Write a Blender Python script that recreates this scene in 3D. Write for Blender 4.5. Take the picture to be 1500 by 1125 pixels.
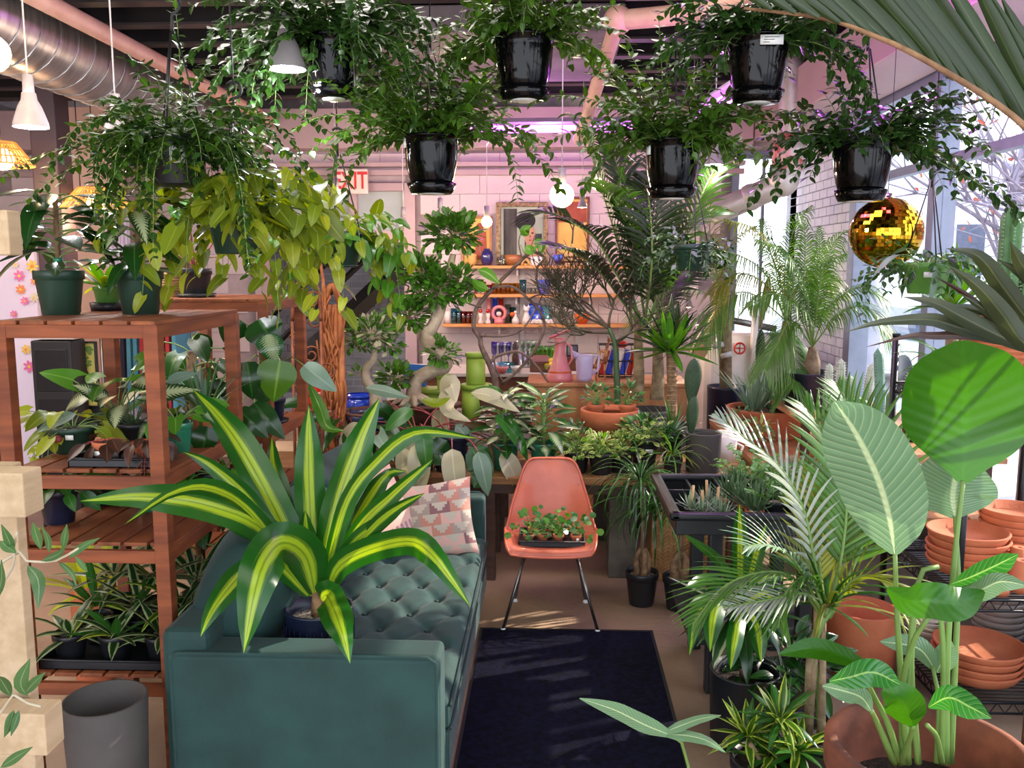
import bpy, math, random
import numpy as np
from mathutils import Vector, Matrix
random.seed(7)
S = bpy.context.scene
for o in list(bpy.data.objects): bpy.data.objects.remove(o)
COL = S.collection
PI = math.pi
# ---------------------------------------------------------------- camera
FPX = 1291.0; CAMZ = 1.88; PITCH = math.radians(7.6); YAW = math.radians(2.4)
cam = bpy.data.cameras.new('camera'); cam.sensor_width = 36; cam.lens = 36*FPX/1500; cam.clip_start = .05
camo = bpy.data.objects.new('camera', cam); COL.objects.link(camo)
camo.location = (0, 0, CAMZ); camo.rotation_euler = (PI/2-PITCH, 0, YAW)
S.camera = camo
# ---------------------------------------------------------------- world, sun, large lights, exposure
W = bpy.data.worlds.new('sky'); S.world = W; W.use_nodes = True
wn = W.node_tree.nodes; wl = W.node_tree.links
bg = wn['Background']
tc = wn.new('ShaderNodeTexCoord'); sx = wn.new('ShaderNodeSeparateXYZ'); cr = wn.new('ShaderNodeValToRGB')
wl.new(tc.outputs['Generated'], sx.inputs[0]); wl.new(sx.outputs['Z'], cr.inputs[0])
cr.color_ramp.elements[0].position = .0; cr.color_ramp.elements[0].color = (.90, .93, 1, 1)
cr.color_ramp.elements[1].position = .6; cr.color_ramp.elements[1].color = (.66, .78, 1, 1)
wl.new(cr.outputs[0], bg.inputs[0]); bg.inputs[1].default_value = 4.2
def lamp(name, typ, loc, energy, color, size=1, size_y=None, rot=(0, 0, 0), **k):
    l = bpy.data.lights.new(name, typ); l.energy = energy; l.color = color
    if typ == 'AREA':
        l.size = size
        if size_y: l.shape = 'RECTANGLE'; l.size_y = size_y
    elif typ == 'SUN': l.angle = size
    else: l.shadow_soft_size = size
    for a, b in k.items(): setattr(l, a, b)
    o = bpy.data.objects.new(name, l); COL.objects.link(o); o.location = loc; o.rotation_euler = rot
    return o
sund = Vector((1.0, .42, .62)).normalized()      # towards the sun
so = lamp('sun', 'SUN', (8, 4, 8), 9.0, (1, .90, .74), math.radians(.8))
so.rotation_euler = sund.to_track_quat('Z', 'Y').to_euler()
lamp('ceiling_light_near', 'AREA', (-.6, .9, 3.3), 46, (1, .94, .84), 2.6, 1.6)
lamp('ceiling_light_mid', 'AREA', (-.6, 4.2, 3.42), 55, (1, .93, .86), 3.4, .6)
lamp('ceiling_light_left', 'AREA', (-4.6, 3.8, 3.4), 90, (1, .84, .74), 2, 1.5)
S.view_settings.view_transform = 'Standard'; S.view_settings.look = 'None'
S.view_settings.gamma = 1; S.view_settings.use_curve_mapping = False
S.view_settings.exposure = .16
# ---------------------------------------------------------------- pixel helpers (1500 x 1125)
RM = camo.rotation_euler.to_matrix()
def ray(px, py): return RM @ Vector(((px-750)/FPX, -(py-562.5)/FPX, -1))
def P(px, py, Y):
    d = ray(px, py); t = Y/d.y
    return Vector((d.x*t, Y, CAMZ+d.z*t))
def FL(px, py, z=0):
    d = ray(px, py); t = (z-CAMZ)/d.z
    return Vector((d.x*t, d.y*t, z))
def xat(px, Y, z):          # world x seen in column px at depth Y and height z
    py = 600.
    for _ in range(6):
        p = P(px, py, Y); py += (p.z-z)/Y*FPX
    return P(px, py, Y).x
def m(px, Y): return px*Y/FPX
def U(a, b): return random.uniform(a, b)
# ---------------------------------------------------------------- mesh builder
def V3(a): return np.array(a, dtype=float)
class MB:
    def __init__(s): s.v = []; s.f = []; s.uv = []; s.va = []; s.n = 0
    def add(s, v, f, uv=None, var=0.):
        v = np.asarray(v, float).reshape(-1, 3)
        for F in ([f] if isinstance(f, np.ndarray) else [np.array(q) for q in group(f)]):
            if len(F): s.f.append(F+s.n)
        s.v.append(v); s.uv.append(np.zeros((len(v), 2)) if uv is None else np.asarray(uv, float))
        s.va.append(np.full(len(v), var)); s.n += len(v); return s
    def box(s, c, d, rz=0, rx=0, ry=0):
        v = np.array([(x, y, z) for x in (-.5, .5) for y in (-.5, .5) for z in (-.5, .5)])*np.array(d)
        if rz or rx or ry:
            R = np.array(Matrix.Rotation(rz, 3, 'Z') @ Matrix.Rotation(rx, 3, 'X') @ Matrix.Rotation(ry, 3, 'Y')); v = v@R.T
        return s.add(v+np.array(c), np.array([(0, 1, 3, 2), (4, 6, 7, 5), (0, 4, 5, 1), (2, 3, 7, 6), (0, 2, 6, 4), (1, 5, 7, 3)]))
    def bb(s, a, b): return s.box([(a[i]+b[i])/2 for i in range(3)], [abs(b[i]-a[i]) for i in range(3)])
    def lathe(s, prof, c=(0, 0, 0), seg=20, sy=1.):
        pr = np.array(prof, float); a = np.arange(seg)*2*PI/seg; n = len(pr)
        v = np.zeros((n, seg, 3)); v[:, :, 0] = pr[:, :1]*np.cos(a); v[:, :, 1] = pr[:, :1]*np.sin(a)*sy; v[:, :, 2] = pr[:, 1:2]
        i = np.arange(n-1)[:, None]*seg; j = np.arange(seg)[None]; k = (j+1) % seg
        f = np.stack([i+j, i+k, i+seg+k, i+seg+j], -1).reshape(-1, 4)
        uv = np.zeros((n, seg, 2)); uv[:, :, 0] = a/(2*PI); uv[:, :, 1] = np.linspace(0, 1, n)[:, None]
        return s.add(v.reshape(-1, 3)+np.array(c), f, uv.reshape(-1, 2))
    def tube(s, pts, r, seg=6, caps=True):
        p = np.array([tuple(q) for q in pts], float); n = len(p)
        r = np.full(n, r) if np.isscalar(r) else np.interp(np.linspace(0, 1, n), np.linspace(0, 1, len(r)), r)
        t = np.gradient(p, axis=0); t /= np.linalg.norm(t, axis=1)[:, None]+1e-9
        u = np.array((0, 0, 1.)) if abs(t[0][2]) < .9 else np.array((1., 0, 0))
        V = []
        for i in range(n):
            u = u-t[i]*np.dot(u, t[i]); u /= np.linalg.norm(u)+1e-9; w = np.cross(t[i], u)
            a = np.arange(seg)*2*PI/seg
            V.append(p[i]+r[i]*(np.cos(a)[:, None]*u+np.sin(a)[:, None]*w))
        i = np.arange(n-1)[:, None]*seg; j = np.arange(seg)[None]; k = (j+1) % seg
        f = np.stack([i+j, i+k, i+seg+k, i+seg+j], -1).reshape(-1, 4)
        s.add(np.concatenate(V), f)
        if caps:
            q = s.n-n*seg
            s.f.append(np.array([[q+x for x in range(seg)][::-1]])); s.f.append(np.array([[s.n-seg+x for x in range(seg)]]))
        return s
    def ball(s, c, r, seg=12, rings=8, sz=1.):
        pr = [(max(r*math.sin(PI*i/rings), 1e-4), -r*sz*math.cos(PI*i/rings)) for i in range(rings+1)]
        return s.lathe(pr, c, seg)
    def ribbon(s, pts, w, side, nx=2, fold=0., ripple=0., var=0.):
        p = np.array([tuple(q) for q in pts], float); n = len(p)
        w = np.interp(np.linspace(0, 1, n), np.linspace(0, 1, len(w)), w)
        t = np.gradient(p, axis=0); t /= np.linalg.norm(t, axis=1)[:, None]+1e-9
        sd = np.array([tuple(q) for q in side], float) if len(np.shape(side)) > 1 else np.tile(np.array(tuple(side), float), (n, 1))
        sd = sd-t*(sd*t).sum(1)[:, None]; sd /= np.linalg.norm(sd, axis=1)[:, None]+1e-9
        nr = np.cross(sd, t); u = np.linspace(-1, 1, 2*nx+1)
        V = p[:, None]+sd[:, None]*(u[None, :, None]*w[:, None, None]/2)+nr[:, None]*(abs(u)[None, :, None]*w[:, None, None]/2*fold)
        if ripple:
            ph = U(0, 6); rp = np.sin(np.linspace(0, 1, n)*19+ph)[:, None]*np.sign(u)[None]*abs(u)[None]**2*ripple
            V = V+nr[:, None]*(rp*w[:, None])[..., None]
        c = 2*nx+1; i = np.arange(n-1)[:, None]*c; j = np.arange(c-1)[None]
        f = np.stack([i+j, i+j+1, i+c+j+1, i+c+j], -1).reshape(-1, 4)
        uv = np.zeros((n, c, 2)); uv[:, :, 0] = (u+1)/2; uv[:, :, 1] = np.linspace(0, 1, n)[:, None]
        return s.add(V.reshape(-1, 3), f, uv.reshape(-1, 2), var)
    def mesh(s, name, mat, smooth=True):
        v = np.concatenate(s.v); uv = np.concatenate(s.uv); va = np.concatenate(s.va)
        me = bpy.data.meshes.new(name); me.vertices.add(len(v)); me.vertices.foreach_set('co', v.ravel())
        loops = np.concatenate([F.ravel() for F in s.f]); tot = np.concatenate([np.full(len(F), F.shape[1]) for F in s.f])
        me.loops.add(len(loops)); me.loops.foreach_set('vertex_index', loops.astype(np.int32))
        me.polygons.add(len(tot)); me.polygons.foreach_set('loop_start', (np.cumsum(tot)-tot).astype(np.int32))
        me.polygons.foreach_set('use_smooth', np.full(len(tot), bool(smooth)))
        u = me.uv_layers.new(name='UVMap'); u.data.foreach_set('uv', uv[loops].ravel())
        a = me.attributes.new('var', 'FLOAT', 'POINT'); a.data.foreach_set('value', va)
        me.update(calc_edges=True); me.validate(); me.materials.append(M[mat] if isinstance(mat, str) else mat)
        return me
    def obj(s, name, mat, parent=None, smooth=True, bevel=0, **k):
        me = s.mesh(name, mat, smooth)
        if smooth == 'auto' or bevel:
            me.polygons.foreach_set('use_smooth', np.full(len(me.polygons), smooth is True and not bevel))
        o = mkobj(name, me, parent, **k)
        if bevel:
            b = o.modifiers.new('b', 'BEVEL'); b.width = bevel; b.segments = 2; b.limit_method = 'ANGLE'
        return o
def group(f):
    d = {}
    for q in f: d.setdefault(len(q), []).append(q)
    return d.values()
def mkobj(name, me, parent=None, label=None, cat=None, grp=None, kind=None, mat4=None):
    o = bpy.data.objects.new(name, me); COL.objects.link(o)
    if parent is not None: o.parent = parent
    if mat4 is not None: o.matrix_local = mat4
    if label: o['label'] = label
    if cat: o['category'] = cat
    if grp: o['group'] = grp
    if kind: o['kind'] = kind
    return o
def thing(name, label, cat, loc=(0, 0, 0), grp=None, rz=0):
    o = mkobj(name, None, None, label, cat, grp); o.location = loc; o.rotation_euler.z = rz; o.empty_display_size = .05
    return o
def copytree(o, loc=None, rz=None, label=None, grp=None, parent=None, scale=None):
    c = o.copy(); COL.objects.link(c); c.parent = parent
    if loc is not None: c.location = loc
    if rz is not None: c.rotation_euler.z = rz
    if scale: c.scale = (scale,)*3
    if label: c['label'] = label
    if grp: c['group'] = grp
    for ch in list(o.children): copytree(ch, parent=c)
    return c
def spline(pts, n):
    p = np.array([tuple(q) for q in pts], float); k = len(p)
    if k < 3: return [Vector(p[0]+(p[-1]-p[0])*t) for t in np.linspace(0, 1, n)]
    d = np.concatenate([[0], np.cumsum(np.linalg.norm(np.diff(p, axis=0), axis=1)+1e-6)]); d /= d[-1]
    q = np.vstack([2*p[0]-p[1], p, 2*p[-1]-p[-2]]); out = []
    for t in np.linspace(0, 1, n):
        i = min(np.searchsorted(d, t, side='right')-1, k-2); i = max(i, 0)
        u = (t-d[i])/(d[i+1]-d[i]); a, b, c, e = q[i], q[i+1], q[i+2], q[i+3]
        out.append(Vector(.5*((2*b)+(-a+c)*u+(2*a-5*b+4*c-e)*u*u+(-a+3*b-3*c+e)*u**3)))
    return out
# ---------------------------------------------------------------- materials
M = {}
def srgb(h):
    if isinstance(h, str): c = [int(h[i:i+2], 16)/255 for i in (0, 2, 4)]
    else: return tuple(h[:3])
    return tuple(x/12.92 if x <= .04045 else ((x+.055)/1.055)**2.4 for x in c)
def newmat(name):
    mt = bpy.data.materials.new(name); mt.use_nodes = True; M[name] = mt
    return mt, mt.node_tree.nodes, mt.node_tree.links, mt.node_tree.nodes['Principled BSDF']
def mat(name, c, rough=.5, c2=None, scale=8, metal=0, bump=0, bscale=60, coat=0, emit=None, es=0, trans=0, stretch=None, sheen=0, detail=4, spread=(.35, .65)):
    mt, n, l, b = newmat(name)
    c = srgb(c); b.inputs['Base Color'].default_value = (*c, 1); b.inputs['Roughness'].default_value = rough
    b.inputs['Metallic'].default_value = metal; b.inputs['Coat Weight'].default_value = coat
    if sheen: b.inputs['Sheen Weight'].default_value = sheen; b.inputs['Sheen Roughness'].default_value = .35
    if trans: b.inputs['Transmission Weight'].default_value = trans
    tcn = n.new('ShaderNodeTexCoord'); mp = n.new('ShaderNodeMapping'); l.new(tcn.outputs['Object'], mp.inputs[0])
    if stretch: mp.inputs['Scale'].default_value = stretch
    if c2 is None: c2 = tuple(min(1, x*.8) for x in c)
    else: c2 = srgb(c2)
    nz = n.new('ShaderNodeTexNoise'); nz.inputs['Scale'].default_value = scale; nz.inputs['Detail'].default_value = detail; l.new(mp.outputs[0], nz.inputs[0])
    r = n.new('ShaderNodeValToRGB'); r.color_ramp.elements[0].position = spread[0]; r.color_ramp.elements[1].position = spread[1]
    r.color_ramp.elements[0].color = (*c, 1); r.color_ramp.elements[1].color = (*c2, 1)
    l.new(nz.outputs['Fac'], r.inputs[0]); l.new(r.outputs[0], b.inputs['Base Color'])
    if bump:
        nb = n.new('ShaderNodeTexNoise'); nb.inputs['Scale'].default_value = bscale; l.new(mp.outputs[0], nb.inputs[0])
        bu = n.new('ShaderNodeBump'); bu.inputs['Strength'].default_value = bump; bu.inputs['Distance'].default_value = .01
        l.new(nb.outputs['Fac'], bu.inputs['Height']); l.new(bu.outputs[0], b.inputs['Normal'])
    if emit: b.inputs['Emission Color'].default_value = (*srgb(emit), 1); b.inputs['Emission Strength'].default_value = es
    return mt
def math_(n, l, op, a, b=None, c=None):
    q = n.new('ShaderNodeMath'); q.operation = op
    for i, x in enumerate((a, b, c)):
        if x is None: continue
        if isinstance(x, (int, float)): q.inputs[i].default_value = x
        else: l.new(x, q.inputs[i])
    return q.outputs[0]
def mixc(n, l, f, a, b):
    q = n.new('ShaderNodeMix'); q.data_type = 'RGBA'
    if isinstance(f, (int, float)): q.inputs[0].default_value = f
    else: l.new(f, q.inputs[0])
    for i, x in ((6, a), (7, b)):
        if isinstance(x, tuple): q.inputs[i].default_value = (*x[:3], 1)
        else: l.new(x, q.inputs[i])
    return q.outputs[2]
def leafmat(name, c, alt=None, style='plain', rough=.35, tr=.35, dark=.6, spec=.5, vein=14):
    """leaf blade: colour by leaf coordinates (u across, v along), a second shade per leaf, light coming through"""
    mt, n, l, b = newmat(name); c = tuple(x*.55 for x in srgb(c)); alt = tuple(x*.72 for x in srgb(alt)) if alt else tuple(min(1, x*1.6+.02) for x in c)
    uv = n.new('ShaderNodeUVMap'); s = n.new('ShaderNodeSeparateXYZ'); l.new(uv.outputs[0], s.inputs[0])
    u = math_(n, l, 'MULTIPLY', math_(n, l, 'ABSOLUTE', math_(n, l, 'SUBTRACT', s.outputs[0], .5)), 2)
    at = n.new('ShaderNodeAttribute'); at.attribute_name = 'var'; oi = n.new('ShaderNodeObjectInfo')
    rnd = math_(n, l, 'FRACT', math_(n, l, 'ADD', at.outputs['Fac'], oi.outputs['Random']))
    base = mixc(n, l, rnd, c, tuple(x*dark for x in c))
    nz = n.new('ShaderNodeTexNoise'); nz.inputs['Scale'].default_value = 5
    cb = n.new('ShaderNodeCombineXYZ'); l.new(math_(n, l, 'MULTIPLY', s.outputs[0], 9), cb.inputs[0]); l.new(s.outputs[1], cb.inputs[1]); l.new(math_(n, l, 'MULTIPLY', rnd, 50), cb.inputs[2]); l.new(cb.outputs[0], nz.inputs[0])
    nf = nz.outputs['Fac']
    def ramp(x, a, bb):
        r = n.new('ShaderNodeMapRange'); l.new(x, r.inputs[0]); r.inputs[1].default_value = a; r.inputs[2].default_value = bb; return r.outputs[0]
    vv = math_(n, l, 'SINE', math_(n, l, 'MULTIPLY', math_(n, l, 'SUBTRACT', s.outputs[1], math_(n, l, 'MULTIPLY', u, .16)), vein*6.28))
    if style == 'plain': f = ramp(u, .10, .02); f = math_(n, l, 'MULTIPLY', f, .6)
    elif style == 'stripe':
        q = math_(n, l, 'ADD', u, math_(n, l, 'MULTIPLY', math_(n, l, 'SUBTRACT', nf, .5), .5)); f = ramp(q, .40, .22)
        g = ramp(u, .03, .07); f = math_(n, l, 'MULTIPLY', f, math_(n, l, 'ADD', math_(n, l, 'MULTIPLY', g, .5), .5))
    elif style == 'edge':
        q = math_(n, l, 'ADD', u, math_(n, l, 'MULTIPLY', math_(n, l, 'SUBTRACT', nf, .5), .35)); f = ramp(q, .52, .66)
    elif style == 'patch':
        q = math_(n, l, 'ADD', math_(n, l, 'MULTIPLY', vv, .22), math_(n, l, 'ADD', u, math_(n, l, 'MULTIPLY', math_(n, l, 'SUBTRACT', nf, .5), 1.0))); f = ramp(q, .62, .35)
    elif style == 'veins':
        f = math_(n, l, 'MAXIMUM', ramp(u, .09, .04), math_(n, l, 'MULTIPLY', ramp(vv, .80, 1.0), .35))
    col = mixc(n, l, f, base, alt); l.new(col, b.inputs['Base Color'])
    b.inputs['Roughness'].default_value = rough; b.inputs['Specular IOR Level'].default_value = spec
    if style == 'veins':
        bu = n.new('ShaderNodeBump'); bu.inputs['Strength'].default_value = .08 if 'glow' in name else .22; bu.inputs['Distance'].default_value = .005; l.new(vv, bu.inputs['Height']); l.new(bu.outputs[0], b.inputs['Normal'])
    t = n.new('ShaderNodeBsdfTranslucent'); hs = n.new('ShaderNodeHueSaturation'); hs.inputs['Value'].default_value = 1.5; hs.inputs['Saturation'].default_value = 1.1; hs.inputs['Hue'].default_value = .485
    l.new(col, hs.inputs['Color']); l.new(hs.outputs[0], t.inputs[0])
    mx = n.new('ShaderNodeMixShader'); mx.inputs[0].default_value = tr
    l.new(b.outputs[0], mx.inputs[1]); l.new(t.outputs[0], mx.inputs[2]); l.new(mx.outputs[0], n['Material Output'].inputs[0])
def glassmat(name, tint=(1, 1, 1), gl=.08):
    mt, n, l, b = newmat(name); n.remove(b)
    t = n.new('ShaderNodeBsdfTransparent'); t.inputs[0].default_value = (*srgb(tint), 1)
    g = n.new('ShaderNodeBsdfGlossy'); g.inputs['Roughness'].default_value = .03
    mx = n.new('ShaderNodeMixShader'); mx.inputs[0].default_value = gl
    l.new(t.outputs[0], mx.inputs[1]); l.new(g.outputs[0], mx.inputs[2]); l.new(mx.outputs[0], n['Material Output'].inputs[0])
leafmat('hoya', '5a8c2a', '94b450', rough=.34, tr=.25, dark=.45)
leafmat('hoya_dark', '3c6828', '709050', rough=.32, tr=.18, dark=.5)
leafmat('pothos', 'a8c434', 'c8dc5c', rough=.32, tr=.38, dark=.55)
leafmat('pothos_lime', 'dcee48', 'ecf470', rough=.35, tr=.4, dark=.6)
leafmat('massangeana', '2c7a24', 'b4d430', 'stripe', rough=.28, tr=.28, dark=.75)
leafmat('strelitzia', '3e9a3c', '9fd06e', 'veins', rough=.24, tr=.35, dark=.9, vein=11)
leafmat('strelitzia_glow', '3f8a18', '388010', 'veins', rough=.35, tr=.40, dark=.95, vein=12)  # yellower copy of the leaf green; sun behind the blade is painted in
leafmat('strelitzia_pale_sheen', '86b484', 'cce4ac', 'veins', rough=.2, tr=.2, dark=.85, vein=19)  # paler copy of the leaf green; reflected light on blades is painted in
leafmat('warneckii', '2a5c26', 'b4c48c', 'edge', rough=.32, tr=.2, dark=.6)
leafmat('lime_stripe', '5c9420', 'c8dc60', 'edge', rough=.3, tr=.35, dark=.6)
leafmat('dark_green', '26581f', '487a3a', rough=.25, tr=.12, dark=.6)
leafmat('mid_green', '428a32', '76a850', rough=.3, tr=.22, dark=.55)
leafmat('bright_green', '6cb838', '9ccc5c', rough=.3, tr=.3, dark=.6)
leafmat('calathea', '2c5424', 'c3cf9c', 'patch', rough=.28, tr=.15, dark=.6)
leafmat('dieffenbachia', '2c6a34', 'a2b488', 'patch', rough=.25, tr=.18, dark=.65)
leafmat('grey_green', '98bca0', 'b9cbb0', rough=.4, tr=.15, dark=.7)
leafmat('agave', 'a0c8a0', 'c8dcb8', rough=.42, tr=.08, dark=.7)
leafmat('olive', '5f8f50', 'a6bf90', rough=.4, tr=.2, dark=.7)
leafmat('cream', 'e6e0b8', 'e6e0bc', rough=.35, tr=.25, dark=.75)
leafmat('palm', '68a63c', '9cbf68', rough=.35, tr=.28, dark=.55)
leafmat('palm_dark', '37502a', '586c34', rough=.4, tr=.25, dark=.7)
leafmat('palm_yellow', 'a9b840', 'd6da7c', rough=.35, tr=.35, dark=.6)
leafmat('silver_strap', 'd4e0c8', 'e8ecd8', rough=.3, tr=.15, dark=.7)
leafmat('yucca', '4f5c38', '7f8454', rough=.4, tr=.2, dark=.7)
leafmat('red_leaf', '8a2c22', 'b8503c', rough=.35, tr=.2)
leafmat('bronze', '5d3a2c', '8d6a50', rough=.4, tr=.1)
leafmat('jade', '5c9a50', '7fa868', rough=.22, tr=.05, dark=.6)
leafmat('ficus', '62a63a', 'a4cc5c', rough=.3, tr=.22, dark=.45)
leafmat('peperomia', '9cc850', 'dce890', 'edge', rough=.3, tr=.2, dark=.55)
leafmat('haworthia', '6e9862', 'b4c8a4', rough=.4, tr=.05, dark=.6)
leafmat('eucalypt', '8ed07c', 'a9d09a', rough=.4, tr=.2, dark=.65)
mat('stem_green', '6f8f45', .5); mat('stem_dark', '36502c', .5); mat('stem_brown', '6a4c34', .8, '8a6a4c', 30, bump=.4); mat('stem_red', '8a3434', .5)
mat('bark', '9a8668', .85, '6a563e', 14, bump=.8, bscale=40); mat('bonsai_bark', 'b9ac92', .8, '8a7a62', 10, bump=.6, bscale=25)
mat('branch_grey', '6e5c50', .8, '4b3a34', 20, bump=.4); mat('cane', '8f6f4c', .8, '5d4430', 30, bump=.6)
mat('twig', 'b3a890', .8)
mat('black_gloss', '030304', .10, '060609'); M['black_gloss'].node_tree.nodes['Principled BSDF'].inputs['Specular IOR Level'].default_value = .22; mat('black_plastic', '14161a', .42, '1b1d22', bump=.05); mat('green_plastic', '1e3c2e', .42, '183226')
mat('green_pot', '5f9240', .45, '4f8034'); mat('teal_glaze', '2c7a5c', .2, '1f6248', coat=.4); mat('navy_plastic', '0a0e1e', .35, '181f38')
mat('terracotta', 'c4714a', .8, 'b05e3a', 6, bump=.15); mat('terracotta_old', '94543a', .85, '42261e', 7, bump=.4, bscale=25, spread=(.3, .75)); mat('terracotta_dark', '6b463a', .85, '54362e', 6, bump=.2)
mat('soil', '3a2a20', 1, '15100c', 60, bump=1, bscale=120); mat('pebble', '8a7c70', .9, '3a302c', 90, bump=1, bscale=160, spread=(.45, .55))
mat('gravel', 'c9c0b0', .9, '6e665c', 110, bump=1, bscale=160)
mat('white_plastic', 'd8d8d8', .35, 'cfcfd2'); mat('tag_white', 'e4e4e0', .5, 'e0e0dc'); mat('print_dark', '3a3a3c', .6)
mat('shelf_wood', '8e4a24', .65, '6a3216', 3, stretch=(1, 1, 9), bump=.1); mat('shelf_slat', '925028', .65, '6e381c', 3, stretch=(6, 1, 6), bump=.1)
mat('pale_wood', 'c9a67a', .6, 'b18a5c', 3, stretch=(1, 9, 9), bump=.15); mat('pallet_wood', 'b8a080', .75, 'a8906e', 3, stretch=(12, 1, 12), bump=.3)
mat('bench_wood', '8a6236', .6, '6d4826', 3, stretch=(1, 12, 12), bump=.2); mat('dresser_wood', 'c08452', .5, '945c34', 2.5, stretch=(3, 3, 1), bump=.1, detail=8)
mat('dark_wood', '4c2e1e', .5, '38200f', 4, stretch=(1, 6, 6)); mat('rattan', 'b06a34', .55, '8a4a20', 12, bump=.3); mat('orange_shelf', 'd9995a', .5, 'c98646', 4, stretch=(1, 6, 6))
mat('metal_black', '101012', .35, '16161a', metal=.3); mat('chrome', 'b0aaa4', .25, metal=1); mat('steel', '8c8a8a', .35, metal=1)
mat('white_metal', 'cfc6c4', .4, 'c0b8b8'); mat('pipe_peach', 'd6a898', .5, 'c89888'); mat('duct', 'b8b4b4', .32, '94908f', 5, metal=.85, stretch=(1, 4, 1)); mat('foil_tape', 'cfc9be', .4, 'b8b0a6', metal=.4)
mat('ink', '0b0b0c', .5); mat('wire', '1a1a1c', .5); mat('wire_white', 'cfc8c8', .5)
mat('velvet', '1c423f', .8, '12302d', 5, sheen=.12, bump=.12, bscale=220, spread=(.3, .7)); mat('velvet_seam', '1a3436', .8)
glassmat('pane', gl=.05); glassmat('clear_glass', 'e8f0ee', .12); glassmat('amber_glass', 'dc9440', .12); glassmat('aqua_glass', '9cd8e0', .12); glassmat('green_glass', 'c0ec90', .12); glassmat('yellow_glass', 'ecd88c', .12); glassmat('blue_glass', '9c90e0', .12)
# ================================================================= leaf templates and plant builders
TM = {}
def prof(kind, v):
    if kind == 'ovate': return np.sin(PI*v**.75)**.85
    if kind == 'lance': return np.sin(PI*v**.8)
    if kind == 'strap': return np.clip(np.minimum(.35+v*4, 1), 0, 1)*np.clip((1-v)*3.2, 0, 1)**.7
    if kind == 'heart': return np.sqrt(np.clip(1-(v*1.02)**1.5, 0, 1))*np.clip(.55+v*3.5, 0, 1)**1.0
    if kind == 'round': return np.sqrt(np.clip(1-(2*v-1)**2, 0, 1))
    if kind == 'obovate': return np.sin(PI*v**1.35)**.8
    if kind == 'needle': return np.clip(1-v, 0, 1)**.6*np.clip(v*12+.3, 0, 1)
    if kind == 'paddle': return np.sin(PI*v**.8)**.6
    if kind == 'arrow': return np.clip(1-v, 0, 1)**.75*np.clip(.8+v*2, 0, 1)
def tmpl(kind, wr, droop=.15, fold=.25, nv=5, nx=1):
    key = (kind, wr, droop, fold, nv, nx)
    if key in TM: return TM[key]
    v = np.linspace(0, 1, nv+1); w = prof(kind, np.clip(v, .0, 1))*wr/2; w[0] = max(w[0], .012) if kind != 'heart' else w[0]; w[-1] = .003
    u = np.linspace(-1, 1, 2*nx+1)
    X = w[:, None]*u[None]; Y = np.repeat(v[:, None], 2*nx+1, 1)*1.
    if kind in ('heart', 'arrow'): Y = Y-(.2 if kind == 'heart' else .32)*(u[None]**2)*(1-v[:, None])**5
    Z = -droop*Y**2+fold*abs(X)
    V = np.stack([X, Y, Z], -1).reshape(-1, 3); c = 2*nx+1
    i = np.arange(nv)[:, None]*c; j = np.arange(c-1)[None]
    F = np.stack([i+j, i+j+1, i+c+j+1, i+c+j], -1).reshape(-1, 4)
    UV = np.stack([np.repeat((u[None]+1)/2, nv+1, 0), np.repeat(v[:, None], c, 1)], -1).reshape(-1, 2)
    TM[key] = dict(V=V, F=F, UV=UV, me={}); return TM[key]
def frame(p, d, up, s):
    d = Vector(d).normalized(); x = d.cross(Vector(up))
    if x.length < 1e-4: x = d.cross(Vector((1, .1, 0)))
    x.normalize(); z = x.cross(d)
    return Matrix(((x.x*s, d.x*s, z.x*s, p[0]), (x.y*s, d.y*s, z.y*s, p[1]), (x.z*s, d.z*s, z.z*s, p[2]), (0, 0, 0, 1)))
class Fol:
    """leaves of one plant: the largest nind become leaf objects, the rest one joined foliage part"""
    def __init__(s): s.it = []
    def leaf(s, t, p, d, up, size, mt): s.it.append((t, frame(p, d, up, size), size, mt))
    def finish(s, root, nind=60, name='leaf', stuff='foliage', org=None):
        org = root.matrix_basis.translation if org is None else org
        c = CAMZ*0; k = sorted(s.it, key=lambda q: -q[2]/max(.5, (q[1].translation+org*0).y+org.y)*(1+.3*random.random()))
        T = Matrix.Translation(-Vector(org))
        for t, mx, sz, mt in k[:nind]:
            if mt not in t['me']:
                b = MB(); b.add(t['V'], t['F'], t['UV']); t['me'][mt] = b.mesh(name, mt)
            mkobj(name, t['me'][mt], root, mat4=T@mx)
        rest = {}
        for q in k[nind:]: rest.setdefault(q[3], []).append(q)
        for mt, l in rest.items():
            b = MB()
            for t, mx, sz, _ in l:
                A = np.array(T@mx); b.add(t['V']@A[:3, :3].T+A[:3, 3], t['F'], t['UV'], random.random())
            b.obj(stuff, mt, root, kind='stuff')
def stems(root, lst, mt='stem_green', name='stem', joined=True):
    org = root.location
    if joined:
        b = MB()
        for pts, r in lst: b.tube([Vector(p)-org for p in pts], r, 4, caps=False)
        if lst: b.obj(name+'s' if name[-1] != 's' else name, mt, root, kind='stuff')
    else:
        for pts, r in lst:
            MB().tube([Vector(p)-org for p in pts], r, 6).obj(name, mt, root)
def arc(p, az, el, L, droop, n=7):
    """points of a stem leaving p at azimuth az / elevation el, bending down by droop radians over its length"""
    out = [Vector(p)]; q = Vector(p); s = L/(n-1)
    for i in range(n-1):
        e = el-droop*((i+.5)/(n-1)); q = q+Vector((math.cos(az)*math.cos(e), math.sin(az)*math.cos(e), math.sin(e)))*s; out.append(q.copy())
    return out
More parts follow.
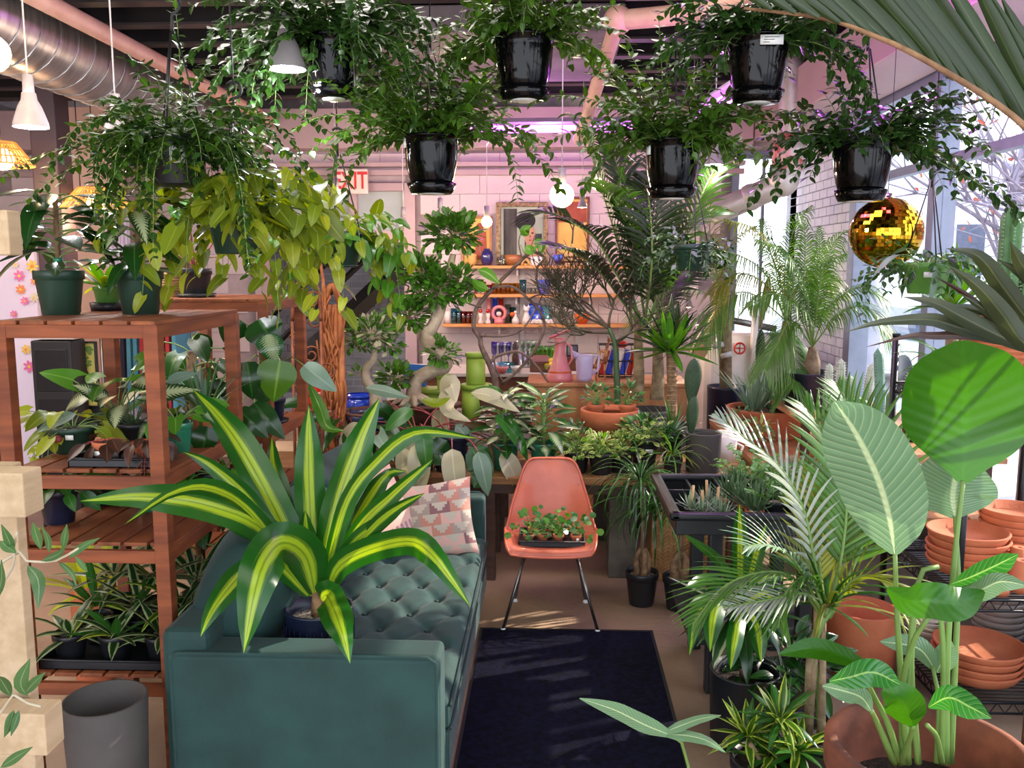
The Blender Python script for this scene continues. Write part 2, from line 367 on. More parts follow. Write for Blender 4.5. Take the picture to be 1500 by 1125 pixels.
# ----- pots: origin at the base centre of the plant thing
def pot_prof(style, r, h):
    if style == 'nursery': return [(r*.001, 0), (r*.72, 0), (r*.74, h*.02), (r*.93, h*.78), (r*.94, h*.79), (r*1.0, h*.80), (r*1.01, h*.985), (r*.99, h), (r*.93, h), (r*.90, h*.88), (r*.01, h*.86)]
    if style == 'bell': return [(r*.001, 0), (r*.68, 0), (r*.72, h*.02), (r*.84, h*.25), (r*.93, h*.5), (r*.97, h*.8), (r*.98, h*.94), (r*1.06, h*.96), (r*1.06, h), (r*.95, h), (r*.92, h*.9), (r*.01, h*.88)]
    if style == 'terra': return [(r*.001, 0), (r*.62, 0), (r*.64, h*.01), (r*.84, h*.68), (r*.86, h*.69), (r*.98, h*.70), (r*1.0, h*.98), (r*.985, h), (r*.88, h), (r*.86, h*.9), (r*.01, h*.86)]
    if style == 'bowl': return [(r*.001, 0), (r*.82, 0), (r*.88, h*.06), (r*.98, h*.90), (r, h*.97), (r*.99, h), (r*.90, h), (r*.88, h*.85), (r*.01, h*.78)]
    if style == 'bonsai': return [(r*.001, 0), (r*.55, 0), (r*.60, h*.08), (r*.80, h*.35), (r*.95, h*.8), (r*1.04, h*.85), (r*1.05, h*.98), (r*1.0, h), (r*.9, h*.98), (r*.88, h*.85), (r*.01, h*.85)]
    if style == 'round': return [(r*.001, 0), (r*.5, 0), (r*.78, h*.15), (r*.98, h*.5), (r*.94, h*.85), (r*1.0, h*.9), (r*1.0, h), (r*.9, h), (r*.86, h*.85), (r*.01, h*.84)]
    if style == 'cyl': return [(r*.001, 0), (r*.9, 0), (r*.93, h*.02), (r*.98, h*.96), (r*1.0, h*.98), (r*.99, h), (r*.93, h), (r*.92, h*.84), (r*.01, h*.83)]
    if style == 'basket': return [(r*.001, 0), (r*.7, 0), (r*.75, h*.03), (r*.97, h*.9), (r*1.05, h*.93), (r*1.05, h), (r*.95, h), (r*.92, h*.88), (r*.01, h*.86)]
def pot(root, r, h, style='nursery', mt='black_plastic', soil='soil', saucer=None, seg=24, name='pot', dz=0):
    pr = pot_prof(style, r, h)
    MB().lathe([(a, b+dz) for a, b in pr[:-1]]+[(pr[-2][0]*.98, pr[-2][1]-.004+dz)], (0, 0, 0), seg).obj(name, mt, root, bevel=0)
    zz = pr[-1][1]+dz; rr = pr[-2][0]
    MB().lathe([(rr*1.0, zz-.004), (rr*.6, zz+.006), (rr*.3, zz+.010), (.001, zz+.010)], (0, 0, 0), 14).obj('soil', soil, root)
    if saucer:
        q = r*(saucer if isinstance(saucer, float) else .95)
        MB().lathe([(.001, 0), (q*.8, 0), (q*.84, .005), (q, .035), (q*.97, .037), (q*.8, .010), (.001, .009)], (0, 0, 0), seg).obj('saucer', 'black_gloss' if mt == 'black_gloss' else mt, root)
    return zz
def base(px, Y, z, py=None):
    return Vector((xat(px, Y, z), Y, z))
def tag_(root, p, w, h, rz=0, rx=0, col='tag_white'):
    MB().box((0, 0, 0), (w, .002, h)).obj('price_tag', col, root, mat4=Matrix.Translation(p)@Matrix.Rotation(rz, 4, 'Z')@Matrix.Rotation(rx, 4, 'X'))
# ----- generic plants (all in world coordinates, c = soil centre)
def rosette(root, c, n, L, w, t=None, el=(.3, 1.3), droop=(.4, 1.2), mt='warneckii', nind=40, fold=.3, kind='strap', name='leaf', r0=.01, seg=7, ripple=0, az=None):
    """strap leaves each an object of its own, bending out of a crown"""
    org = root.location; extra = {}
    for i in range(n):
        a = (i*2.399+U(-.3, .3)) if az is None else U(*az)
        k = (i+.5)/n; e = el[0]+(el[1]-el[0])*k+U(-.1, .1); ll = L*U(.75, 1.05); dr = U(*droop)
        p = Vector(c)+Vector((math.cos(a), math.sin(a), 0))*r0+Vector((0, 0, U(0, .02)))
        pts = arc(p, a, e, ll, dr, seg); side = Vector((-math.sin(a+U(-.3, .3)), math.cos(a), U(-.2, .2)))
        ws = [float(x)*w for x in prof(kind, np.linspace(0.02, 1, 7))]; ws[-1] = w*.04
        mm = mt if isinstance(mt, str) else random.choice(mt)
        if i < nind:
            MB().ribbon([q-org for q in pts], ws, side, 1, fold, ripple).obj(name, mm, root)
        else:
            extra.setdefault(mm, MB()).ribbon([q-org for q in pts], ws, side, 1, fold, ripple, random.random())
    for k, b in extra.items(): b.obj('foliage', k, root, kind='stuff')
def bush(root, c, n, R, H, t, size, mt, nind=60, stem='stem_green', sp=1., base_r=.02, upk=.6, shell=.5):
    """rounded mass of leaves on short twigs"""
    f = Fol(); st = []
    for i in range(n):
        a = U(0, 2*PI); k = U(shell, 1)**.6; e = math.asin(U(-.15, 1))
        p = Vector(c)+Vector((math.cos(a)*math.cos(e)*R*k, math.sin(a)*math.cos(e)*R*k, H*(.15+.85*max(0, math.sin(e))*k)))
        d = (p-Vector(c)-Vector((0, 0, H*.3))); d.z *= .6
        if d.length < 1e-4: d = Vector((1, 0, .2))
        d = d.normalized()+Vector((U(-.6, .6), U(-.6, .6), U(-.4, .5)))
        tt = t if isinstance(t, dict) else random.choice(t)
        f.leaf(tt, p, d, Vector((U(-.5, .5), U(-.7, .2), 1)), size*U(.65, 1.15), mt if isinstance(mt, str) else random.choice(mt))
        if i % 4 == 0:
            b = Vector(c)+Vector((U(-1, 1)*base_r, U(-1, 1)*base_r, 0)); st.append((spline([b, (b+p)/2+Vector((0, 0, H*.12)), p], 5), [.003*sp, .0015*sp]))
    stems(root, st, stem); f.finish(root, nind)
def petioled(root, c, n, hgt, spread, t, size, mt, nind=99, stem='stem_green', sr=.004, el=(.5, 1.4), droop=.5, face=.2, az=None, hang=.4, joined=True):
    """long leaf stalks from the crown, each carrying one blade"""
    f = Fol(); st = []
    for i in range(n):
        a = i*2.399+U(-.4, .4) if az is None else U(*az)
        e = U(*el); L = hgt*U(.6, 1.1)
        pts = arc(Vector(c)+Vector((math.cos(a), math.sin(a), 0))*spread*.15, a, e, L, droop, 6)
        st.append((pts, [sr, sr*.6])); d = (pts[-1]-pts[-2]).normalized()
        d = Vector((d.x, d.y, d.z-hang*U(.4, 1.2))).normalized()
        tt = t if isinstance(t, dict) else random.choice(t)
        f.leaf(tt, pts[-1], d, Vector((0, -face, 1))+Vector((U(-.3, .3), U(-.3, .3), 0)), size*U(.7, 1.15), mt if isinstance(mt, str) else random.choice(mt))
    stems(root, st, stem, joined=joined); f.finish(root, nind)
def vines(root, c, R, n, L, t, size, mt, nind=120, el=(.2, 1.4), droop=(1.2, 3.0), step=.03, stem='stem_green', az=None, dirs=None, opp=True, hang=.25, sr=.0022):
    """trailing stems with leaves in pairs, rising from the pot and falling over its edge"""
    f = Fol(); st = []
    spec = [(None, None, None, None)]*n+list(dirs or [])
    for (A, E, LL, DD) in spec:
        a = (U(0, 2*PI) if az is None else U(*az)) if A is None else A+U(-.12, .12)
        e = U(*el) if E is None else E; ll = L*U(.35, 1.1) if LL is None else LL; dr = U(*droop) if DD is None else DD
        r = R*math.sqrt(U(0, .8)); p = Vector(c)+Vector((math.cos(a)*r, math.sin(a)*r, 0)); k = max(5, int(ll/step))
        pts = [p.copy()]; q = p.copy(); aa = a
        for i in range(k):
            e -= dr/k*U(.4, 1.6); aa += U(-.12, .12)
            e = max(e, -1.45)
            q = q+Vector((math.cos(aa)*math.cos(e), math.sin(aa)*math.cos(e), math.sin(e)))*step; pts.append(q.copy())
            dd = (pts[-1]-pts[-2]).normalized(); sd = dd.cross(Vector((U(-.5, .5), U(-.5, .5), 1)))
            if sd.length < 1e-3: sd = Vector((1, 0, 0))
            sd.normalize()
            if random.random() < .5: sd = (sd+dd.cross(sd)*U(-1, 1)).normalized()
            if i > 0 or random.random() < .5:
                for sg in ((1, -1) if opp else ((1,) if i % 2 else (-1,))):
                    dv = sd*sg+dd*.55+Vector((0, 0, -hang*U(.0, 1.3))); tt = t if isinstance(t, dict) else random.choice(t)
                    f.leaf(tt, q, dv, Vector((U(-.4, .4), U(-.6, .2), 1)), size*U(.6, 1.15)*(1-.35*i/k), mt if isinstance(mt, str) else random.choice(mt))
        st.append((pts, [sr, sr*.5]))
    stems(root, st, stem); f.finish(root, nind)
def frond(root, pts, L, n, w, mt, rach='stem_green', droop=.5, rr=(.006, .002), start=.15, ind=False, ang=.9, up=(0, -.3, 1), vshape=.3, lsc=None):
    """palm leaf: rachis and two rows of leaflets; returns the part"""
    org = root.location; P_ = spline(pts, 16); pp = [q-org for q in P_]
    fr = MB().tube(pp, list(rr), 5).obj('frond', rach, root); b = MB(); k = 0
    dense = spline(pts, n+2)
    for i in range(1, n+1):
        t = i/n
        if t < start: continue
        q = dense[i]; tg = (dense[min(i+1, n+1)]-dense[i-1]).normalized(); sd = tg.cross(Vector(up)).normalized(); nr = sd.cross(tg)
        ll = L*(math.sin(PI*min(1, (t-start)/(1-start)*.86+.12))**.6 if lsc is None else lsc(t))*U(.9, 1.08)
        for sg in (-1, 1):
            a = ang*(1-.45*t)+U(-.06, .06); d = (tg*math.cos(a)+sd*sg*math.sin(a)+nr*vshape).normalized()
            lp = [q+d*ll*s-Vector((0, 0, 1))*droop*ll*s*s for s in (0, .33, .66, 1)]; lp = [x-org for x in lp]
            side = nr.cross(d)+Vector((0, 0, U(-.3, .3)))
            if ind: MB().ribbon(spline(lp, 6), [w*.5, w, w*.9, w*.6, w*.05], side, 1, .35).obj('leaflet', mt, fr)
            else: b.ribbon(lp, [w*.5, w, w*.75, w*.06], side, 1, .3, 0, random.random())
    if not ind: b.obj('leaflets', mt, fr, kind='stuff')
    return fr
def traced(root, px, Y, w, mt, tilt=0., fold=.25, ripple=.02, kind='strap', n=16, name='leaf', nx=3, wprof=None, zoff=None, kids=None):
    """one blade: centre line through image points at real depths, width in pixels"""
    org = root.location; Ys = np.interp(np.linspace(0, 1, len(px)), np.linspace(0, 1, len(Y)), Y)
    pts = spline([P(a, b, y) for (a, b), y in zip(px, Ys)], n); sides = []
    for i in range(n):
        t = pts[min(i+1, n-1)]-pts[max(i-1, 0)]; v = (pts[i]-Vector((0, 0, CAMZ))).normalized()
        s = t.cross(v).normalized(); s = (s*math.cos(tilt)+v*math.sin(tilt)); sides.append(s)
    ym = float(np.mean(Ys)); v = np.linspace(0, 1, 12)
    ww = [w*ym/FPX*float(x) for x in (prof(kind, v) if wprof is None else np.interp(v, np.linspace(0, 1, len(wprof)), wprof))]; ww[-1] = max(.0012, ww[-1]*.1) if kind != 'raw' else ww[-1]
    return MB().ribbon([p-org for p in pts], ww, sides, nx, fold, ripple).obj(name, mt, root)
def spath(px, Y): 
    Ys = np.interp(np.linspace(0, 1, len(px)), np.linspace(0, 1, len(Y)), Y)
    return [P(a, b, y) for (a, b), y in zip(px, Ys)]
def cactus(root, c, h, r, ribs=8, mt='cactus', name='column', lean=(0, 0), kids=True, dep=.16):
    seg = ribs*4; b = MB(); org = root.location; n = 14; V = []
    for i in range(n+1):
        t = i/n; rr = r*(min(1, .75+t*1.2))*(math.sqrt(max(0, 1-((t-.86)/.14)**2)) if t > .86 else 1)+.0005
        a = np.arange(seg)*2*PI/seg; q = rr*(1-dep+dep*np.cos(a*ribs))
        V.append(np.stack([q*np.cos(a)+lean[0]*t*t, q*np.sin(a)+lean[1]*t*t, np.full(seg, h*t)], -1))
    i = np.arange(n)[:, None]*seg; j = np.arange(seg)[None]; k = (j+1) % seg
    b.add(np.concatenate(V)+np.array(tuple(Vector(c)-org)), np.stack([i+j, i+k, i+seg+k, i+seg+j], -1).reshape(-1, 4))
    o = b.obj(name, mt, root)
    if kids:
        s = MB()
        for t in np.linspace(.08, .93, max(5, int(h/.018))):
            rr = r*(min(1, .75+t*1.2))*(math.sqrt(max(0, 1-((t-.86)/.14)**2)) if t > .86 else 1)
            for q in range(ribs):
                a = q*2*PI/ribs; p = Vector((rr*math.cos(a)+lean[0]*t*t, rr*math.sin(a)+lean[1]*t*t, h*t))+Vector(c)-org
                for w in (-.5, .5):
                    d = Vector((math.cos(a+w), math.sin(a+w), U(-.3, .6)))*.012
                    s.add([p+Vector((0, 0, .001)), p-Vector((0, 0, .001)), p+d], [(0, 1, 2)])
        s.obj('spines', 'tag_white', o, kind='stuff')
    return o
mat('cactus', '5c8a52', .55, '47703f', 20, bump=.1); mat('cactus_blue', '6f9a86', .5, '5a8472', 12); mat('pad_green', '26421f', .65, '1e361a', 12)
T_hoya = [tmpl('ovate', .58, d, .22, 4) for d in (.1, .3, -.15)]
T_heart = [tmpl('heart', .72, d, .18, 6, 2) for d in (.2, .5, .05)]
T_ov = [tmpl('ovate', .42, d, .25, 6, 1) for d in (.15, .4)]
T_wide = [tmpl('ovate', .6, d, .2, 6, 2) for d in (.15, .45)]
T_lance = [tmpl('lance', .25, d, .25, 6, 1) for d in (.15, .5, .8)]
T_round = [tmpl('round', .95, .05, -.1, 6, 2)]
T_obo = [tmpl('obovate', .5, .1, .15, 4)]
T_small = [tmpl('ovate', .5, .1, .2, 3)]
T_arrow = [tmpl('arrow', .75, .25, .15, 7, 2)]
# ================================================================= the setting
mat('concrete_floor', 'a88a70', .5, '7c6452', 1.6, bump=.25, bscale=30, detail=8, spread=(.3, .7))
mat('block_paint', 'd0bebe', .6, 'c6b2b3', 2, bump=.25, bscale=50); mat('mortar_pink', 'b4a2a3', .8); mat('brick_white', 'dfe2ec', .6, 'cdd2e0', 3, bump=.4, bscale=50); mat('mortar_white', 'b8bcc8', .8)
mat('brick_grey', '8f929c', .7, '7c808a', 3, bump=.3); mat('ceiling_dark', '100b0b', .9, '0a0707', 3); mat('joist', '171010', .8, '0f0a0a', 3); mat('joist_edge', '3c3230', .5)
mat('pink_paint', 'b89c9c', .5, 'ac9092', 2); mat('frame_grey', '7f8898', .4, '737c8c', metal=.2); mat('plaster_pink', 'd8b4a4', .7, 'cfa898', 1.5, bump=.1)
mat('lilac_panel', 'd8cfe2', .5, 'cbbfd8', 1.2); mat('column_dark', '3a2630', .5, '2c1c24', 2)
def struct(o): o['kind'] = 'structure'; return o
WX, WY, CZ = 2.4, 9.0, 3.75
fl = struct(MB().bb((-6.5, -3, -.1), (WX, 12, 0)).obj('floor', 'concrete_floor'))
ce = struct(MB().bb((-6.5, -3, CZ), (WX+.3, 12, CZ+.1)).obj('ceiling', 'ceiling_dark'))
jm = MB().bb((-6.5, -.04, 0), (2.35, .04, .26)).mesh('joist', 'joist', False); em = MB().bb((-6.5, -.055, -.016), (2.35, .055, 0)).mesh('joist_flange', 'joist_edge', False)
for i in range(12):
    y = 3.0+i*.5; T = Matrix.Translation((0, y, 3.47)); mkobj('joist', jm, ce, mat4=T); mkobj('joist_flange', em, ce, mat4=T)
pm = MB().bb((-1.15, 5.6, 3.30), (.45, 7.1, 3.46)); pm.obj('ceiling_panel', 'concrete_panel' if 'concrete_panel' in M else mat('concrete_panel', '6d6462', .8, '564e4c', 3, bump=.3), ce, bevel=.01)
# back wall: painted blocks, door opening with transom, window
wb = MB(); D0, D1, DZ = -2.95, -1.45, 2.65
wb.bb((-6.5, WY, 0), (D0, WY+.2, CZ)).bb((D1, WY, 0), (1.85, WY+.2, CZ)).bb((D0, WY, DZ), (D1, WY+.2, CZ)).bb((1.85, WY, 0), (WX+.2, WY+.2, 1.2)).bb((1.85, WY, 2.95), (WX+.2, WY+.2, CZ))
w_back = struct(wb.obj('wall_back', 'mortar_pink'))
bm_ = MB().box((0, 0, 0), (.3955, .02, .1955)).mesh('block', 'block_paint', False)
for r in range(13):
    for cc in range(19):
        x = -5.5+cc*.4+(.2 if r % 2 else 0); z = .5+r*.2
        if (D0-.25 < x < D1+.25 and z < DZ+.1) or x > 1.6: continue
        mkobj('block', bm_, w_back, mat4=Matrix.Translation((x, WY-.006, z)))
# right wall: white brick pier and the long window
wr = MB().bb((WX, 7.15, 0), (WX+.25, WY+.2, CZ)).bb((WX, -3, 0), (WX+.25, 7.15, .45)).bb((WX, -3, 3.1), (WX+.25, 7.15, CZ)); w_right = struct(wr.obj('wall_right', 'mortar_white'))
b = MB()
for r in range(40):
    for c in range(10):
        y = 7.22+c*.21+(.1 if r % 2 else 0); b.box((WX-.004, min(y, 8.9), .4+r*.078), (.02, .198, .068))
b.obj('brick', 'brick_white', w_right, smooth=False, kind='stuff')
struct(MB().bb((-6.7, -3, 0), (-6.5, 12, CZ)).obj('wall_left', 'plaster_pink'))
mul = [7.1, 5.72, 4.42, 3.1, 1.8, .5]
for i in range(5):
    y1, y0 = mul[i], mul[i+1]; wn_ = struct(MB().bb((WX, y0, .45), (WX+.14, y0+.10, 3.1)).obj(f'window_{i+1}', 'frame_grey', bevel=.005))
    MB().bb((WX+.02, y0+.1, 3.03), (WX+.12, y1, 3.1)).bb((WX+.02, y0+.1, .45), (WX+.12, y1, .53)).bb((WX+.03, y0+.1, 2.5), (WX+.10, y1, 2.56)).obj('rail', 'frame_grey', wn_, smooth=False)
    MB().bb((WX+.05, y0+.1, .53), (WX+.056, y1, 2.5)).obj('pane', 'pane', wn_, smooth=False); MB().bb((WX+.05, y0+.1, 2.56), (WX+.056, y1, 3.03)).obj('pane', 'pane', wn_, smooth=False)
struct(MB().bb((WX-.03, 7.06, .45), (WX+.12, 7.2, 3.1)).obj('trim_1', 'frame_grey', bevel=.005))
w6 = struct(MB().bb((1.8, WY-.03, 1.15), (1.87, WY+.05, 3.0)).bb((1.8, WY-.03, 2.93), (WX, WY+.05, 3.0)).bb((1.8, WY-.03, 1.13), (WX, WY+.05, 1.22)).bb((2.1, WY, 1.2), (2.13, WY+.05, 2.95)).obj('window_6', 'frame_grey', smooth=False))
MB().bb((1.86, WY+.03, 1.2), (WX, WY+.034, 2.95)).obj('pane', 'pane', w6, smooth=False)
struct(MB().bb((1.95, 2.2, 3.08), (WX-.005, 8.95, 3.44)).obj('trim_2', 'pink_paint', bevel=.01))
struct(MB().bb((-6.5, 8.72, 3.02), (1.94, 8.97, 3.40)).obj('trim_3', 'pink_paint', bevel=.01))
struct(MB().bb((-6.5, 8.86, 2.86), (1.9, 8.98, 2.90)).bb((-6.5, 8.9, 2.78), (1.9, 8.98, 2.83)).obj('trim_4', 'pink_paint', smooth=False))
# door in the back wall
d1 = struct(MB().bb((D0-.06, WY-.05, 0), (D0+.02, WY+.22, DZ+.06)).bb((D1-.02, WY-.05, 0), (D1+.1, WY+.22, DZ+.06)).bb((D0, WY-.05, DZ-.02), (D1, WY+.22, DZ+.06)).bb((D0, WY-.04, 2.12), (D1, WY+.1, 2.24)).bb((-2.02, WY-.04, 2.2), (-1.94, WY+.1, DZ)).obj('door_1', 'pink_paint', bevel=.006))
MB().bb((-1.94, WY+.03, 2.24), (D1, WY+.036, DZ)).bb((D0, WY+.03, 2.24), (-2.02, WY+.036, DZ)).obj('transom_pane', mat('frosted', 'a8b0ae', .5, '98a09e', 3), d1, smooth=False)
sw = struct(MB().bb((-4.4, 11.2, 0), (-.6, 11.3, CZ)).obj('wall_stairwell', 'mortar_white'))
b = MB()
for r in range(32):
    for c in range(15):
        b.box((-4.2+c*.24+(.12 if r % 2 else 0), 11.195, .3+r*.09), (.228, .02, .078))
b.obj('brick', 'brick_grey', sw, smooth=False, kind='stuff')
st = thing('staircase', 'black steel staircase rising behind the doorway under the exit sign', 'staircase', (-2.4, 10.4, 0))
for k, dz in enumerate((0, .85)):
    MB().tube([(-1.5, 0, -.1+dz), (1.6, 0, 2.75+dz)], .12 if k == 0 else .035, 4).obj('stringer' if k == 0 else 'handrail', 'ink', st, smooth=False)
MB().tube([(-1.5, -.1, .35), (1.6, -.1, 3.2)], .035, 4).obj('handrail', 'ink', st, smooth=False)
for k in range(11): MB().box((-1.2+k*.26, .25, .2+k*.24), (.28, .5, .03)).obj('tread', 'ink', st, smooth=False)
struct(MB().bb((-4.4, 9.3, -.02), (-.6, 11.3, .005)).obj('trim_5', 'concrete_floor'))
# exit sign
def words(txt, size, mt, parent, loc, rot=(PI/2, 0, 0), ext=.002, name='lettering', align='CENTER', bold=0, sx=1.):
    global DG
    cu = bpy.data.curves.new(name, 'FONT'); cu.body = txt; cu.size = size; cu.extrude = ext; cu.align_x = align; cu.align_y = 'CENTER'; cu.offset = bold
    tmp = bpy.data.objects.new('tmp', cu); COL.objects.link(tmp); DG = bpy.context.evaluated_depsgraph_get(); me = bpy.data.meshes.new_from_object(tmp.evaluated_get(DG)); bpy.data.objects.remove(tmp)
    me.materials.clear(); me.materials.append(M[mt]); o = mkobj(name, me, parent); o.location = loc; o.rotation_euler = rot; o.scale = (sx, 1, 1); return o
mat('sign_red', 'b81e1e', .5, 'a81818', emit='c02020', es=.3); mat('sign_face', 'e2cfc4', .5, 'd8c4b8')
ex = thing('exit_sign', 'white exit sign with red capital letters above the back doorway', 'sign', P(514, 266, 8.80))
MB().box((0, 0, 0), (.34, .05, .24)).obj('housing', 'sign_face', ex, bevel=.008); words('EXIT', .23, 'sign_red', ex, (0, -.03, 0), bold=.004, sx=.72)
MB().tube([(0, 0, .10), (0, .09, .10)], .02, 6).obj('bracket', 'wire_white', ex)
# outside
mat('pavement', 'b8b4b4', .8, 'a4a0a4', 1); mat('brick_red', '9c5248', .8, '874238', 3); mat('winter_bark', '8a8290', .9); mat('car_white', 'dfe4ee', .2); mat('glass_dark', '5a6678', .1)
struct(MB().bb((WX+.25, -10, -.3), (40, 40, -.12)).obj('floor_outside', 'pavement', smooth=False))
bd = thing('brick_building', 'red brick building with white framed windows across the street', 'building', (17, 12, -.1))
MB().bb((0, -12, 0), (6, 8, 7)).obj('wall', 'brick_red', bd, smooth=False)
for yy in np.arange(-11, 7.5, 2.2):
    for zz in (1.2, 4.4):
        f = MB().bb((-.08, yy, zz), (.02, yy+1.1, zz+1.8)).obj('window', 'car_white', bd, smooth=False); MB().bb((-.1, yy+.1, zz+.1), (-.07, yy+1, zz+1.7)).obj('pane', 'glass_dark', f, smooth=False)
bd = thing('pale_building', 'pale grey building at the end of the street', 'building', (12, 30, -.1))
MB().bb((0, -1, 0), (12, 6, 6)).obj('wall', 'brick_white', bd, smooth=False)
for xx in np.arange(.8, 11, 2.2):
    f = MB().bb((xx, -1.08, 1.6), (xx+1.1, -.98, 3.4)).obj('window', 'car_white', bd, smooth=False); MB().bb((xx+.1, -1.1, 1.7), (xx+1, -1.07, 3.3)).obj('pane', 'glass_dark', f, smooth=False)
def bare_tree(loc, h, label, seed):
    random.seed(seed); t = thing('bare_tree', label, 'tree', loc, 'bare trees outside'); tr = MB(); br = MB()
    tr.tube([(0, 0, 0), (.05, 0, h*.3), (0, .05, h*.55)], [.12, .07], 7); tr.obj('trunk', 'winter_bark', t)
    for i in range(26):
        p = Vector((0, 0, h*U(.2, .55))); a = U(0, 6.28); pts = arc(p, a, U(.4, 1.2), h*U(.25, .5), U(-.5, .5), 6); br.tube(pts, [.035, .008], 4)
        for q in pts[2:]:
            for _ in range(3): br.tube(arc(q, a+U(-1.4, 1.4), U(-.1, 1.3), U(.4, 1.0), U(-.4, .6), 4), [.012, .004], 3)
    br.obj('branches', 'winter_bark', t, kind='stuff')
    f = Fol()
    for i in range(120):
        a = U(0, 6.28); f.leaf(T_small[0], Vector(loc)+Vector((U(-1.5, 1.5), U(-1.5, 1.5), h*U(.3, .9))), (U(-1, 1), U(-1, 1), U(-1, 1)), (0, 0, 1), .11, 'autumn')
    f.finish(t, 0)
leafmat('autumn', 'd0683c', 'e89858', tr=.3)
bare_tree((5.4, 8.2, -.12), 5.5, 'bare tree with a few orange leaves beyond the gold mirror ball', 3)
bare_tree((6.0, 11.8, -.12), 6, 'bare tree further down the pavement, left of the mirror ball', 4)
bare_tree((7.6, 4.4, -.12), 5, 'bare winter tree nearest the right edge of the picture, outside the glass', 5)
cr_ = thing('parked_car', 'white car parked at the kerb outside the window', 'car', (6.3, 15.0, -.12))
MB().bb((-.85, -2.1, .3), (.85, 2.1, .85)).obj('body', 'car_white', cr_, bevel=.12); MB().bb((-.7, -1.2, .85), (.7, 1.3, 1.4)).obj('cabin', 'glass_dark', cr_, bevel=.2)
for sx_ in (-.8, .8):
    for sy_ in (-1.35, 1.35): MB().tube([(sx_-.1, sy_, .33), (sx_+.1, sy_, .33)], .33, 16).obj('wheel', 'ink', cr_)
# ================================================================= pipes, duct and lamps
dc = thing('spiral_duct', 'silver spiral ventilation duct running along the upper left ceiling', 'duct', (-3.2, 0, 3.28))
b = MB(); b.tube([(0, y, 0) for y in (2.0, 5, 8.9)], .27, 32); b.obj('duct_body', 'duct', dc)
b = MB()
for k in range(34):
    y = 2.2+k*.2; b.tube([(.272*math.cos(a), y+a/(2*PI)*.2, .272*math.sin(a)) for a in np.linspace(0, 2*PI, 25)], .005, 4, False)
b.obj('seam', 'duct', dc, kind='stuff')
gr = MB().box((.20, 3.75, .20), (.26, 1.3, .03), ry=.9).obj('grille', 'white_metal', dc, bevel=.005)
for k in range(24): MB().box((.215, 3.2+k*.048, .215), (.2, .012, .03), ry=.9).obj('slat', 'wire', gr, smooth=False)
for yy in (4.2, 6.2): MB().tube([(.24, yy, .1), (.24, yy, .47)], .004, 5).obj('hanger_wire', 'wire', dc)
def pipe(name, label, pts, r, mt, cat='pipe', joints=()):
    o = thing(name, label, cat, pts[0]); p0 = Vector(pts[0]); MB().tube([Vector(q)-p0 for q in spline(pts, 28)], r, 14).obj('run', mt, o)
    for j in joints:
        q = Vector(j)-p0; MB().ball(q, r*1.5, 12, 8).obj('joint', mt, o)
    return o
pipe('pipe', 'peach painted conduit running beside the silver duct at upper left', [(-2.68, 1.8, 3.27), (-2.68, 5, 3.27), (-2.68, 8.7, 3.27)], .052, 'pipe_peach')
pts = [P(1120, -18, 4.6), P(1010, 18, 5.0), P(905, 30, 5.2), P(886, 90, 5.6), P(868, 140, 6.0), P(848, 205, 6.6)]
pipe('pipe', 'peach painted drain pipe bending down between the second and third hanging pots', [pts[0], pts[1], pts[2]], .055, 'pipe_peach', joints=[pts[2]])
pipe('pipe', 'peach painted pipe slanting down behind the middle hanging plants', [pts[2], pts[3], pts[5]], .045, 'pipe_peach')
vp = thing('elbow_pipe', 'large white ribbed vent elbow coming out of the wall behind the date palms', 'pipe', P(1040, 315, 7.6))
a0 = P(1045, 318, 7.6); a1 = P(1105, 292, 7.5); a2 = P(1152, 268, 7.4); a3 = P(1164, 225, 7.4); a4 = P(1164, 120, 7.4); a5 = P(1164, 60, 7.4)
MB().tube([q-a0 for q in spline([a0, a1, a2, a3, a4, a5], 30)], .10, 16).obj('run', 'foil_tape', vp)
for q, r in ((a1, .112), (a2, .13), (a3, .125)): MB().ball(q-a0, r, 14, 9).obj('joint', 'foil_tape', vp)
mat('red_marble', 'b8484c', .5, 'e8c8c0', 9); MB().tube([P(1160, 200, 7.4)-a0, P(1158, 252, 7.4)-a0], [.115, .125], 16).obj('tape_wrap', 'red_marble', vp)
# purple grow tubes
mat('tube_purple', 'd040ff', .4, emit='d24bff', es=14); mat('tube_housing', 'b79ac0', .5)
def grow(pa, pb, label, en):
    o = thing('grow_light', label, 'lamp', pa, 'purple grow tubes'); d = pb-pa
    MB().tube([(0, 0, 0), d], .032, 10).obj('tube', 'tube_purple', o); MB().tube([(0, 0, .05), d+Vector((0, 0, .05))], .04, 4).obj('housing', 'tube_housing', o, smooth=False)
    for t in (.05, .95): MB().tube([d*t+Vector((0, 0, .05)), d*t+Vector((0, 0, 3.74-pa.z-d.z*t))], .006, 5).obj('hanger_wire', 'wire', o)
    c = (pa+pb)/2; n = lamp('grow_glow', 'POINT', c+Vector((0, -.06, -.09)), en, (.80, .20, 1), .04)
grow(P(655, 190, 7.6), P(952, 187, 7.6), 'long level purple grow tube above the back shelves', 12)
grow(P(1022, 172, 5.2), P(1105, 122, 4.4), 'purple grow tube slanting behind the right hanging pots', 14)
grow(P(1225, 5, 4.6), P(1395, -25, 3.8), 'purple grow tube glimpsed through the palm frond at top right', 9)
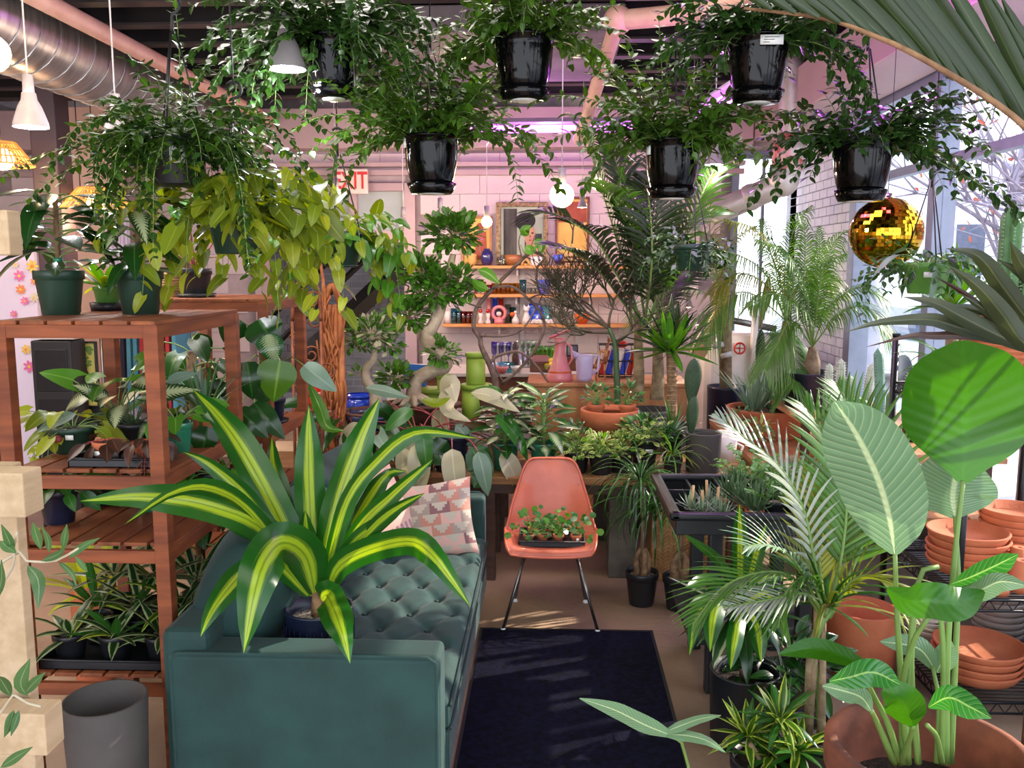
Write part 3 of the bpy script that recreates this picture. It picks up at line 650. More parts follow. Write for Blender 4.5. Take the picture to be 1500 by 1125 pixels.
# pendant bulbs
mat('bulb_warm', 'ffe2b4', .4, emit='ffd9a0', es=22); mat('bulb_cool', 'f6f4ff', .4, emit='ffffff', es=30); mat('socket_white', '9c9496', .5)
def pendant(px, py, Y, r, label, en=14, cool=False, par=False):
    p = P(px, py, Y); o = thing('pendant_bulb', label, 'lamp', p, 'pendant bulbs')
    if par:
        MB().lathe([(k_*r/.06, h_*r/.06) for k_, h_ in [(.03, .13), (.034, .10), (.05, .07), (.074, .0), (.076, -.02)]], (0, 0, 0), 16).obj('reflector', 'socket_white', o)
        MB().lathe([(.072*r/.06, -.018*r/.06), (.001, -.03*r/.06)], (0, 0, 0), 16).obj('bulb', 'bulb_cool' if cool else 'bulb_warm', o); top = .12*r/.06
    else: MB().ball((0, 0, 0), r, 16, 10).obj('bulb', 'bulb_warm', o); top = r*.95
    MB().tube([(0, 0, top), (0, 0, top+.09)], [.025, .022], 12).obj('socket', 'socket_white', o)
    MB().tube([(0, 0, top+.09), (0, 0, 3.75-p.z)], .004, 5).obj('cord', 'wire_white', o)
    if en: lamp('bulb_glow', 'POINT', p-Vector((0, .0, r+.06)), en*.62, (.95, .95, 1) if cool else (1, .80, .62), .04)
pendant(823, 286, 5.4, .073, 'large glowing globe bulb hanging before the back wall', 26)
pendant(713, 325, 7.6, .046, 'small round pendant bulb left of the portrait painting', 24)
pendant(645, 316, 7.8, .032, 'warm pendant spot bulb above the bonsai crown', 20, par=True)
pendant(591, 328, 8.2, .032, 'warm pendant spot bulb beside the back doorway', 20, par=True)
pendant(853, 302, 7.4, .032, 'warm pendant spot bulb right of the large globe', 20, par=True)
pendant(876, 270, 7.9, .055, 'warm globe bulb half hidden by palm leaflets', 16)
pendant(492, 282, 8.0, .04, 'small round bulb just below the exit sign', 10)
pendant(1046, 238, 6.2, .05, 'white cone spotlight right of the fourth hanging pot', 10, cool=True, par=True)
pendant(45, 180, 4.0, .06, 'white reflector lamp at far upper left under the duct', 22, cool=True, par=True)
pendant(172, 205, 4.2, .06, 'white reflector lamp right of the dark column', 22, cool=True, par=True)
pendant(420, 94, 3.6, .06, 'bright white lamp among the trailing leaves at top', 18, cool=True, par=True)
pendant(675, 84, 6.2, .045, 'small warm bulb glinting among leaves under the ceiling panel', 6)
pendant(-14, 78, 3.6, .075, 'glowing globe cut by the left edge', 12)
pendant(1008, 448, 7.4, .032, 'warm glowing lamp behind the yucca leaves', 18, par=True)
# wicker shades at upper left
mat('wicker_lit', 'c98a3c', .6, 'a86a28', 20, emit='ffb050', es=.5)
for (px, py, Y, r, lab) in ((2, 222, 6.0, .20, 'wide bamboo slat lampshade at the left edge'), (140, 288, 6.6, .26, 'woven bamboo lampshade behind the leaves of the left potted plant')):
    p = P(px, py, Y); o = thing('wicker_lampshade', lab, 'lamp', p, 'bamboo lampshades')
    for k in range(36):
        a = k*2*PI/36; MB().tube([(r*math.cos(a), r*math.sin(a), -.09), (r*.45*math.cos(a), r*.45*math.sin(a), .06)], .006, 4).obj('slat', 'wicker_lit', o, smooth=False)
    b = MB()
    for z, q in ((-.09, 1), (-.04, .82), (.01, .64), (.06, .45)): b.tube([(r*q*math.cos(a), r*q*math.sin(a), z) for a in np.linspace(0, 2*PI, 25)], .006, 4, False)
    b.obj('ring', 'wicker_lit', o); MB().ball((0, 0, -.05), .075, 14, 9).obj('bulb', 'bulb_warm', o); MB().tube([(0, 0, .02), (0, 0, 3.75-p.z)], .004, 5).obj('cord', 'wire', o)
    lamp('bulb_glow', 'POINT', p-Vector((0, 0, .2)), 14, (1, .68, .4), .04)
# ================================================================= large furniture
SX0, SX1, SY0, SY1 = -1.24, -.345, 2.68, 4.78
sofa = thing('sofa', 'teal velvet sofa with button-tufted seat and piped box arms', 'sofa', (-.8, 3.7, 0))
so_ = Vector((-.8, 3.7, 0))
def sb(a, b_, name, bevel=.03, mt='velvet', **k):
    return MB().bb(Vector(a)-so_, Vector(b_)-so_).obj(name, mt, sofa, bevel=bevel, **k)
for nm, y0, y1 in (('near', SY0, SY0+.15), ('far', SY1-.13, SY1)):
    ar = sb((SX0, y0, .13), (SX1, y1, .632), 'armrest', .022)
    ar.modifiers['b'].segments = 4
    y = y0 if nm == 'near' else y1
    for q in (.0,):
        e = .012; b = MB(); pts = [(SX0+e, y+.003, .14), (SX0+e, y+.003, .612), (SX0+.03, y+.003, .630), (SX1-.03, y+.003, .630), (SX1-e, y+.003, .612), (SX1-e, y+.003, .14)]
        b.tube([Vector(p)-so_ for p in spline(pts, 40)], .006, 6); b.obj('piping', 'velvet', ar)
sb((SX0, SY0+.14, .13), (SX1+.01, SY1-.12, .30), 'base', .02)
sb((SX0-.03, SY0+.02, .13), (SX0+.13, SY1-.02, .70), 'back_frame', .03)
for x in (SX0+.08, SX1-.08):
    for y in (SY0+.1, SY1-.1): MB().tube([Vector((x, y, 0))-so_, Vector((x, y, .14))-so_], [.015, .025], 10).obj('leg', 'dark_wood', sofa)
# tufted seat
x0, x1, y0, y1 = SX0+.16, SX1+.012, SY0+.155, SY1-.135; nx, ny = 70, 150
xs = np.linspace(x0, x1, nx); ys = np.linspace(y0, y1, ny); X, Y_ = np.meshgrid(xs, ys)
bx = []; rows = 11
for r in range(rows):
    for c in range(4):
        xx = x0+.10+(c+(.5 if r % 2 else 0))*.195
        if x0+.04 < xx < x1-.05: bx.append((xx, y0+.09+r*(y1-y0-.18)/(rows-1)))
Z = np.full(X.shape, .428)
dmin = np.full(X.shape, 9.)
for (a, c) in bx: dmin = np.minimum(dmin, np.hypot((X-a), (Y_-c)))
Z -= .022*np.exp(-(dmin/.040)**2)
sx2, sy2 = .195, (y1-y0-.18)/(rows-1)
for (a, c) in bx:       # diagonal pleats joining the buttons
    for (a2, c2) in bx:
        if abs(c2-c-sy2) < .01 and abs(abs(a2-a)-sx2/2) < .01:
            d = np.array((a2-a, c2-c)); L = np.linalg.norm(d); d /= L; t = ((X-a)*d[0]+(Y_-c)*d[1]); n_ = abs((X-a)*-d[1]+(Y_-c)*d[0])
            Z -= .010*np.exp(-(n_/.020)**2)*((t > 0) & (t < L))
ed = np.minimum.reduce([X-x0, x1-X, Y_-y0, y1-Y_]); Z -= .045*np.clip(1-ed/.05, 0, 1)**2.2
i = np.arange(ny-1)[:, None]*nx; j = np.arange(nx-1)[None]
seat = MB().add(np.stack([X, Y_, Z], -1).reshape(-1, 3)-np.array(so_), np.stack([i+j, i+j+1, i+nx+j+1, i+nx+j], -1).reshape(-1, 4)).obj('seat_cushion', 'velvet', sofa)
MB().bb(Vector((x0, y0, .295))-so_, Vector((x1, y1, .395))-so_).obj('cushion_side', 'velvet', sofa, bevel=.02)
for (a, c) in bx: MB().ball(Vector((a, c, .404))-so_, .011, 10, 6, .5).obj('button', 'velvet_seam', seat)
for zz in (.305, .39): MB().tube([Vector((x1+.002, y0, zz))-so_, Vector((x1+.002, y1, zz))-so_], .006, 6).obj('piping', 'velvet_seam', seat)
def cushion(name, label, c, sx, sz, th, R, mt, cat='cushion', grp=None, parent=None, pw=.42):
    """soft pillow: sx wide, sz high, th thick, pinched at its corners"""
    n = 22; u = np.linspace(-1, 1, n); A, B = np.meshgrid(u, u); V = []; F = []
    k = (np.clip(1-A**2, 0, 1)*np.clip(1-B**2, 0, 1))**pw
    pin = 1-.07*(1-abs(A)**2)*abs(B)**2; pin2 = 1-.07*(1-abs(B)**2)*abs(A)**2
    wr = .012*np.sin(A*5+B*3)*(1-k)
    for s in (-1, 1): V.append(np.stack([A*pin2*sx/2, s*k*th/2+wr, B*pin*sz/2], -1).reshape(-1, 3))
    i = np.arange(n-1)[:, None]*n; j = np.arange(n-1)[None]; q = np.stack([i+j, i+j+1, i+n+j+1, i+n+j], -1).reshape(-1, 4)
    uv = np.stack([(A+1)/2, (B+1)/2], -1).reshape(-1, 2)
    b = MB().add(V[0], q, uv); b.add(V[1], q[:, ::-1], uv)
    o = b.obj(name, mt, parent); o.matrix_local = Matrix.Translation(c) @ R
    if parent is None: o['label'] = label; o['category'] = cat
    if grp: o['group'] = grp
    return o
RZ = lambda a: Matrix.Rotation(a, 4, 'Z'); RX = lambda a: Matrix.Rotation(a, 4, 'X'); RY = lambda a: Matrix.Rotation(a, 4, 'Y')
for k, yc in enumerate((3.29, 4.2)):
    o = cushion('back_cushion', None, Vector((-1.10, yc, .675))-so_, .96, .60, .40, RZ(PI/2)@RX(.36), 'velvet', parent=sofa, pw=.35)
# patterned pillows
def kilim(name, base_, cols, tri=True):
    mt, n, l, b = newmat(name); uv = n.new('ShaderNodeUVMap'); s = n.new('ShaderNodeSeparateXYZ'); l.new(uv.outputs[0], s.inputs[0]); u, v = s.outputs[0], s.outputs[1]
    rows = math_(n, l, 'MULTIPLY', v, 7.); rf = math_(n, l, 'FRACT', rows); ri = math_(n, l, 'FLOOR', rows)
    off = math_(n, l, 'MULTIPLY', math_(n, l, 'SUBTRACT', ri, math_(n, l, 'MULTIPLY', math_(n, l, 'FLOOR', math_(n, l, 'DIVIDE', ri, 2)), 2)), .5)
    uf = math_(n, l, 'FRACT', math_(n, l, 'ADD', math_(n, l, 'MULTIPLY', u, 4.), off)); tr = math_(n, l, 'MULTIPLY', math_(n, l, 'ABSOLUTE', math_(n, l, 'SUBTRACT', uf, .5)), 2)
    st_ = math_(n, l, 'DIVIDE', math_(n, l, 'FLOOR', math_(n, l, 'MULTIPLY', rf, 4)), 4.)
    f = math_(n, l, 'GREATER_THAN', tr, st_)
    wn2 = n.new('ShaderNodeTexWhiteNoise'); wn2.noise_dimensions = '2D'; cb = n.new('ShaderNodeCombineXYZ'); l.new(ri, cb.inputs[0]); l.new(math_(n, l, 'FLOOR', math_(n, l, 'ADD', math_(n, l, 'MULTIPLY', u, 4.), off)), cb.inputs[1]); l.new(cb.outputs[0], wn2.inputs[0])
    r = n.new('ShaderNodeValToRGB'); r.color_ramp.interpolation = 'CONSTANT'; e = r.color_ramp.elements
    for k, c in enumerate(cols):
        q = e[k] if k < 2 else e.new(k/len(cols)); q.position = k/len(cols); q.color = (*srgb(c), 1)
    l.new(wn2.outputs[0], r.inputs[0]); col = mixc(n, l, f, srgb(base_), r.outputs[0]) if tri else None
    if not tri:
        q = math_(n, l, 'FRACT', math_(n, l, 'MULTIPLY', u, 12)); f2 = math_(n, l, 'MULTIPLY', math_(n, l, 'GREATER_THAN', q, .5), math_(n, l, 'LESS_THAN', v, .3)); col = mixc(n, l, f2, srgb(base_), srgb(cols[0]))
    l.new(col, b.inputs['Base Color']); b.inputs['Roughness'].default_value = .9
    w = n.new('ShaderNodeTexWave'); w.inputs['Scale'].default_value = 60; w.inputs['Distortion'].default_value = 1; l.new(uv.outputs[0], w.inputs[0]); bu = n.new('ShaderNodeBump'); bu.inputs['Strength'].default_value = .3; bu.inputs['Distance'].default_value = .004; l.new(w.outputs['Fac'], bu.inputs['Height']); l.new(bu.outputs[0], b.inputs['Normal'])
kilim('kilim', 'c6b8a8', ['d07c6c', '8f6468', 'e0b0a4', 'a9968c', 'c88878']); kilim('kilim_pink', 'dcb4a4', ['a8808c'], tri=False)
cushion('kilim_pillow', 'kilim pillow with pink and grey zigzag diamonds on the sofa', P(636, 762, 4.42)+Vector((0, 0, .0)), .43, .40, .15, RZ(-.12)@RX(-.28)@RY(-.18), 'kilim', grp='sofa pillows')
cushion('kilim_pillow', 'plain pinkish pillow with mauve striped lower edge, leaning on sofa back', P(552, 756, 4.30), .36, .42, .14, RZ(.62)@RX(-.25)@RY(-.30), 'kilim_pink', grp='sofa pillows')
# ----- slatted wooden shelf units
def shelf(name, label, X0, X1, Y0, Y1, zs, top, grp=None, post=.05):
    o = thing(name, label, 'shelf', ((X0+X1)/2, (Y0+Y1)/2, 0), grp); c = Vector(o.location)
    for x in (X0+post/2, X1-post/2):
        for y in (Y0+post/2, Y1-post/2): MB().box((x-c.x, y-c.y, (top-.012)/2), (post, post, top-.012)).obj('post', 'shelf_wood', o, bevel=.003)
    for z in zs+[top]:
        for y in (Y0+.014, Y1-.014): MB().box((0, y-c.y, z-.035), (X1-X0-2*post+.004, .022, .045)).obj('rail', 'shelf_wood', o, bevel=.002)
        for x in (X0+.014, X1-.014): MB().box((x-c.x, 0, z-.035), (.022, Y1-Y0-2*post+.004, .045)).obj('rail', 'shelf_wood', o, bevel=.002)
        k = 6; w = (X1-X0)/k
        for q in range(k): MB().box((X0-c.x+w*(q+.5), 0, z-.006), (w-.012, Y1-Y0-(.0 if z == top else .106), .014)).obj('slat', 'shelf_slat', o, bevel=.002)
    return o
SHX0, SHX1 = -1.86, -1.295
Z1, Z2, Z3, ZT = .44, .925, 1.185, 1.70
shelf('plant_shelf', 'reddish slatted wooden plant shelf at left, beside the sofa', SHX0, SHX1, 2.86, 3.64, [Z1, Z2, Z3], ZT, 'slatted wooden shelves')
shelf('plant_shelf', 'second slatted wooden shelf unit, standing behind the first', SHX0, SHX1, 4.02, 4.66, [Z1, .80, 1.11], 1.73, 'slatted wooden shelves')
# ----- orange shell chair
mat('orange_shell', 'cc6a4c', .42, 'b85840', 5, coat=.15, bump=.05)
ch = thing('shell_chair', 'orange moulded shell side chair on thin metal legs', 'chair', (FL(806, 915).x, 4.58, 0)); co = Vector(ch.location)
# profile (y from front, z), half width; front faces camera
pf = [(-.235, .405, .205), (-.225, .432, .222), (-.19, .442, .232), (-.12, .428, .238), (-.02, .405, .243), (.08, .398, .245), (.15, .425, .242), (.195, .49, .232), (.225, .58, .212), (.25, .67, .182), (.272, .75, .155), (.286, .795, .128), (.290, .810, .10)]
n1 = len(pf)*3; pp = spline([(a, b, c) for a, b, c in pf], n1); nc = 21; V = []
for k, (a, z, w) in enumerate(pp):
    t = k/(n1-1); wing = .085*math.sin(PI*min(1, max(0, (t-.05)/.75)))+.015
    for u in np.linspace(-1, 1, nc):
        s = abs(u)**2.6; lift = wing*s
        f = min(1, max(0, (t-.30)/.3))
        V.append((u*w, a-lift*f*1.0, z+lift*(1-f)*1.0))
V = np.array(V); i = np.arange(n1-1)[:, None]*nc; j = np.arange(nc-1)[None]
sh = MB().add(V, np.stack([i+j, i+j+1, i+nc+j+1, i+nc+j], -1).reshape(-1, 4)).obj('shell', 'orange_shell', ch)
so2 = sh.modifiers.new('s', 'SOLIDIFY'); so2.thickness = .012; sd_ = sh.modifiers.new('sub', 'SUBSURF'); sd_.levels = 1; sd_.render_levels = 1
ring = [V[k*nc] for k in range(n1)]+[V[(n1-1)*nc+q] for q in range(1, nc)]+[V[k*nc+nc-1] for k in range(n1-2, -1, -1)]+[V[q] for q in range(nc-2, -1, -1)]
MB().tube([Vector(q) for q in ring], .0075, 6, False).obj('rolled_edge', 'orange_shell', ch)
for sx_ in (-1, 1):
    for (ty, by, bxx) in ((-.13, -.215, .245), (.12, .20, .20)):
        l = MB().tube([(sx_*.13, ty, .398), (sx_*bxx, by, .012)], .0085, 8).obj('leg', 'steel', ch); MB().lathe([(.001, 0), (.017, 0), (.017, .008), (.010, .02)], (sx_*bxx, by, 0), 10).obj('foot', 'white_plastic', l)
MB().tube([(-.13, -.13, .396), (.13, -.13, .396), (.13, .12, .396), (-.13, .12, .396), (-.13, -.13, .396)], .008, 6).obj('seat_frame', 'steel', ch)
# ----- mat
a = FL(703, 921); b_ = FL(955, 922); c_ = FL(655, 1160); d_ = FL(1008, 1160)
mat('mat_navy', '15152a', .95, '0c0c18', 40, bump=.8, bscale=260, spread=(.4, .6)); mat('rubber', '16161a', .6); M['mat_navy'].node_tree.nodes['Principled BSDF'].inputs['Specular IOR Level'].default_value = .1
mo = thing('door_mat', 'dark navy ribbed carpet mat in front of the orange chair', 'rug', ((a.x+b_.x)/2, 3.7, 0)); mc = Vector(mo.location)
q = [Vector((a.x, a.y, 0)), Vector((b_.x, a.y, 0)), Vector((b_.x-.01, 2.7, 0)), Vector((a.x-.0, 2.7, 0))]
def slab(q, z0, z1): 
    v = [Vector((p.x, p.y, z0)) for p in q]+[Vector((p.x, p.y, z1)) for p in q]; return v, [(3, 2, 1, 0), (4, 5, 6, 7), (0, 1, 5, 4), (1, 2, 6, 5), (2, 3, 7, 6), (3, 0, 4, 7)]
v, f = slab([p-mc for p in q], .001, .008); MB().add(v, f).obj('border', 'rubber', mo, smooth=False)
cc = sum(q, Vector())/4; v, f = slab([cc+(p-cc)*.965-mc for p in q], .002, .013); MB().add(v, f).obj('pile', 'mat_navy', mo, smooth=False)
# ----- back bench and side benches
bn = thing('plant_bench', 'long low wooden plank bench across the back, holding potted plants', 'bench', (-.4, 5.42, 0))
for k in range(3): MB().bb((-1.55, -.34+k*.23, .60), (1.64, -.12+k*.23, .645)).obj('plank', 'bench_wood', bn, bevel=.004)
MB().bb((-1.5, -.32, .54), (1.64, -.29, .60)).obj('apron', 'dark_wood', bn, bevel=.003)
for x in (-1.4, 0.05, 1.5):
    for y in (-.28, .26): MB().bb((x-.035, y-.035, 0), (x+.035, y+.035, .60)).obj('leg', 'dark_wood', bn, bevel=.003)
wbn = thing('window_bench', 'long pale wooden bench under the window covered with cacti trays', 'bench', (1.84, 5.7, 0)); mat('window_bench_wood', 'c08a60', .6, 'a87048', 3, stretch=(9, 1, 9), bump=.2)
for k in range(4): MB().bb((-.52+k*.26, -1.35, .60), (-.52+k*.26+.25, 1.5, .64)).obj('plank', 'window_bench_wood', wbn, bevel=.004)
MB().bb((-.515, -1.34, .52), (-.49, 1.49, .60)).obj('apron', 'bench_wood', wbn, bevel=.003)
for x in (-.46, .46):
    for y in (-1.25, .1, 1.4): MB().bb((x-.035, y-.035, 0), (x+.035, y+.035, .60)).obj('leg', 'dark_wood', wbn, bevel=.003)
# ----- black utility cart / potting tray on square legs
ct = thing('potting_table', 'black plastic potting table with raised rim and divided compartments', 'table', P(1100, 745, 3.9)); ct.location = (.88, 3.95, 0); TZ = .86
X0, X1, Y0, Y1 = -.34, .34, -.33, .36
MB().bb((X0, Y0, TZ-.10), (X1, Y1, TZ-.085)).obj('pan', 'black_plastic', ct, bevel=.004)
b = MB()
for (p, q) in (((X0, Y0), (X1, Y0)), ((X1, Y0), (X1, Y1)), ((X1, Y1), (X0, Y1)), ((X0, Y1), (X0, Y0))):
    b.bb((min(p[0], q[0])-.03, min(p[1], q[1])-.03, TZ-.035), (max(p[0], q[0])+.02, max(p[1], q[1])+.02, TZ))
b.obj('rim', 'black_plastic', ct, bevel=.014)
b = MB()
for (p, q) in (((X0, Y0), (X1, Y0)), ((X1, Y0), (X1, Y1)), ((X1, Y1), (X0, Y1)), ((X0, Y1), (X0, Y0))): b.bb((min(p[0], q[0])-.004, min(p[1], q[1])-.004, TZ-.10), (max(p[0], q[0])+.004, max(p[1], q[1])+.004, TZ-.03))
b.obj('side_wall', 'black_plastic', ct, bevel=.004)
for x in (-.20, -.06): MB().bb((x-.006, Y0, TZ-.085), (x+.006, Y1, TZ-.02)).obj('divider', 'black_plastic', ct, bevel=.002)
for y in (-.1, .14): MB().bb((X0, y-.006, TZ-.085), (-.20, y+.006, TZ-.025)).obj('divider', 'black_plastic', ct, bevel=.002)
for x in (-.15, .24):
    for y in (-.20, .26): MB().bb((x-.03, y-.03, 0), (x+.03, y+.03, TZ-.10)).obj('leg', 'black_plastic', ct, bevel=.008)
MB().bb((-.26, -.28, .25), (.30, .32, .28)).obj('lower_shelf', 'black_plastic', ct, bevel=.006)
# ----- concrete block, woven basket under the bench end
pd = thing('stone_pedestal', 'grey weathered wooden block standing under the bench end', 'pedestal', (xat(906, 5.28, .3), 5.28, 0))
MB().bb((-.065, -.1, 0), (.10, .1, .535)).obj('block', mat('weathered', '5d564c', .9, '403a34', 6, bump=.5), pd, bevel=.006)
bk = thing('woven_panel', 'herringbone woven bamboo box behind the two small black pots', 'basket', (xat(1000, 5.26, .3), 5.26, 0))
MB().bb((-.20, -.12, 0), (.24, .1, .535)).obj('body', mat('bamboo_weave', 'a9804c', .6, '8a6434', 20, bump=.3), bk, smooth=False)
bw = MB()
for r in range(22):
    for c in range(14):
        bw.box((-.18+c*.031, -.125, .02+r*.0245), (.040, .006, .013), ry=.8 if (c % 2) else -.8)
bw.obj('weave', 'bamboo_weave', bk, smooth=False, kind='stuff')
# ================================================================= hanging plants
random.seed(11)
def hanger(root, rim_r, rim_z, topz, wire='wire', hook=True):
    zt = rim_z+.36
    for k in range(3):
        a = k*2*PI/3+.5; MB().tube([(rim_r*math.cos(a), rim_r*math.sin(a), rim_z-.01), (rim_r*.5*math.cos(a), rim_r*.5*math.sin(a), rim_z+.2), (.012*math.cos(a), .012*math.sin(a), zt)], .0035, 5).obj('hanger_wire', wire, root)
    pts = [(0, 0, zt-.01), (0, 0, zt+.05)]+[(.03*math.sin(t), 0, zt+.09-.03*math.cos(t)) for t in np.linspace(0, 4, 8)]
    MB().tube(pts, .006, 6).obj('hook', wire, root)
    MB().tube([(0, 0, zt+.11), (0, 0, topz)], .003, 5).obj('cord', wire, root)
def hanging(px, pyr, pyb, wpx, Y, label, style='bell', mt='black_gloss', saucer=True, grp='glossy black hanging pots', name='hanging_plant', cat='plant', plug=.0):
    """pot given by rim and base rows and rim width in the picture, at its real depth"""
    zb = P(px, pyb, Y).z; zr = P(px, pyr, Y).z; o = thing(name, label, cat, (xat(px, Y, (zb+zr)/2), Y, zb), grp)
    r = m(wpx, Y)/2; h = zr-zb
    if style == 'bell':
        pot(o, r/1.06, h-.02, 'bell', mt, saucer=None, dz=.02); q = r*.86
        MB().lathe([(.001, 0), (q*.80, 0), (q*.84, .004), (q*1.0, .042), (q*.97, .044), (q*.8, .014), (.001, .012)], (0, 0, 0), 28).obj('saucer', mt, o)
        MB().lathe([(.001, -.002), (q*.5, -.002), (q*.5, .0)], (0, 0, 0), 16).obj('drain_disc', 'tag_white', o)
    else: pot(o, r, h, style, mt)
    hanger(o, r*.97, h, 3.75-zb)
    return o, Vector((o.location.x, Y, zr-.02)), r
TS = .068
def up(az, el, L, dr): return (az, el, L, dr)
o, c, R = hanging(632, 200, 284, 84, 3.85, 'trailing glossy-leaved plant in black hanging pot, centre-left of the hanging row, low')
tag_(o, Vector((-R*.78, -R*.45, .21)), .03, .045, -.5)
vines(o, c, R, 84, .50, T_hoya, TS, 'hoya', 300, (.35, 1.5), (0.2, 1.6), .026, dirs=[(PI, .5, .5, 1.2), (PI, .3, .42, 1.5), (0, .7, .55, 1.7), (.1, .4, .62, 1.5), (-.3, .4, .5, 2.), (PI+.3, .2, .45, 2), (PI-.3, .8, .62, 1.6)])
o, c, R = hanging(768, 55, 147, 88, 3.6, 'bushy plant in glossy black hanging pot, top centre of the picture')
vines(o, c, R, 70, .42, T_hoya, TS, 'hoya', 240, (.35, 1.5), (0.4, 1.8), .026, dirs=[(PI, .3, .35, 1.2), (0, .3, .4, 1.4), (-.4, .6, .45, 1.6)])
o, c, R = hanging(985, 206, 291, 84, 3.75, 'upright leafy plant in black hanging pot, right of the globe bulb')
tag_(o, Vector((-R*.86, -R*.4, .19)), .02, .035, -.7)
vines(o, c, R, 80, .46, T_hoya, TS, 'hoya', 300, (.35, 1.5), (0.1, 1.5), .026, dirs=[(PI, .6, .5, 1.3), (PI, .2, .4, 1.4), (0, .5, .42, 1.5), (PI-.2, .9, .6, 1.5)])
o, c, R = hanging(1110, 56, 151, 88, 3.55, 'glossy black hanging pot with white price sticker on its rim, upper right')
g = tag_(o, Vector((.02, -R*1.02, .205)), .085, .035); 
for k in range(3): MB().box((.02-.01*k, -R*1.02-.002, .214-k*.009), (.055-.016*k, .001, .002)).obj('print', 'print_dark', o, smooth=False)
vines(o, c, R, 70, .42, T_hoya, TS, 'hoya_dark', 240, (.35, 1.5), (0.4, 1.8), .026, dirs=[(0, .1, .45, 1.6), (0, .3, .55, 1.9), (.3, .2, .6, 1.9), (-.3, .0, .5, 1.3), (PI, .6, .35, 1.5), (0, .6, .5, 2.4)])
o, c, R = hanging(1262, 209, 295, 86, 3.65, 'glossy black hanging pot with wide trailing stems against the window')
vines(o, c, R, 60, .40, T_hoya, TS, 'hoya_dark', 260, (.35, 1.5), (0.5, 1.9), .028, dirs=[(0, .5, .55, 1.0), (0, .2, .6, 1.1), (0, .75, .5, .9), (-.2, .0, .62, 1.0), (.3, .9, .5, .6), (PI, .5, .4, 1.8), (PI, .1, .5, 1.4), (0, -.1, .6, .9), (0, .4, .45, 2.2)])
o, c, R = hanging(488, 55, 145, 78, 3.7, 'dark trailing plant spilling over a black hanging pot, upper left of centre')
vines(o, c, R, 100, .52, T_hoya, TS, 'hoya_dark', 300, (.2, 1.55), (.9, 2.8), .026, dirs=[(PI, .4, .6, 1.4), (PI, .1, .55, 1.8), (PI-.2, .7, .7, 2.0), (PI+.3, .2, .6, 1.5), (0, .3, .4, 1.4), (PI, -.2, .7, .9)])
o, c, R = hanging(262, 200, 272, 78, 3.2, 'trailing glossy plant in black hanging pot, leftmost of the hanging row', style='cyl', mt='black_plastic')
tag_(o, Vector((R*.35, -R*.96, .10)), .05, .06, .3)
vines(o, c, R, 110, .48, T_hoya, .052, ['hoya', 'hoya_dark'], 300, (-.1, 1.5), (1.0, 3.0), .026, dirs=[(PI, .25, .55, .9), (PI, .1, .62, .7), (PI, .5, .5, 1.4), (PI+.2, -.1, .5, .6), (0, .8, .5, 1.4), (0, .5, .45, 1.6), (-.6, .2, .75, 2.2), (-.4, .4, .8, 2.4), (-1.2, .2, .6, 2.2), (-2, .1, .6, 2.2), (1.8, 1.45, .6, .2), (PI-.3, .9, .35, 1)])
o, c, R = hanging(350, 312, 372, 92, 3.35, 'large lime-green pothos trailing from a dark green hanging pot', style='nursery', mt='green_plastic', grp=None)
vines(o, c, R, 36, .55, T_heart, .105, ['pothos', 'pothos', 'pothos_lime'], 220, (.2, 1.5), (1.6, 3.1), .05, opp=False, hang=.7, dirs=[(-.5, .6, .62, 2.6), (-.9, .5, .6, 2.7), (-.2, .5, .55, 2.6), (-1.3, .6, .6, 2.8), (PI+.6, .9, .5, 2.0), (-1.6, 1.2, .35, 1.2), (-2.0, 1.2, .35, 1.0)])
petioled(o, c, 34, .30, .12, T_heart, .105, ['pothos', 'pothos_lime', 'pothos'], 34, 'stem_green', .003, (.3, 1.3), 1.0, .9, hang=.7)
o, c, R = hanging(498, 340, 388, 66, 4.2, 'smaller green pothos in a green hanging pot, right of the lime pothos', style='nursery', mt='green_plastic', grp=None)
vines(o, c, R, 22, .42, T_heart, .105, ['pothos', 'bright_green'], 110, (.2, 1.4), (1.6, 3.1), .05, opp=False, hang=.7, dirs=[(0, .4, .38, 1.4), (0, .2, .45, 2.6), (.2, .3, .5, 2.8)])
petioled(o, c, 20, .13, .10, T_heart, .09, ['bright_green', 'pothos'], 20, 'stem_green', .003, (.1, .8), 1.0, .9, hang=.7)
MB().tube([(0, 0, -.002), (0, 0, -.012)], [R*.85, R*.6], 16).obj('drip_tray', 'green_plastic', o)
o, c, R = hanging(1014, 358, 397, 58, 5.3, 'small round-leaved plant in a green hanging pot in front of the palms', style='nursery', mt='green_plastic', grp=None)
vines(o, c, R, 26, .30, T_hoya, .055, ['dark_green', 'grey_green'], 80, (.2, 1.4), (1.4, 3.0), .035, dirs=[(0, .3, .3, 2.6), (PI, .2, .35, 1.6)])
o, c, R = hanging(1357, 385, 430, 66, 4.3, 'olive-green hanging pot of silvery leaves right of the mirror ball', style='nursery', mt='green_pot', grp=None)
tag_(o, Vector((-R*.3, -R*.93, .09)), .045, .025)
vines(o, c, R, 22, .30, T_hoya, .055, ['mid_green', 'olive'], 60, (.2, 1.4), (1.4, 3.0), .035, dirs=[(PI, .1, .36, 1.6), (PI, .3, .42, 2.6), (PI, .0, .3, .5)])
petioled(o, c, 26, .16, .10, T_lance, .12, ['grey_green', 'hoya_dark'], 26, 'stem_green', .002, (.2, 1.2), 1.0, .7, hang=.4)
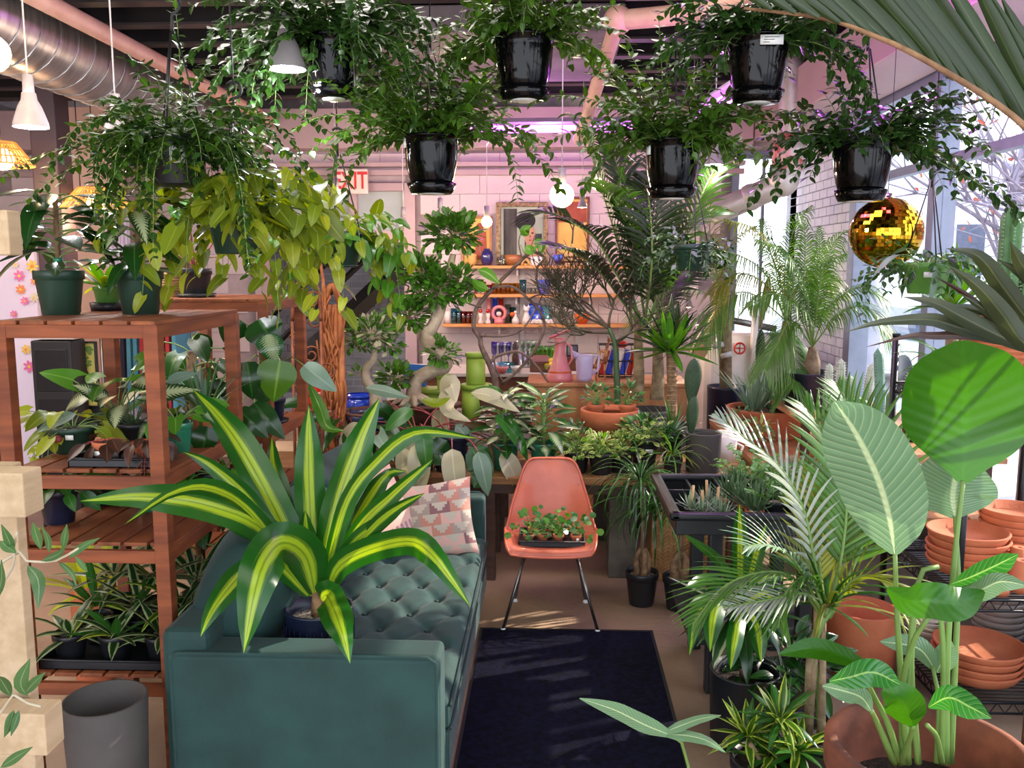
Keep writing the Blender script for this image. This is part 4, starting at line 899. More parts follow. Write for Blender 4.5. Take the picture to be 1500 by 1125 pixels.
# gold mirror ball
mat('gold_mirror', 'e8b030', .06, 'd09a20', metal=1); mat('gold_core', '7a5410', .3, metal=1)
p = P(1298, 341, 4.5); db = thing('mirror_ball', 'gold disco mirror ball hanging by the window', 'disco ball', p); R = m(100, 4.5)/2
MB().ball((0, 0, 0), R*.985, 40, 26).obj('core', 'gold_core', db); b = MB(); n = 0
for i in range(30):
    th = PI*(i+.5)/30; k = max(4, int(60*math.sin(th)))
    for j in range(k):
        a = 2*PI*j/k; nrm = Vector((math.sin(th)*math.cos(a), math.sin(th)*math.sin(a), math.cos(th))); e1 = Vector((-math.sin(a), math.cos(a), 0)); e2 = nrm.cross(e1)
        nr2 = (nrm+Vector((U(-1, 1), U(-1, 1), U(-1, 1)))*.035); w1 = R*math.sin(th)*PI/k*.92; w2 = R*PI/60*.92; cc_ = nrm*R
        def pt(x, y): q = cc_+e1*x+e2*y; return q+nrm*(-(q-cc_).dot(nr2))
        b.add([pt(-w1, -w2), pt(w1, -w2), pt(w1, w2), pt(-w1, w2)], [(0, 3, 2, 1)])
b.obj('mirror_tiles', 'gold_mirror', db, smooth=False, kind='stuff')
MB().lathe([(.001, .02), (.03, .015), (.03, -.01)], (0, 0, R), 14).obj('cap', 'chrome', db); MB().tube([(0, 0, R+.02), (0, 0, 3.75-p.z)], .002, 4).obj('cord', 'wire', db)
# ================================================================= dracaena on the sofa
random.seed(3)
dz = .424; o = thing('dracaena_plant', 'tall dracaena with yellow-striped leaves in a navy pot on the sofa', 'plant', (xat(468, 2.98, .6), 2.98, dz))
pt_h = .255; pot(o, .122, pt_h, 'cyl', 'navy_plastic', 'gravel')
b = MB()
for k in range(30):
    a = k*2*PI/30; b.tube([(.115*math.cos(a), .115*math.sin(a), .01), (.121*math.cos(a), .121*math.sin(a), pt_h-.05)], .004, 4, False)
b.obj('fluting', 'navy_plastic', o, kind='stuff')
MB().tube([(0, 0, pt_h-.03), (.0, 0, pt_h+.06)], [.03, .022], 10).obj('cane', 'cane', o)
Yc = 2.98
for pts, Yt, w, tl in [
    ([(458, 872), (407, 755), (356, 660), (320, 610), (282, 570)], [2.98, 3.12, 3.25], 46, .2),
    ([(452, 872), (388, 763), (345, 712), (302, 677), (268, 662)], [2.98, 3.0, 3.0], 30, -.3),
    ([(462, 868), (455, 760), (452, 680), (452, 595)], [2.98, 3.1, 3.2], 42, .1),
    ([(470, 868), (492, 748), (525, 650), (556, 583)], [2.98, 3.05, 3.1], 46, .3),
    ([(472, 868), (505, 740), (552, 675), (611, 633), (700, 642)], [2.98, 2.95, 2.9], 26, .5),
    ([(474, 870), (521, 779), (575, 724), (634, 673)], [2.98, 2.95, 2.9], 28, .5),
    ([(476, 873), (513, 810), (565, 755), (622, 722)], [2.98, 2.9, 2.8], 24, .6),
    ([(478, 872), (497, 830), (540, 806), (599, 793), (632, 812), (661, 849), (689, 888)], [2.97, 2.85, 2.6, 2.5], 38, .0),
    ([(470, 880), (478, 872), (488, 890), (501, 925), (513, 972)], [2.97, 2.80, 2.58, 2.52], 44, .0),
    ([(462, 872), (448, 815), (415, 795), (388, 822), (372, 873), (357, 957)], [2.97, 2.75, 2.5, 2.42], 60, .1),
    ([(452, 872), (405, 825), (360, 838), (330, 868), (308, 900), (294, 932)], [2.97, 2.8, 2.6, 2.5], 36, .1),
    ([(452, 872), (390, 780), (310, 742), (215, 728), (118, 734)], [2.97, 2.8, 2.6, 2.5], 44, .0),
    ([(450, 872), (375, 760), (315, 718), (255, 722), (183, 768)], [2.97, 2.75, 2.5, 2.4], 28, .7),
    ([(455, 872), (405, 805), (350, 770), (300, 745)], [2.98, 2.9, 2.8], 30, .4),
    ([(462, 868), (449, 800), (447, 748)], [2.98, 3.0, 3.0], 28, .4),
    ([(476, 868), (515, 800), (556, 766), (592, 746)], [2.98, 2.9, 2.85], 26, .3),
    ([(465, 868), (478, 760), (500, 690), (508, 640)], [2.98, 3.1, 3.2], 34, .7),
    ([(455, 868), (420, 770), (400, 690), (398, 640)], [2.98, 3.15, 3.3], 34, .5),
    ([(470, 872), (500, 800), (560, 700), (596, 690)], [2.98, 3.1, 3.2], 32, .6)]:
    traced(o, pts, Yt, w*1.1, 'massangeana', tl, .3, .06, 'strap', 22)
q = P(530, 958, 2.95); k = thing('terracotta_saucer', 'small terracotta saucer edge behind the sofa arm beside the navy pot', 'saucer', (xat(537, 2.95, .43), 2.95, .428))
MB().lathe([(.001, 0), (.05, 0), (.062, .02), (.058, .02), (.045, .006), (.001, .006)], (0, 0, 0), 20).obj('dish', 'terracotta', k)
# ================================================================= plants on the left shelf
random.seed(21)
def potted(px, Y, z, r, h, name, label, style='nursery', mt='green_plastic', soil='soil', saucer=None, grp=None, cat='plant', dz=0):
    o = thing(name, label, cat, (xat(px, Y, z+h/2), Y, z), grp); zz = pot(o, r, h, style, mt, soil, saucer, dz=dz); return o, Vector(o.location)+Vector((0, 0, zz))
def stake_plant(px, Y, z, label, seed, lmt, H, n, size, t):
    random.seed(seed); o, c = potted(px, Y, z, .088, .165, 'potted_philodendron', label); oc = o.location
    MB().tube([c-oc+Vector((0, 0, -.03)), c-oc+Vector((.005, 0, H))], .010, 8).obj('moss_pole', 'stem_brown', o)
    MB().tube([c-oc+Vector((0, 0, .055)), c-oc+Vector((0, 0, .07))], .017, 8).obj('tie', 'teal_glaze', o)
    f = Fol(); st = []
    for i in range(n):
        hh = H*(.08+.95*(i/n)); a = i*2.4+U(-.4, .4); e = .5-.5*U(0, 1); L = U(.04, .09); b0 = c+Vector((0, 0, hh)); pts = arc(b0, a, e+.3, L, .6, 4); st.append((pts, [.004, .003]))
        d = Vector((math.cos(a), math.sin(a)*.8, U(-.4, .3))); f.leaf(random.choice(t), pts[-1], d, Vector((0, -.2, 1)), size*U(.8, 1.15), lmt if isinstance(lmt, str) else random.choice(lmt))
    stems(o, st); f.finish(o, 60)
TT = [tmpl('ovate', .46, d, .2, 7, 2) for d in (.3, .6, .1)]
stake_plant(88, 3.25, ZT, 'dark-leaved plant on a stake in a green pot, left end of the shelf top', 5, ['calathea', 'dark_green', 'dark_green'], .30, 34, .175, TT)
stake_plant(205, 3.30, ZT, 'dark-leaved staked plant in a green pot at the middle of the shelf top', 8, ['dark_green', 'dark_green', 'calathea'], .28, 30, .155, TT)
o, c = potted(158, 3.54, ZT, .055, .08, 'lime_plant', 'small bright lime-leaved plant behind the two green pots on the shelf top', mt='green_pot', dz=.02)
MB().lathe([(.001, 0), (.065, 0), (.07, .035), (.066, .035), (.06, .006), (.001, .006)], (0, 0, 0), 16).obj('saucer', 'black_plastic', o)
rosette(o, c, 22, .17, .045, el=(.2, 1.3), droop=(.3, 1.0), mt=['pothos_lime', 'bright_green'], kind='lance')
o, c = potted(287, 4.25, 1.73, .078, .14, 'red_stem_plant', 'black pot with red-stalked plant on top of the rear shelf unit', mt='black_plastic')
MB().lathe([(.001, 0), (.085, 0), (.095, .02), (.08, .006), (.001, .006)], (0, 0, 0), 20).obj('saucer', 'black_plastic', o)
petioled(o, c, 9, .28, .06, T_wide, .11, ['mid_green', 'red_leaf'], 9, 'stem_red', .005, (.7, 1.5), .3, .5, joined=False)
for k in range(6): MB().tube(spline([c-o.location+Vector((U(-.03, .03), U(-.03, .03), 0)), c-o.location+Vector((U(-.16, .1), -.05, .06)), c-o.location+Vector((U(-.3, .2), -.1, U(-.02, .14)))], 8), [.005, .003], 5).obj('root', 'stem_brown', o)
bk = thing('wicker_basket', 'small honey-coloured woven basket on the rear shelf top behind the green pots', 'basket', (xat(240, 4.3, 1.78), 4.3, 1.73))
b = MB()
for k in range(9): b.tube([(.085*math.cos(a), .06*math.sin(a), .008+k*.013) for a in np.linspace(0, 2*PI, 25)], .0068, 5, False)
b.obj('weave', 'pale_wood', bk); MB().lathe([(.001, .004), (.085, .004)], (0, 0, 0), 20, .7).obj('bottom', 'pale_wood', bk)
# middle level
def tray(px, Y, z, w, d, label, h=.03, name='plant_tray', mt='black_plastic', x=None, rz=0):
    t = thing(name, label, 'tray', ((xat(px, Y, z) if x is None else x), Y, z), rz=rz)
    MB().bb((-w/2, -d/2, 0), (w/2, d/2, .004)).obj('bottom', mt, t, smooth=False)
    b = MB()
    for a, c2 in (((-w/2, -d/2), (w/2, -d/2+.004)), ((-w/2, d/2-.004), (w/2, d/2)), ((-w/2, -d/2), (-w/2+.004, d/2)), ((w/2-.004, -d/2), (w/2, d/2))): b.bb((*a, 0), (*c2, h))
    b.obj('side', mt, t, smooth=False)
    MB().tube([(-w/2, -d/2, h), (w/2, -d/2, h), (w/2, d/2, h), (-w/2, d/2, h), (-w/2, -d/2, h)], .005, 6, False).obj('rim', mt, t)
    return t
tray(178, 3.02, Z3, .30, .16, 'black tray under the two small terracotta pots on the middle shelf')
for k, (px, lab, tg) in enumerate(((158, 'small terracotta pot with white label and dark curled leaves, middle shelf', 1), (216, 'small terracotta pot with trailing purple leaves next to the shelf post', 0))):
    o, c = potted(px, 3.02, Z3+.005, .052, .075, 'terracotta_potted_plant', lab, 'terra', 'terracotta')
    if tg: tag_(o, Vector((-.008, -.050, .038)), .045, .018)
    petioled(o, c, 16, .07, .05, T_wide, .075, 'bronze', 16, 'stem_red', .002, (.1, 1.2), 1.2, .4, hang=.5)
    if k: vines(o, c, .03, 2, .2, T_small, .03, 'bronze', 10, (.0, .3), (1.5, 2), .03, 'stem_red', az=(-1.9, -1.2))
o, c = potted(108, 3.2, Z3, .085, .10, 'lime_pothos', 'bright lime pothos in a low green pot on the middle shelf', mt='green_plastic')
tag_(o, Vector((.03, -.083, .07)), .03, .018); MB().ball((-.01, -.088, .065), .016, 10, 6).obj('button', 'stem_red', o)
petioled(o, c, 18, .15, .08, T_heart, .095, ['pothos_lime', 'pothos_lime', 'pothos'], 18, 'stem_green', .003, (.2, 1.2), .9, .9, hang=.3)
vines(o, c, .05, 4, .25, T_heart, .06, 'pothos_lime', 24, (.2, .5), (2, 2.8), .05, opp=False, az=(PI*.95, PI*1.4))
o, c = potted(196, 3.28, Z3, .07, .10, 'calathea', 'calathea with tall dull patterned leaves behind the small terracotta pots', mt='black_plastic')
petioled(o, c, 14, .2, .06, [tmpl('ovate', .5, d, .15, 7, 2) for d in (.2, .6)], .15, ['calathea', 'grey_green', 'calathea'], 14, 'stem_dark', .003, (.6, 1.4), .6, 1.2, hang=.5)
o, c = potted(172, 3.42, Z3, .06, .10, 'arrowhead_plant', 'fresh green arrowhead leaves standing at the back of the middle shelf', mt='black_plastic')
petioled(o, c, 7, .26, .05, T_arrow, .14, 'bright_green', 7, 'stem_green', .004, (.9, 1.4), .5, 1.2, hang=.6)
o, c = potted(262, 3.22, Z3, .055, .115, 'variegated_pothos', 'green pot with pale variegated leaves just right of the near shelf post', mt='teal_glaze')
o.location.x = min(o.location.x, SHX1-.06)
petioled(o, Vector(o.location)+Vector((0, 0, .11)), 14, .13, .05, T_heart, .085, ['dieffenbachia', 'bright_green'], 14, 'stem_green', .003, (.3, 1.3), .9, .9, hang=.5)
o, c = potted(300, 3.52, Z3, .068, .10, 'spiderwort', 'orange plastic pot of fine green stems at the rear of the middle shelf', 'nursery', 'terracotta')
rosette(o, c, 26, .26, .012, el=(.7, 1.5), droop=(.1, .8), mt=['mid_green', 'grey_green'], kind='strap', nind=26)
# big dark foliage rising behind the shelf
random.seed(31)
o, c = potted(300, 3.83, 0, .15, .30, 'tall_philodendron', 'tall dark-leaved philodendron standing on the floor between the two shelf units', 'nursery', 'black_plastic')
MB().tube([c-o.location, c-o.location+Vector((0, 0, 1.25))], .022, 8).obj('moss_pole', 'cane', o); f = Fol(); st = []
for i in range(54):
    hh = .25+1.05*i/54; a = i*2.4; b0 = c+Vector((0, 0, hh)); pts = arc(b0, a, .7, U(.10, .26), .9, 5)
    if abs(math.sin(a)) > .75: pts = arc(b0, a, .9, .10, .9, 5)
    st.append((pts, [.004, .003])); f.leaf(random.choice(T_wide+T_heart), pts[-1], Vector((math.cos(a), math.sin(a), -.6)), Vector((0, -.4, 1)), U(.11, .17), random.choice(['dark_green', 'dark_green', 'mid_green']))
stems(o, st); f.finish(o, 60)
for i in range(6):
    pass

o, c = potted(292, 4.33, 1.11, .07, .13, 'silver_leaf_plant', 'pale-leaved plant on the second shelf of the rear unit, seen above the orange pot', mt='black_plastic')
petioled(o, c, 20, .28, .06, T_wide, .13, ['cream', 'dark_green', 'dieffenbachia', 'dark_green'], 20, 'stem_green', .003, (.5, 1.4), .7, .8, hang=.4)
o, c = potted(415, 4.28, 1.11, .062, .125, 'heartleaf_philodendron', 'small navy pot with large glossy heart leaves on the rear shelf', mt='navy_plastic')
o.location.x = -1.37; c.x = -1.37; oc = o.location
MB().lathe([(.001, 0), (.07, 0), (.078, .015), (.066, .005), (.001, .005)], (0, 0, 0), 20).obj('saucer', 'black_plastic', o)
def heart(o, px, py, wpx, hpx, Y, mt, ang=0, tilt=.2, kind='heart', wp=None):
    """single blade facing the room: base at (px, py) and hanging by hpx pixels, turned by ang in the picture"""
    dx, dy = math.sin(ang)*hpx, math.cos(ang)*hpx
    return traced(o, [(px, py), (px+dx*.5, py+dy*.5), (px+dx, py+dy)], [Y, Y-.02, Y+.01], wpx, mt, tilt, .18, .01, 'raw', 12, 'leaf', 4, wp or [.55, .92, 1, .98, .9, .76, .58, .36, .02])
st = []
for (px, py, w, h, Y, mt, ang) in [(362, 530, 44, 56, 3.7, 'dark_green', .15), (410, 528, 60, 62, 3.75, 'hoya', -.15), (370, 545, 50, 50, 3.8, 'dark_green', .5), (304, 625, 40, 48, 3.3, 'dark_green', -.2), (378, 468, 60, 50, 4.0, 'dark_green', .6), (350, 468, 46, 40, 4.0, 'dark_green', -.6),
    (392, 490, 40, 46, 3.9, 'dieffenbachia', .3), (445, 535, 34, 62, 3.95, 'grey_green', .9), (372, 590, 36, 70, 3.8, 'dark_green', .7), (350, 600, 36, 60, 3.75, 'dark_green', .8), (360, 650, 34, 60, 3.7, 'dark_green', .5), (345, 690, 30, 60, 3.6, 'dark_green', .2), (330, 560, 40, 46, 3.9, 'dark_green', -.5)]:
    heart(o, px, py, w, h, Y, mt, ang); b0 = P(px, py, Y); st.append((spline([c, (c+b0)/2+Vector((0, 0, .12)), b0], 8), [.004, .003]))
traced(o, [(452, 560), (470, 600), (480, 625), (505, 632)], [4.1, 4.0, 3.9], 20, 'bright_green', .2, .3, 0, 'lance')
stems(o, st)
# third level
random.seed(41)
for (px, Y, r, h, mt, lab, lm) in ((86, 3.15, .07, .13, 'navy_plastic', 'navy pot with thick upright stems on the third shelf', 'mid_green'), (143, 3.4, .07, .12, 'black_plastic', 'black pot with broad leaves, middle of the third shelf', 'dark_green'), (232, 3.35, .085, .14, 'teal_glaze', 'teal-green pot on the third shelf beside the near post', 'bright_green')):
    o, c = potted(px, Y, Z2, r, h, 'shelf_plant', lab, mt=mt)
    petioled(o, c, 12, .13, .05, T_wide, .09, [lm, 'mid_green'], 12, 'stem_green', .005, (.3, 1.3), .9, .9, hang=.4)
o, c = potted(290, 3.5, Z2, .07, .12, 'marble_pothos', 'marbled pothos trailing down the right side of the shelf', mt='black_plastic')
o.location.x = c.x = SHX1-.08
petioled(o, c, 22, .15, .06, T_heart, .085, ['dieffenbachia', 'pothos', 'bright_green'], 22, 'stem_green', .003, (.2, 1.3), .9, .9, hang=.5)
vines(o, c, .05, 9, .34, T_heart, .06, ['dieffenbachia', 'pothos'], 60, (.1, .6), (1.8, 2.6), .04, opp=False, az=(-1.0, .6), hang=.7)
# lowest level: tray of striped dracaenas
tray(0, 3.2, Z1, .50, .52, 'large black tray of small striped plants on the lowest shelf', .035, x=-1.58)
random.seed(43); k = 0
labs = ['front left', 'front centre', 'front right', 'middle left', 'middle centre', 'middle right', 'back left', 'back centre', 'back right']
for j, yy in enumerate((3.03, 3.19, 3.36)):
    for i, xx in enumerate((-1.75, -1.58, -1.41)):
        o = thing('striped_dracaena', f'small white-striped dracaena in the lowest shelf tray, {labs[k]} of nine', 'plant', (xx+U(-.01, .01), yy, Z1+.005), 'striped dracaenas in the lowest tray')
        pot(o, .062, .10, 'nursery', 'black_plastic', seg=16)
        c = Vector(o.location)+Vector((0, 0, .08+.05*j)); rosette(o, c, 15 if j else 13, .20+.035*j, .036, el=(.0, 1.2), droop=(.5, 1.3), mt='warneckii' if (i+j) % 2 == 0 else ['lime_stripe', 'warneckii', 'mid_green'], kind='lance'); k += 1
o, c = potted(140, 3.78, 0, .10, .46, 'lit_dracaena', 'strap leaves coloured yellow-green as brightly lit, behind the lowest shelf', 'cyl', 'terracotta')
rosette(o, c, 14, .42, .05, el=(.4, 1.3), droop=(.2, .8), mt='pothos_lime', kind='strap')  # lime leaf colour stands in for strong light on this plant
# grey planter under the shelf front
gp = thing('grey_planter', 'empty charcoal grey planter on the floor at bottom left', 'planter', (xat(158, 2.64, .5), 2.62, 0))
MB().lathe([(.001, 0), (.105, 0), (.11, .01), (.130, .50), (.127, .505), (.120, .505), (.112, .40), (.09, .02), (.001, .015)], (0, 0, 0), 36).obj('planter', mat('charcoal_pot', '4a4644', .7, '3c3836', 4, bump=.1), gp)
# ================================================================= back wall: shelves, pictures and wares
random.seed(51)
BX = lambda px, Y, z: xat(px, Y, z)
SB = {}
for k, (pa, pb, py, lab) in enumerate(((684, 930, 389, 'top'), (684, 925, 431, 'middle'), (648, 925, 475, 'lowest'))):
    z = P(780, py, 8.74).z; xa, xb = BX(pa, 8.74, z), BX(pb, 8.74, z); SB[k] = z
    o = thing('wall_shelf', f'{lab} of the three orange wooden wall shelves on the back wall', 'shelf', ((xa+xb)/2, 8.85, z-.015), 'wall shelves')
    MB().box((0, 0, 0), (xb-xa, .24, .03)).obj('board', 'orange_shelf', o, bevel=.004)
    for q in (.3, .75): MB().box(((q-.5)*(xb-xa), .03, -.05), (.015, .16, .07)).obj('bracket', 'white_metal', o, smooth=False)
for px in (765, 846): struct(MB().bb((BX(px, 8.97, 1.5)-.02, 8.955, 1.12), (BX(px, 8.97, 1.5)+.02, 8.985, 2.0)).obj('trim_6' if px == 765 else 'trim_7', 'white_metal', smooth=False))
def ware(px, k, label, name, cat, prof_, mt, Y=8.84, grp=None, parts=(), seg=16, z=None, sy=1.):
    z = SB[k]+.001 if z is None else z; o = thing(name, label, cat, (BX(px, Y, z), Y, z), grp); MB().lathe(prof_, (0, 0, 0), seg, sy).obj('body', mt, o)
    for (nm, fn, mt2) in parts: fn(MB()).obj(nm, mt2, o)
    return o
def tumbler(r, h): return [(.001, 0), (r*.85, 0), (r, h), (r*.93, h), (r*.8, h*.08), (.001, h*.08)]
def goblet(r, h): return [(.001, 0), (r*.75, 0), (r*.7, .008), (r*.18, h*.15), (r*.18, h*.4), (r*.85, h*.55), (r, h*.85), (r*.95, h), (r*.88, h), (r*.75, h*.6), (.001, h*.48)]
mat('vase_navy', '2c2c5c', .12, '3c3470', 6, coat=.6); mat('wood_bowl', '8a5230', .4, 'a86c3c', 5, stretch=(1, 1, 14)); mat('ceramic_white', 'e4dcd4', .25, 'd8ccc4', coat=.3); mat('ceramic_pink', 'e48a8c', .3, 'dc7c82', coat=.3); mat('ceramic_lilac', 'cfc4e4', .25, 'c4b8dc', coat=.3)
mat('blue_gloss', '2038c0', .15, '2c58d8', 4, coat=.5); mat('teal_gloss', '2c9cb0', .2, coat=.4); mat('purple_gloss', '7858c8', .25, '4078d8', 9, stretch=(1, 1, 3)); mat('ribbed_yellow', 'd8a860', .5); mat('red_gloss', 'b82820', .2, coat=.4); mat('orange_gloss', 'e0662c', .35); mat('yellow_gloss', 'e4c830', .35); mat('canister_green', '8fae3c', .5, '7f9e30')
mat('brown_wood', '7a4a2c', .5, '5c3420', 6, stretch=(1, 1, 6)); mat('giraffe', '8a4a2a', .5, 'c48a50', 26, spread=(.48, .52)); mat('cardboard', 'b89878', .8); mat('white_enamel', 'd4ccc6', .35, 'c4b8b0', 2)
ware(713, 0, 'round navy glazed vase under the small pendant bulb', 'vase', 'vase', [(.001, 0), (.035, 0), (.06, .05), (.064, .09), (.05, .135), (.03, .15), (.034, .165), (.028, .165), (.024, .15), (.001, .14)], 'vase_navy', seg=24)
ware(692, 0, 'small ribbed yellow pot left of the navy vase', 'small_pot', 'pot', pot_prof('round', .048, .11)[:-1], 'ribbed_yellow')
ware(673, 0, 'pale ceramic elephant-like figurine at the left end of the top shelf', 'figurine', 'figurine', [(.001, 0), (.05, 0), (.055, .04), (.04, .08), (.05, .10), (.03, .13), (.001, .135)], 'ceramic_white', z=SB[0]) if False else None
ware(752, 0, 'striped wooden bowl in front of the portrait painting', 'wooden_bowl', 'bowl', [(.001, 0), (.06, 0), (.085, .05), (.088, .105), (.08, .105), (.075, .04), (.001, .02)], 'wood_bowl', Y=8.80, seg=24)
ware(735, 0, 'clear glass ornament left of the wooden bowl', 'glass_ornament', 'ornament', [(.001, 0), (.05, 0), (.055, .03), (.045, .08), (.02, .105), (.001, .11)], 'clear_glass', Y=8.80)
o = ware(770, 0, 'small arched wooden ornament beside the wooden bowl', 'wooden_arch', 'ornament', [(.001, 0), (.02, 0), (.02, .02), (.001, .02)], 'ribbed_yellow', Y=8.78); MB().tube([(-.035, 0, 0), (-.035, 0, .03), (0, 0, .07), (.035, 0, .03), (.035, 0, 0)], .014, 6).obj('arch', 'ribbed_yellow', o)
o = thing('face_box', 'white carved box with two dark eyes on the top shelf', 'box', (BX(786, 8.8, SB[0]), 8.80, SB[0])); MB().bb((-.06, -.04, 0), (.06, .04, .09)).obj('body', 'ceramic_white', o, bevel=.012)
for s in (-1, 1): MB().ball((s*.028, -.042, .055), .011, 8, 6).obj('eye', 'ink', o)
o = ware(817, 0, 'purple glass heart ornament on the top shelf', 'glass_heart', 'ornament', [(.001, 0), (.045, 0), (.04, .012), (.001, .015)], 'clear_glass', Y=8.80)
MB().ball((-.022, 0, .08), .032, 10, 8).ball((.022, 0, .08), .032, 10, 8).add([(-.05, 0, .075), (.05, 0, .075), (0, 0, .012), (0, -.03, .06), (0, .03, .06)], [(0, 3, 2), (3, 1, 2), (1, 4, 2), (4, 0, 2)]).obj('heart', 'purple_gloss', o)
o = thing('wooden_crate', 'small open wooden crate near the right end of the top shelf', 'crate', (BX(840, 8.8, SB[0]), 8.82, SB[0]))
for z in (.012, .06, .108):
    for y in (-.06, .06): MB().box((0, y, z), (.17, .008, .03)).obj('slat', 'pale_wood', o, smooth=False)
    for x in (-.082, .082): MB().box((x, 0, z), (.008, .12, .03)).obj('slat', 'pale_wood', o, smooth=False)
for k, (w, c) in enumerate(((.13, 'green_pot'), (.11, 'teal_glaze'), (.12, 'green_pot'))):
    z = SB[0]+k*.035; o = thing('book', ['lowest green book of the little stack on the top shelf', 'teal book in the middle of the little stack', 'uppermost green book of the little stack'][k], 'book', (BX(866, 8.82, z), 8.82, z+.001), 'stacked books on the top shelf'); MB().bb((-w/2, -.06, 0), (w/2, .06, .032)).obj('cover', c, o, bevel=.003); MB().bb((-w/2+.006, -.0615, .004), (w/2-.004, .055, .028)).obj('pages', 'tag_white', o, smooth=False)
# board 2
for k, px in enumerate((696, 707)): ware(px, 1, f'amber stemmed goblet, {["left", "right"][k]} one of the pair on the middle shelf', 'goblet', 'glass', goblet(.036, .12), 'amber_glass', grp='amber goblets')
ware(716, 1, 'short amber tumbler right of the two goblets', 'tumbler', 'glass', tumbler(.034, .09), 'amber_glass')
for k in range(6): ware(724+k*6.6, 1, f'pale yellow ribbed tumbler, {["first", "second", "third", "fourth", "fifth", "sixth"][k]} from the left in its row', 'tumbler', 'glass', tumbler(.03, .105), 'yellow_glass', Y=8.84+.03*(k % 2), grp='yellow tumblers')
ware(766, 1, 'tall aqua blue tumbler on the middle shelf', 'tumbler', 'glass', tumbler(.036, .14), 'aqua_glass', Y=8.80)
for k in range(3): ware(775+k*6, 1, f'small clear glass, {["left", "middle", "right"][k]} of three beside the aqua tumbler', 'small_glass', 'glass', tumbler(.026, .06), 'clear_glass', grp='small clear glasses')
ware(797, 1, 'iridescent blue and purple tumbler on the middle shelf', 'tumbler', 'glass', tumbler(.062, .14), 'purple_gloss', Y=8.80, seg=24)
# board 3
ware(655, 2, 'white printed mug at the left end of the lowest wall shelf', 'mug', 'mug', tumbler(.038, .12), 'ceramic_white', parts=[('handle', lambda b: b.tube([(.036, 0, .03), (.07, 0, .05), (.07, 0, .08), (.036, 0, .1)], .006, 6), 'ceramic_white')])
for k in range(2): ware(665+k*7, 2, f'aqua faceted tumbler, {["left", "right"][k]} of two beside the mug', 'tumbler', 'glass', tumbler(.034, .15-.02*k), 'aqua_glass', grp='aqua tumblers')
for k in range(3): ware(679+k*6.5, 2, f'brown amber tumbler, {["left", "middle", "right"][k]} of three on the lowest shelf', 'tumbler', 'glass', tumbler(.034, .12), 'amber_glass', grp='brown tumblers')
for k, (px, c) in enumerate(((716, 'ceramic_pink'), (725, 'blue_gloss'), (734, 'red_gloss'))):
    z = SB[2]; o = thing('incense_tube', ['pink', 'blue', 'red'][k]+' upright cardboard tube behind the ring figurine', 'tube', (BX(px, 8.92, z), 8.93, z+.001), 'cardboard tubes'); MB().lathe([(.001, 0), (.024, 0), (.024, .25), (.001, .25)], (0, 0, 0), 14).obj('tube', c, o); MB().lathe([(.001, .25), (.0255, .25), (.0255, .275), (.001, .275)], (0, 0, 0), 14).obj('lid', 'ceramic_white', o)
for k, px in enumerate((704, 715)):
    o = ware(px, 2, f'white bird figurine with red head, {["left", "right"][k]} of a pair', 'bird_figurine', 'figurine', [(.001, 0), (.026, 0), (.028, .02), (.012, .05), (.026, .08), (.018, .11), (.001, .115)], 'ceramic_white', Y=8.8, grp='bird figurines'); MB().ball((0, -.01, .125), .022, 10, 7).obj('head', 'red_gloss', o)
o = ware(731, 2, 'pink figurine bust framed by a big pink ring of hair', 'ring_figurine', 'figurine', [(.001, 0), (.045, 0), (.05, .03), (.03, .055), (.014, .07), (.001, .07)], 'ceramic_pink', Y=8.79, seg=20); MB().ball((0, -.012, .10), .028, 12, 8).obj('head', 'ceramic_white', o)
MB().tube([(.062*math.cos(a), .012, .105+.062*math.sin(a)) for a in np.linspace(0, 2*PI, 30)], .019, 8, False).obj('ring', 'ceramic_pink', o); MB().ball((0, .0, .118), .030, 12, 7).obj('hair', 'ink', o)
for k, px in enumerate((744, 751)): ware(px, 2, ['tall clear glass vase', 'pale blue glass bottle'][k]+' right of the ring figurine', 'glass_vase', 'vase', tumbler(.034, .19-.03*k), 'clear_glass' if k == 0 else 'aqua_glass', Y=8.92)
o = ware(755, 2, 'white goose figurine with orange ball on the lowest shelf', 'goose_figurine', 'figurine', [(.001, 0), (.036, 0), (.036, .04), (.014, .08), (.01, .10), (.001, .10)], 'ceramic_white', Y=8.78); MB().ball((-.03, -.02, .095), .024, 10, 7).obj('ball', 'orange_gloss', o); MB().ball((0, 0, .115), .018, 8, 6).obj('head', 'ceramic_white', o)
o = ware(771, 2, 'tall white cat figurine on the lowest wall shelf', 'cat_figurine', 'figurine', [(.001, 0), (.045, 0), (.045, .04), (.028, .09), (.02, .12), (.001, .12)], 'ceramic_white', Y=8.78); MB().ball((0, -.01, .145), .030, 12, 8).add([(-.03, -.01, .155), (-.008, -.01, .17), (-.024, -.01, .2)], [(0, 1, 2)]).add([(.03, -.01, .155), (.008, -.01, .17), (.024, -.01, .2)], [(0, 2, 1)]).obj('head', 'ceramic_white', o)
for k, (px, c, r) in enumerate(((782, 'blue_gloss', .10), (797, 'teal_gloss', .09))):
    z = SB[2]; o = thing('plate', ['deep blue round plate standing against the wall', 'turquoise plate standing right of the deep blue plate'][k], 'plate', (BX(px, 8.93, z), 8.90+.04*k, z+r+.004), 'standing plates'); me = MB().lathe([(.001, .004), (r*.6, .004), (r, .02), (r*.98, .024), (r*.6, .008), (.001, .008)], (0, 0, 0), 26).obj('plate', c, o); me.rotation_euler.x = PI/2-.15
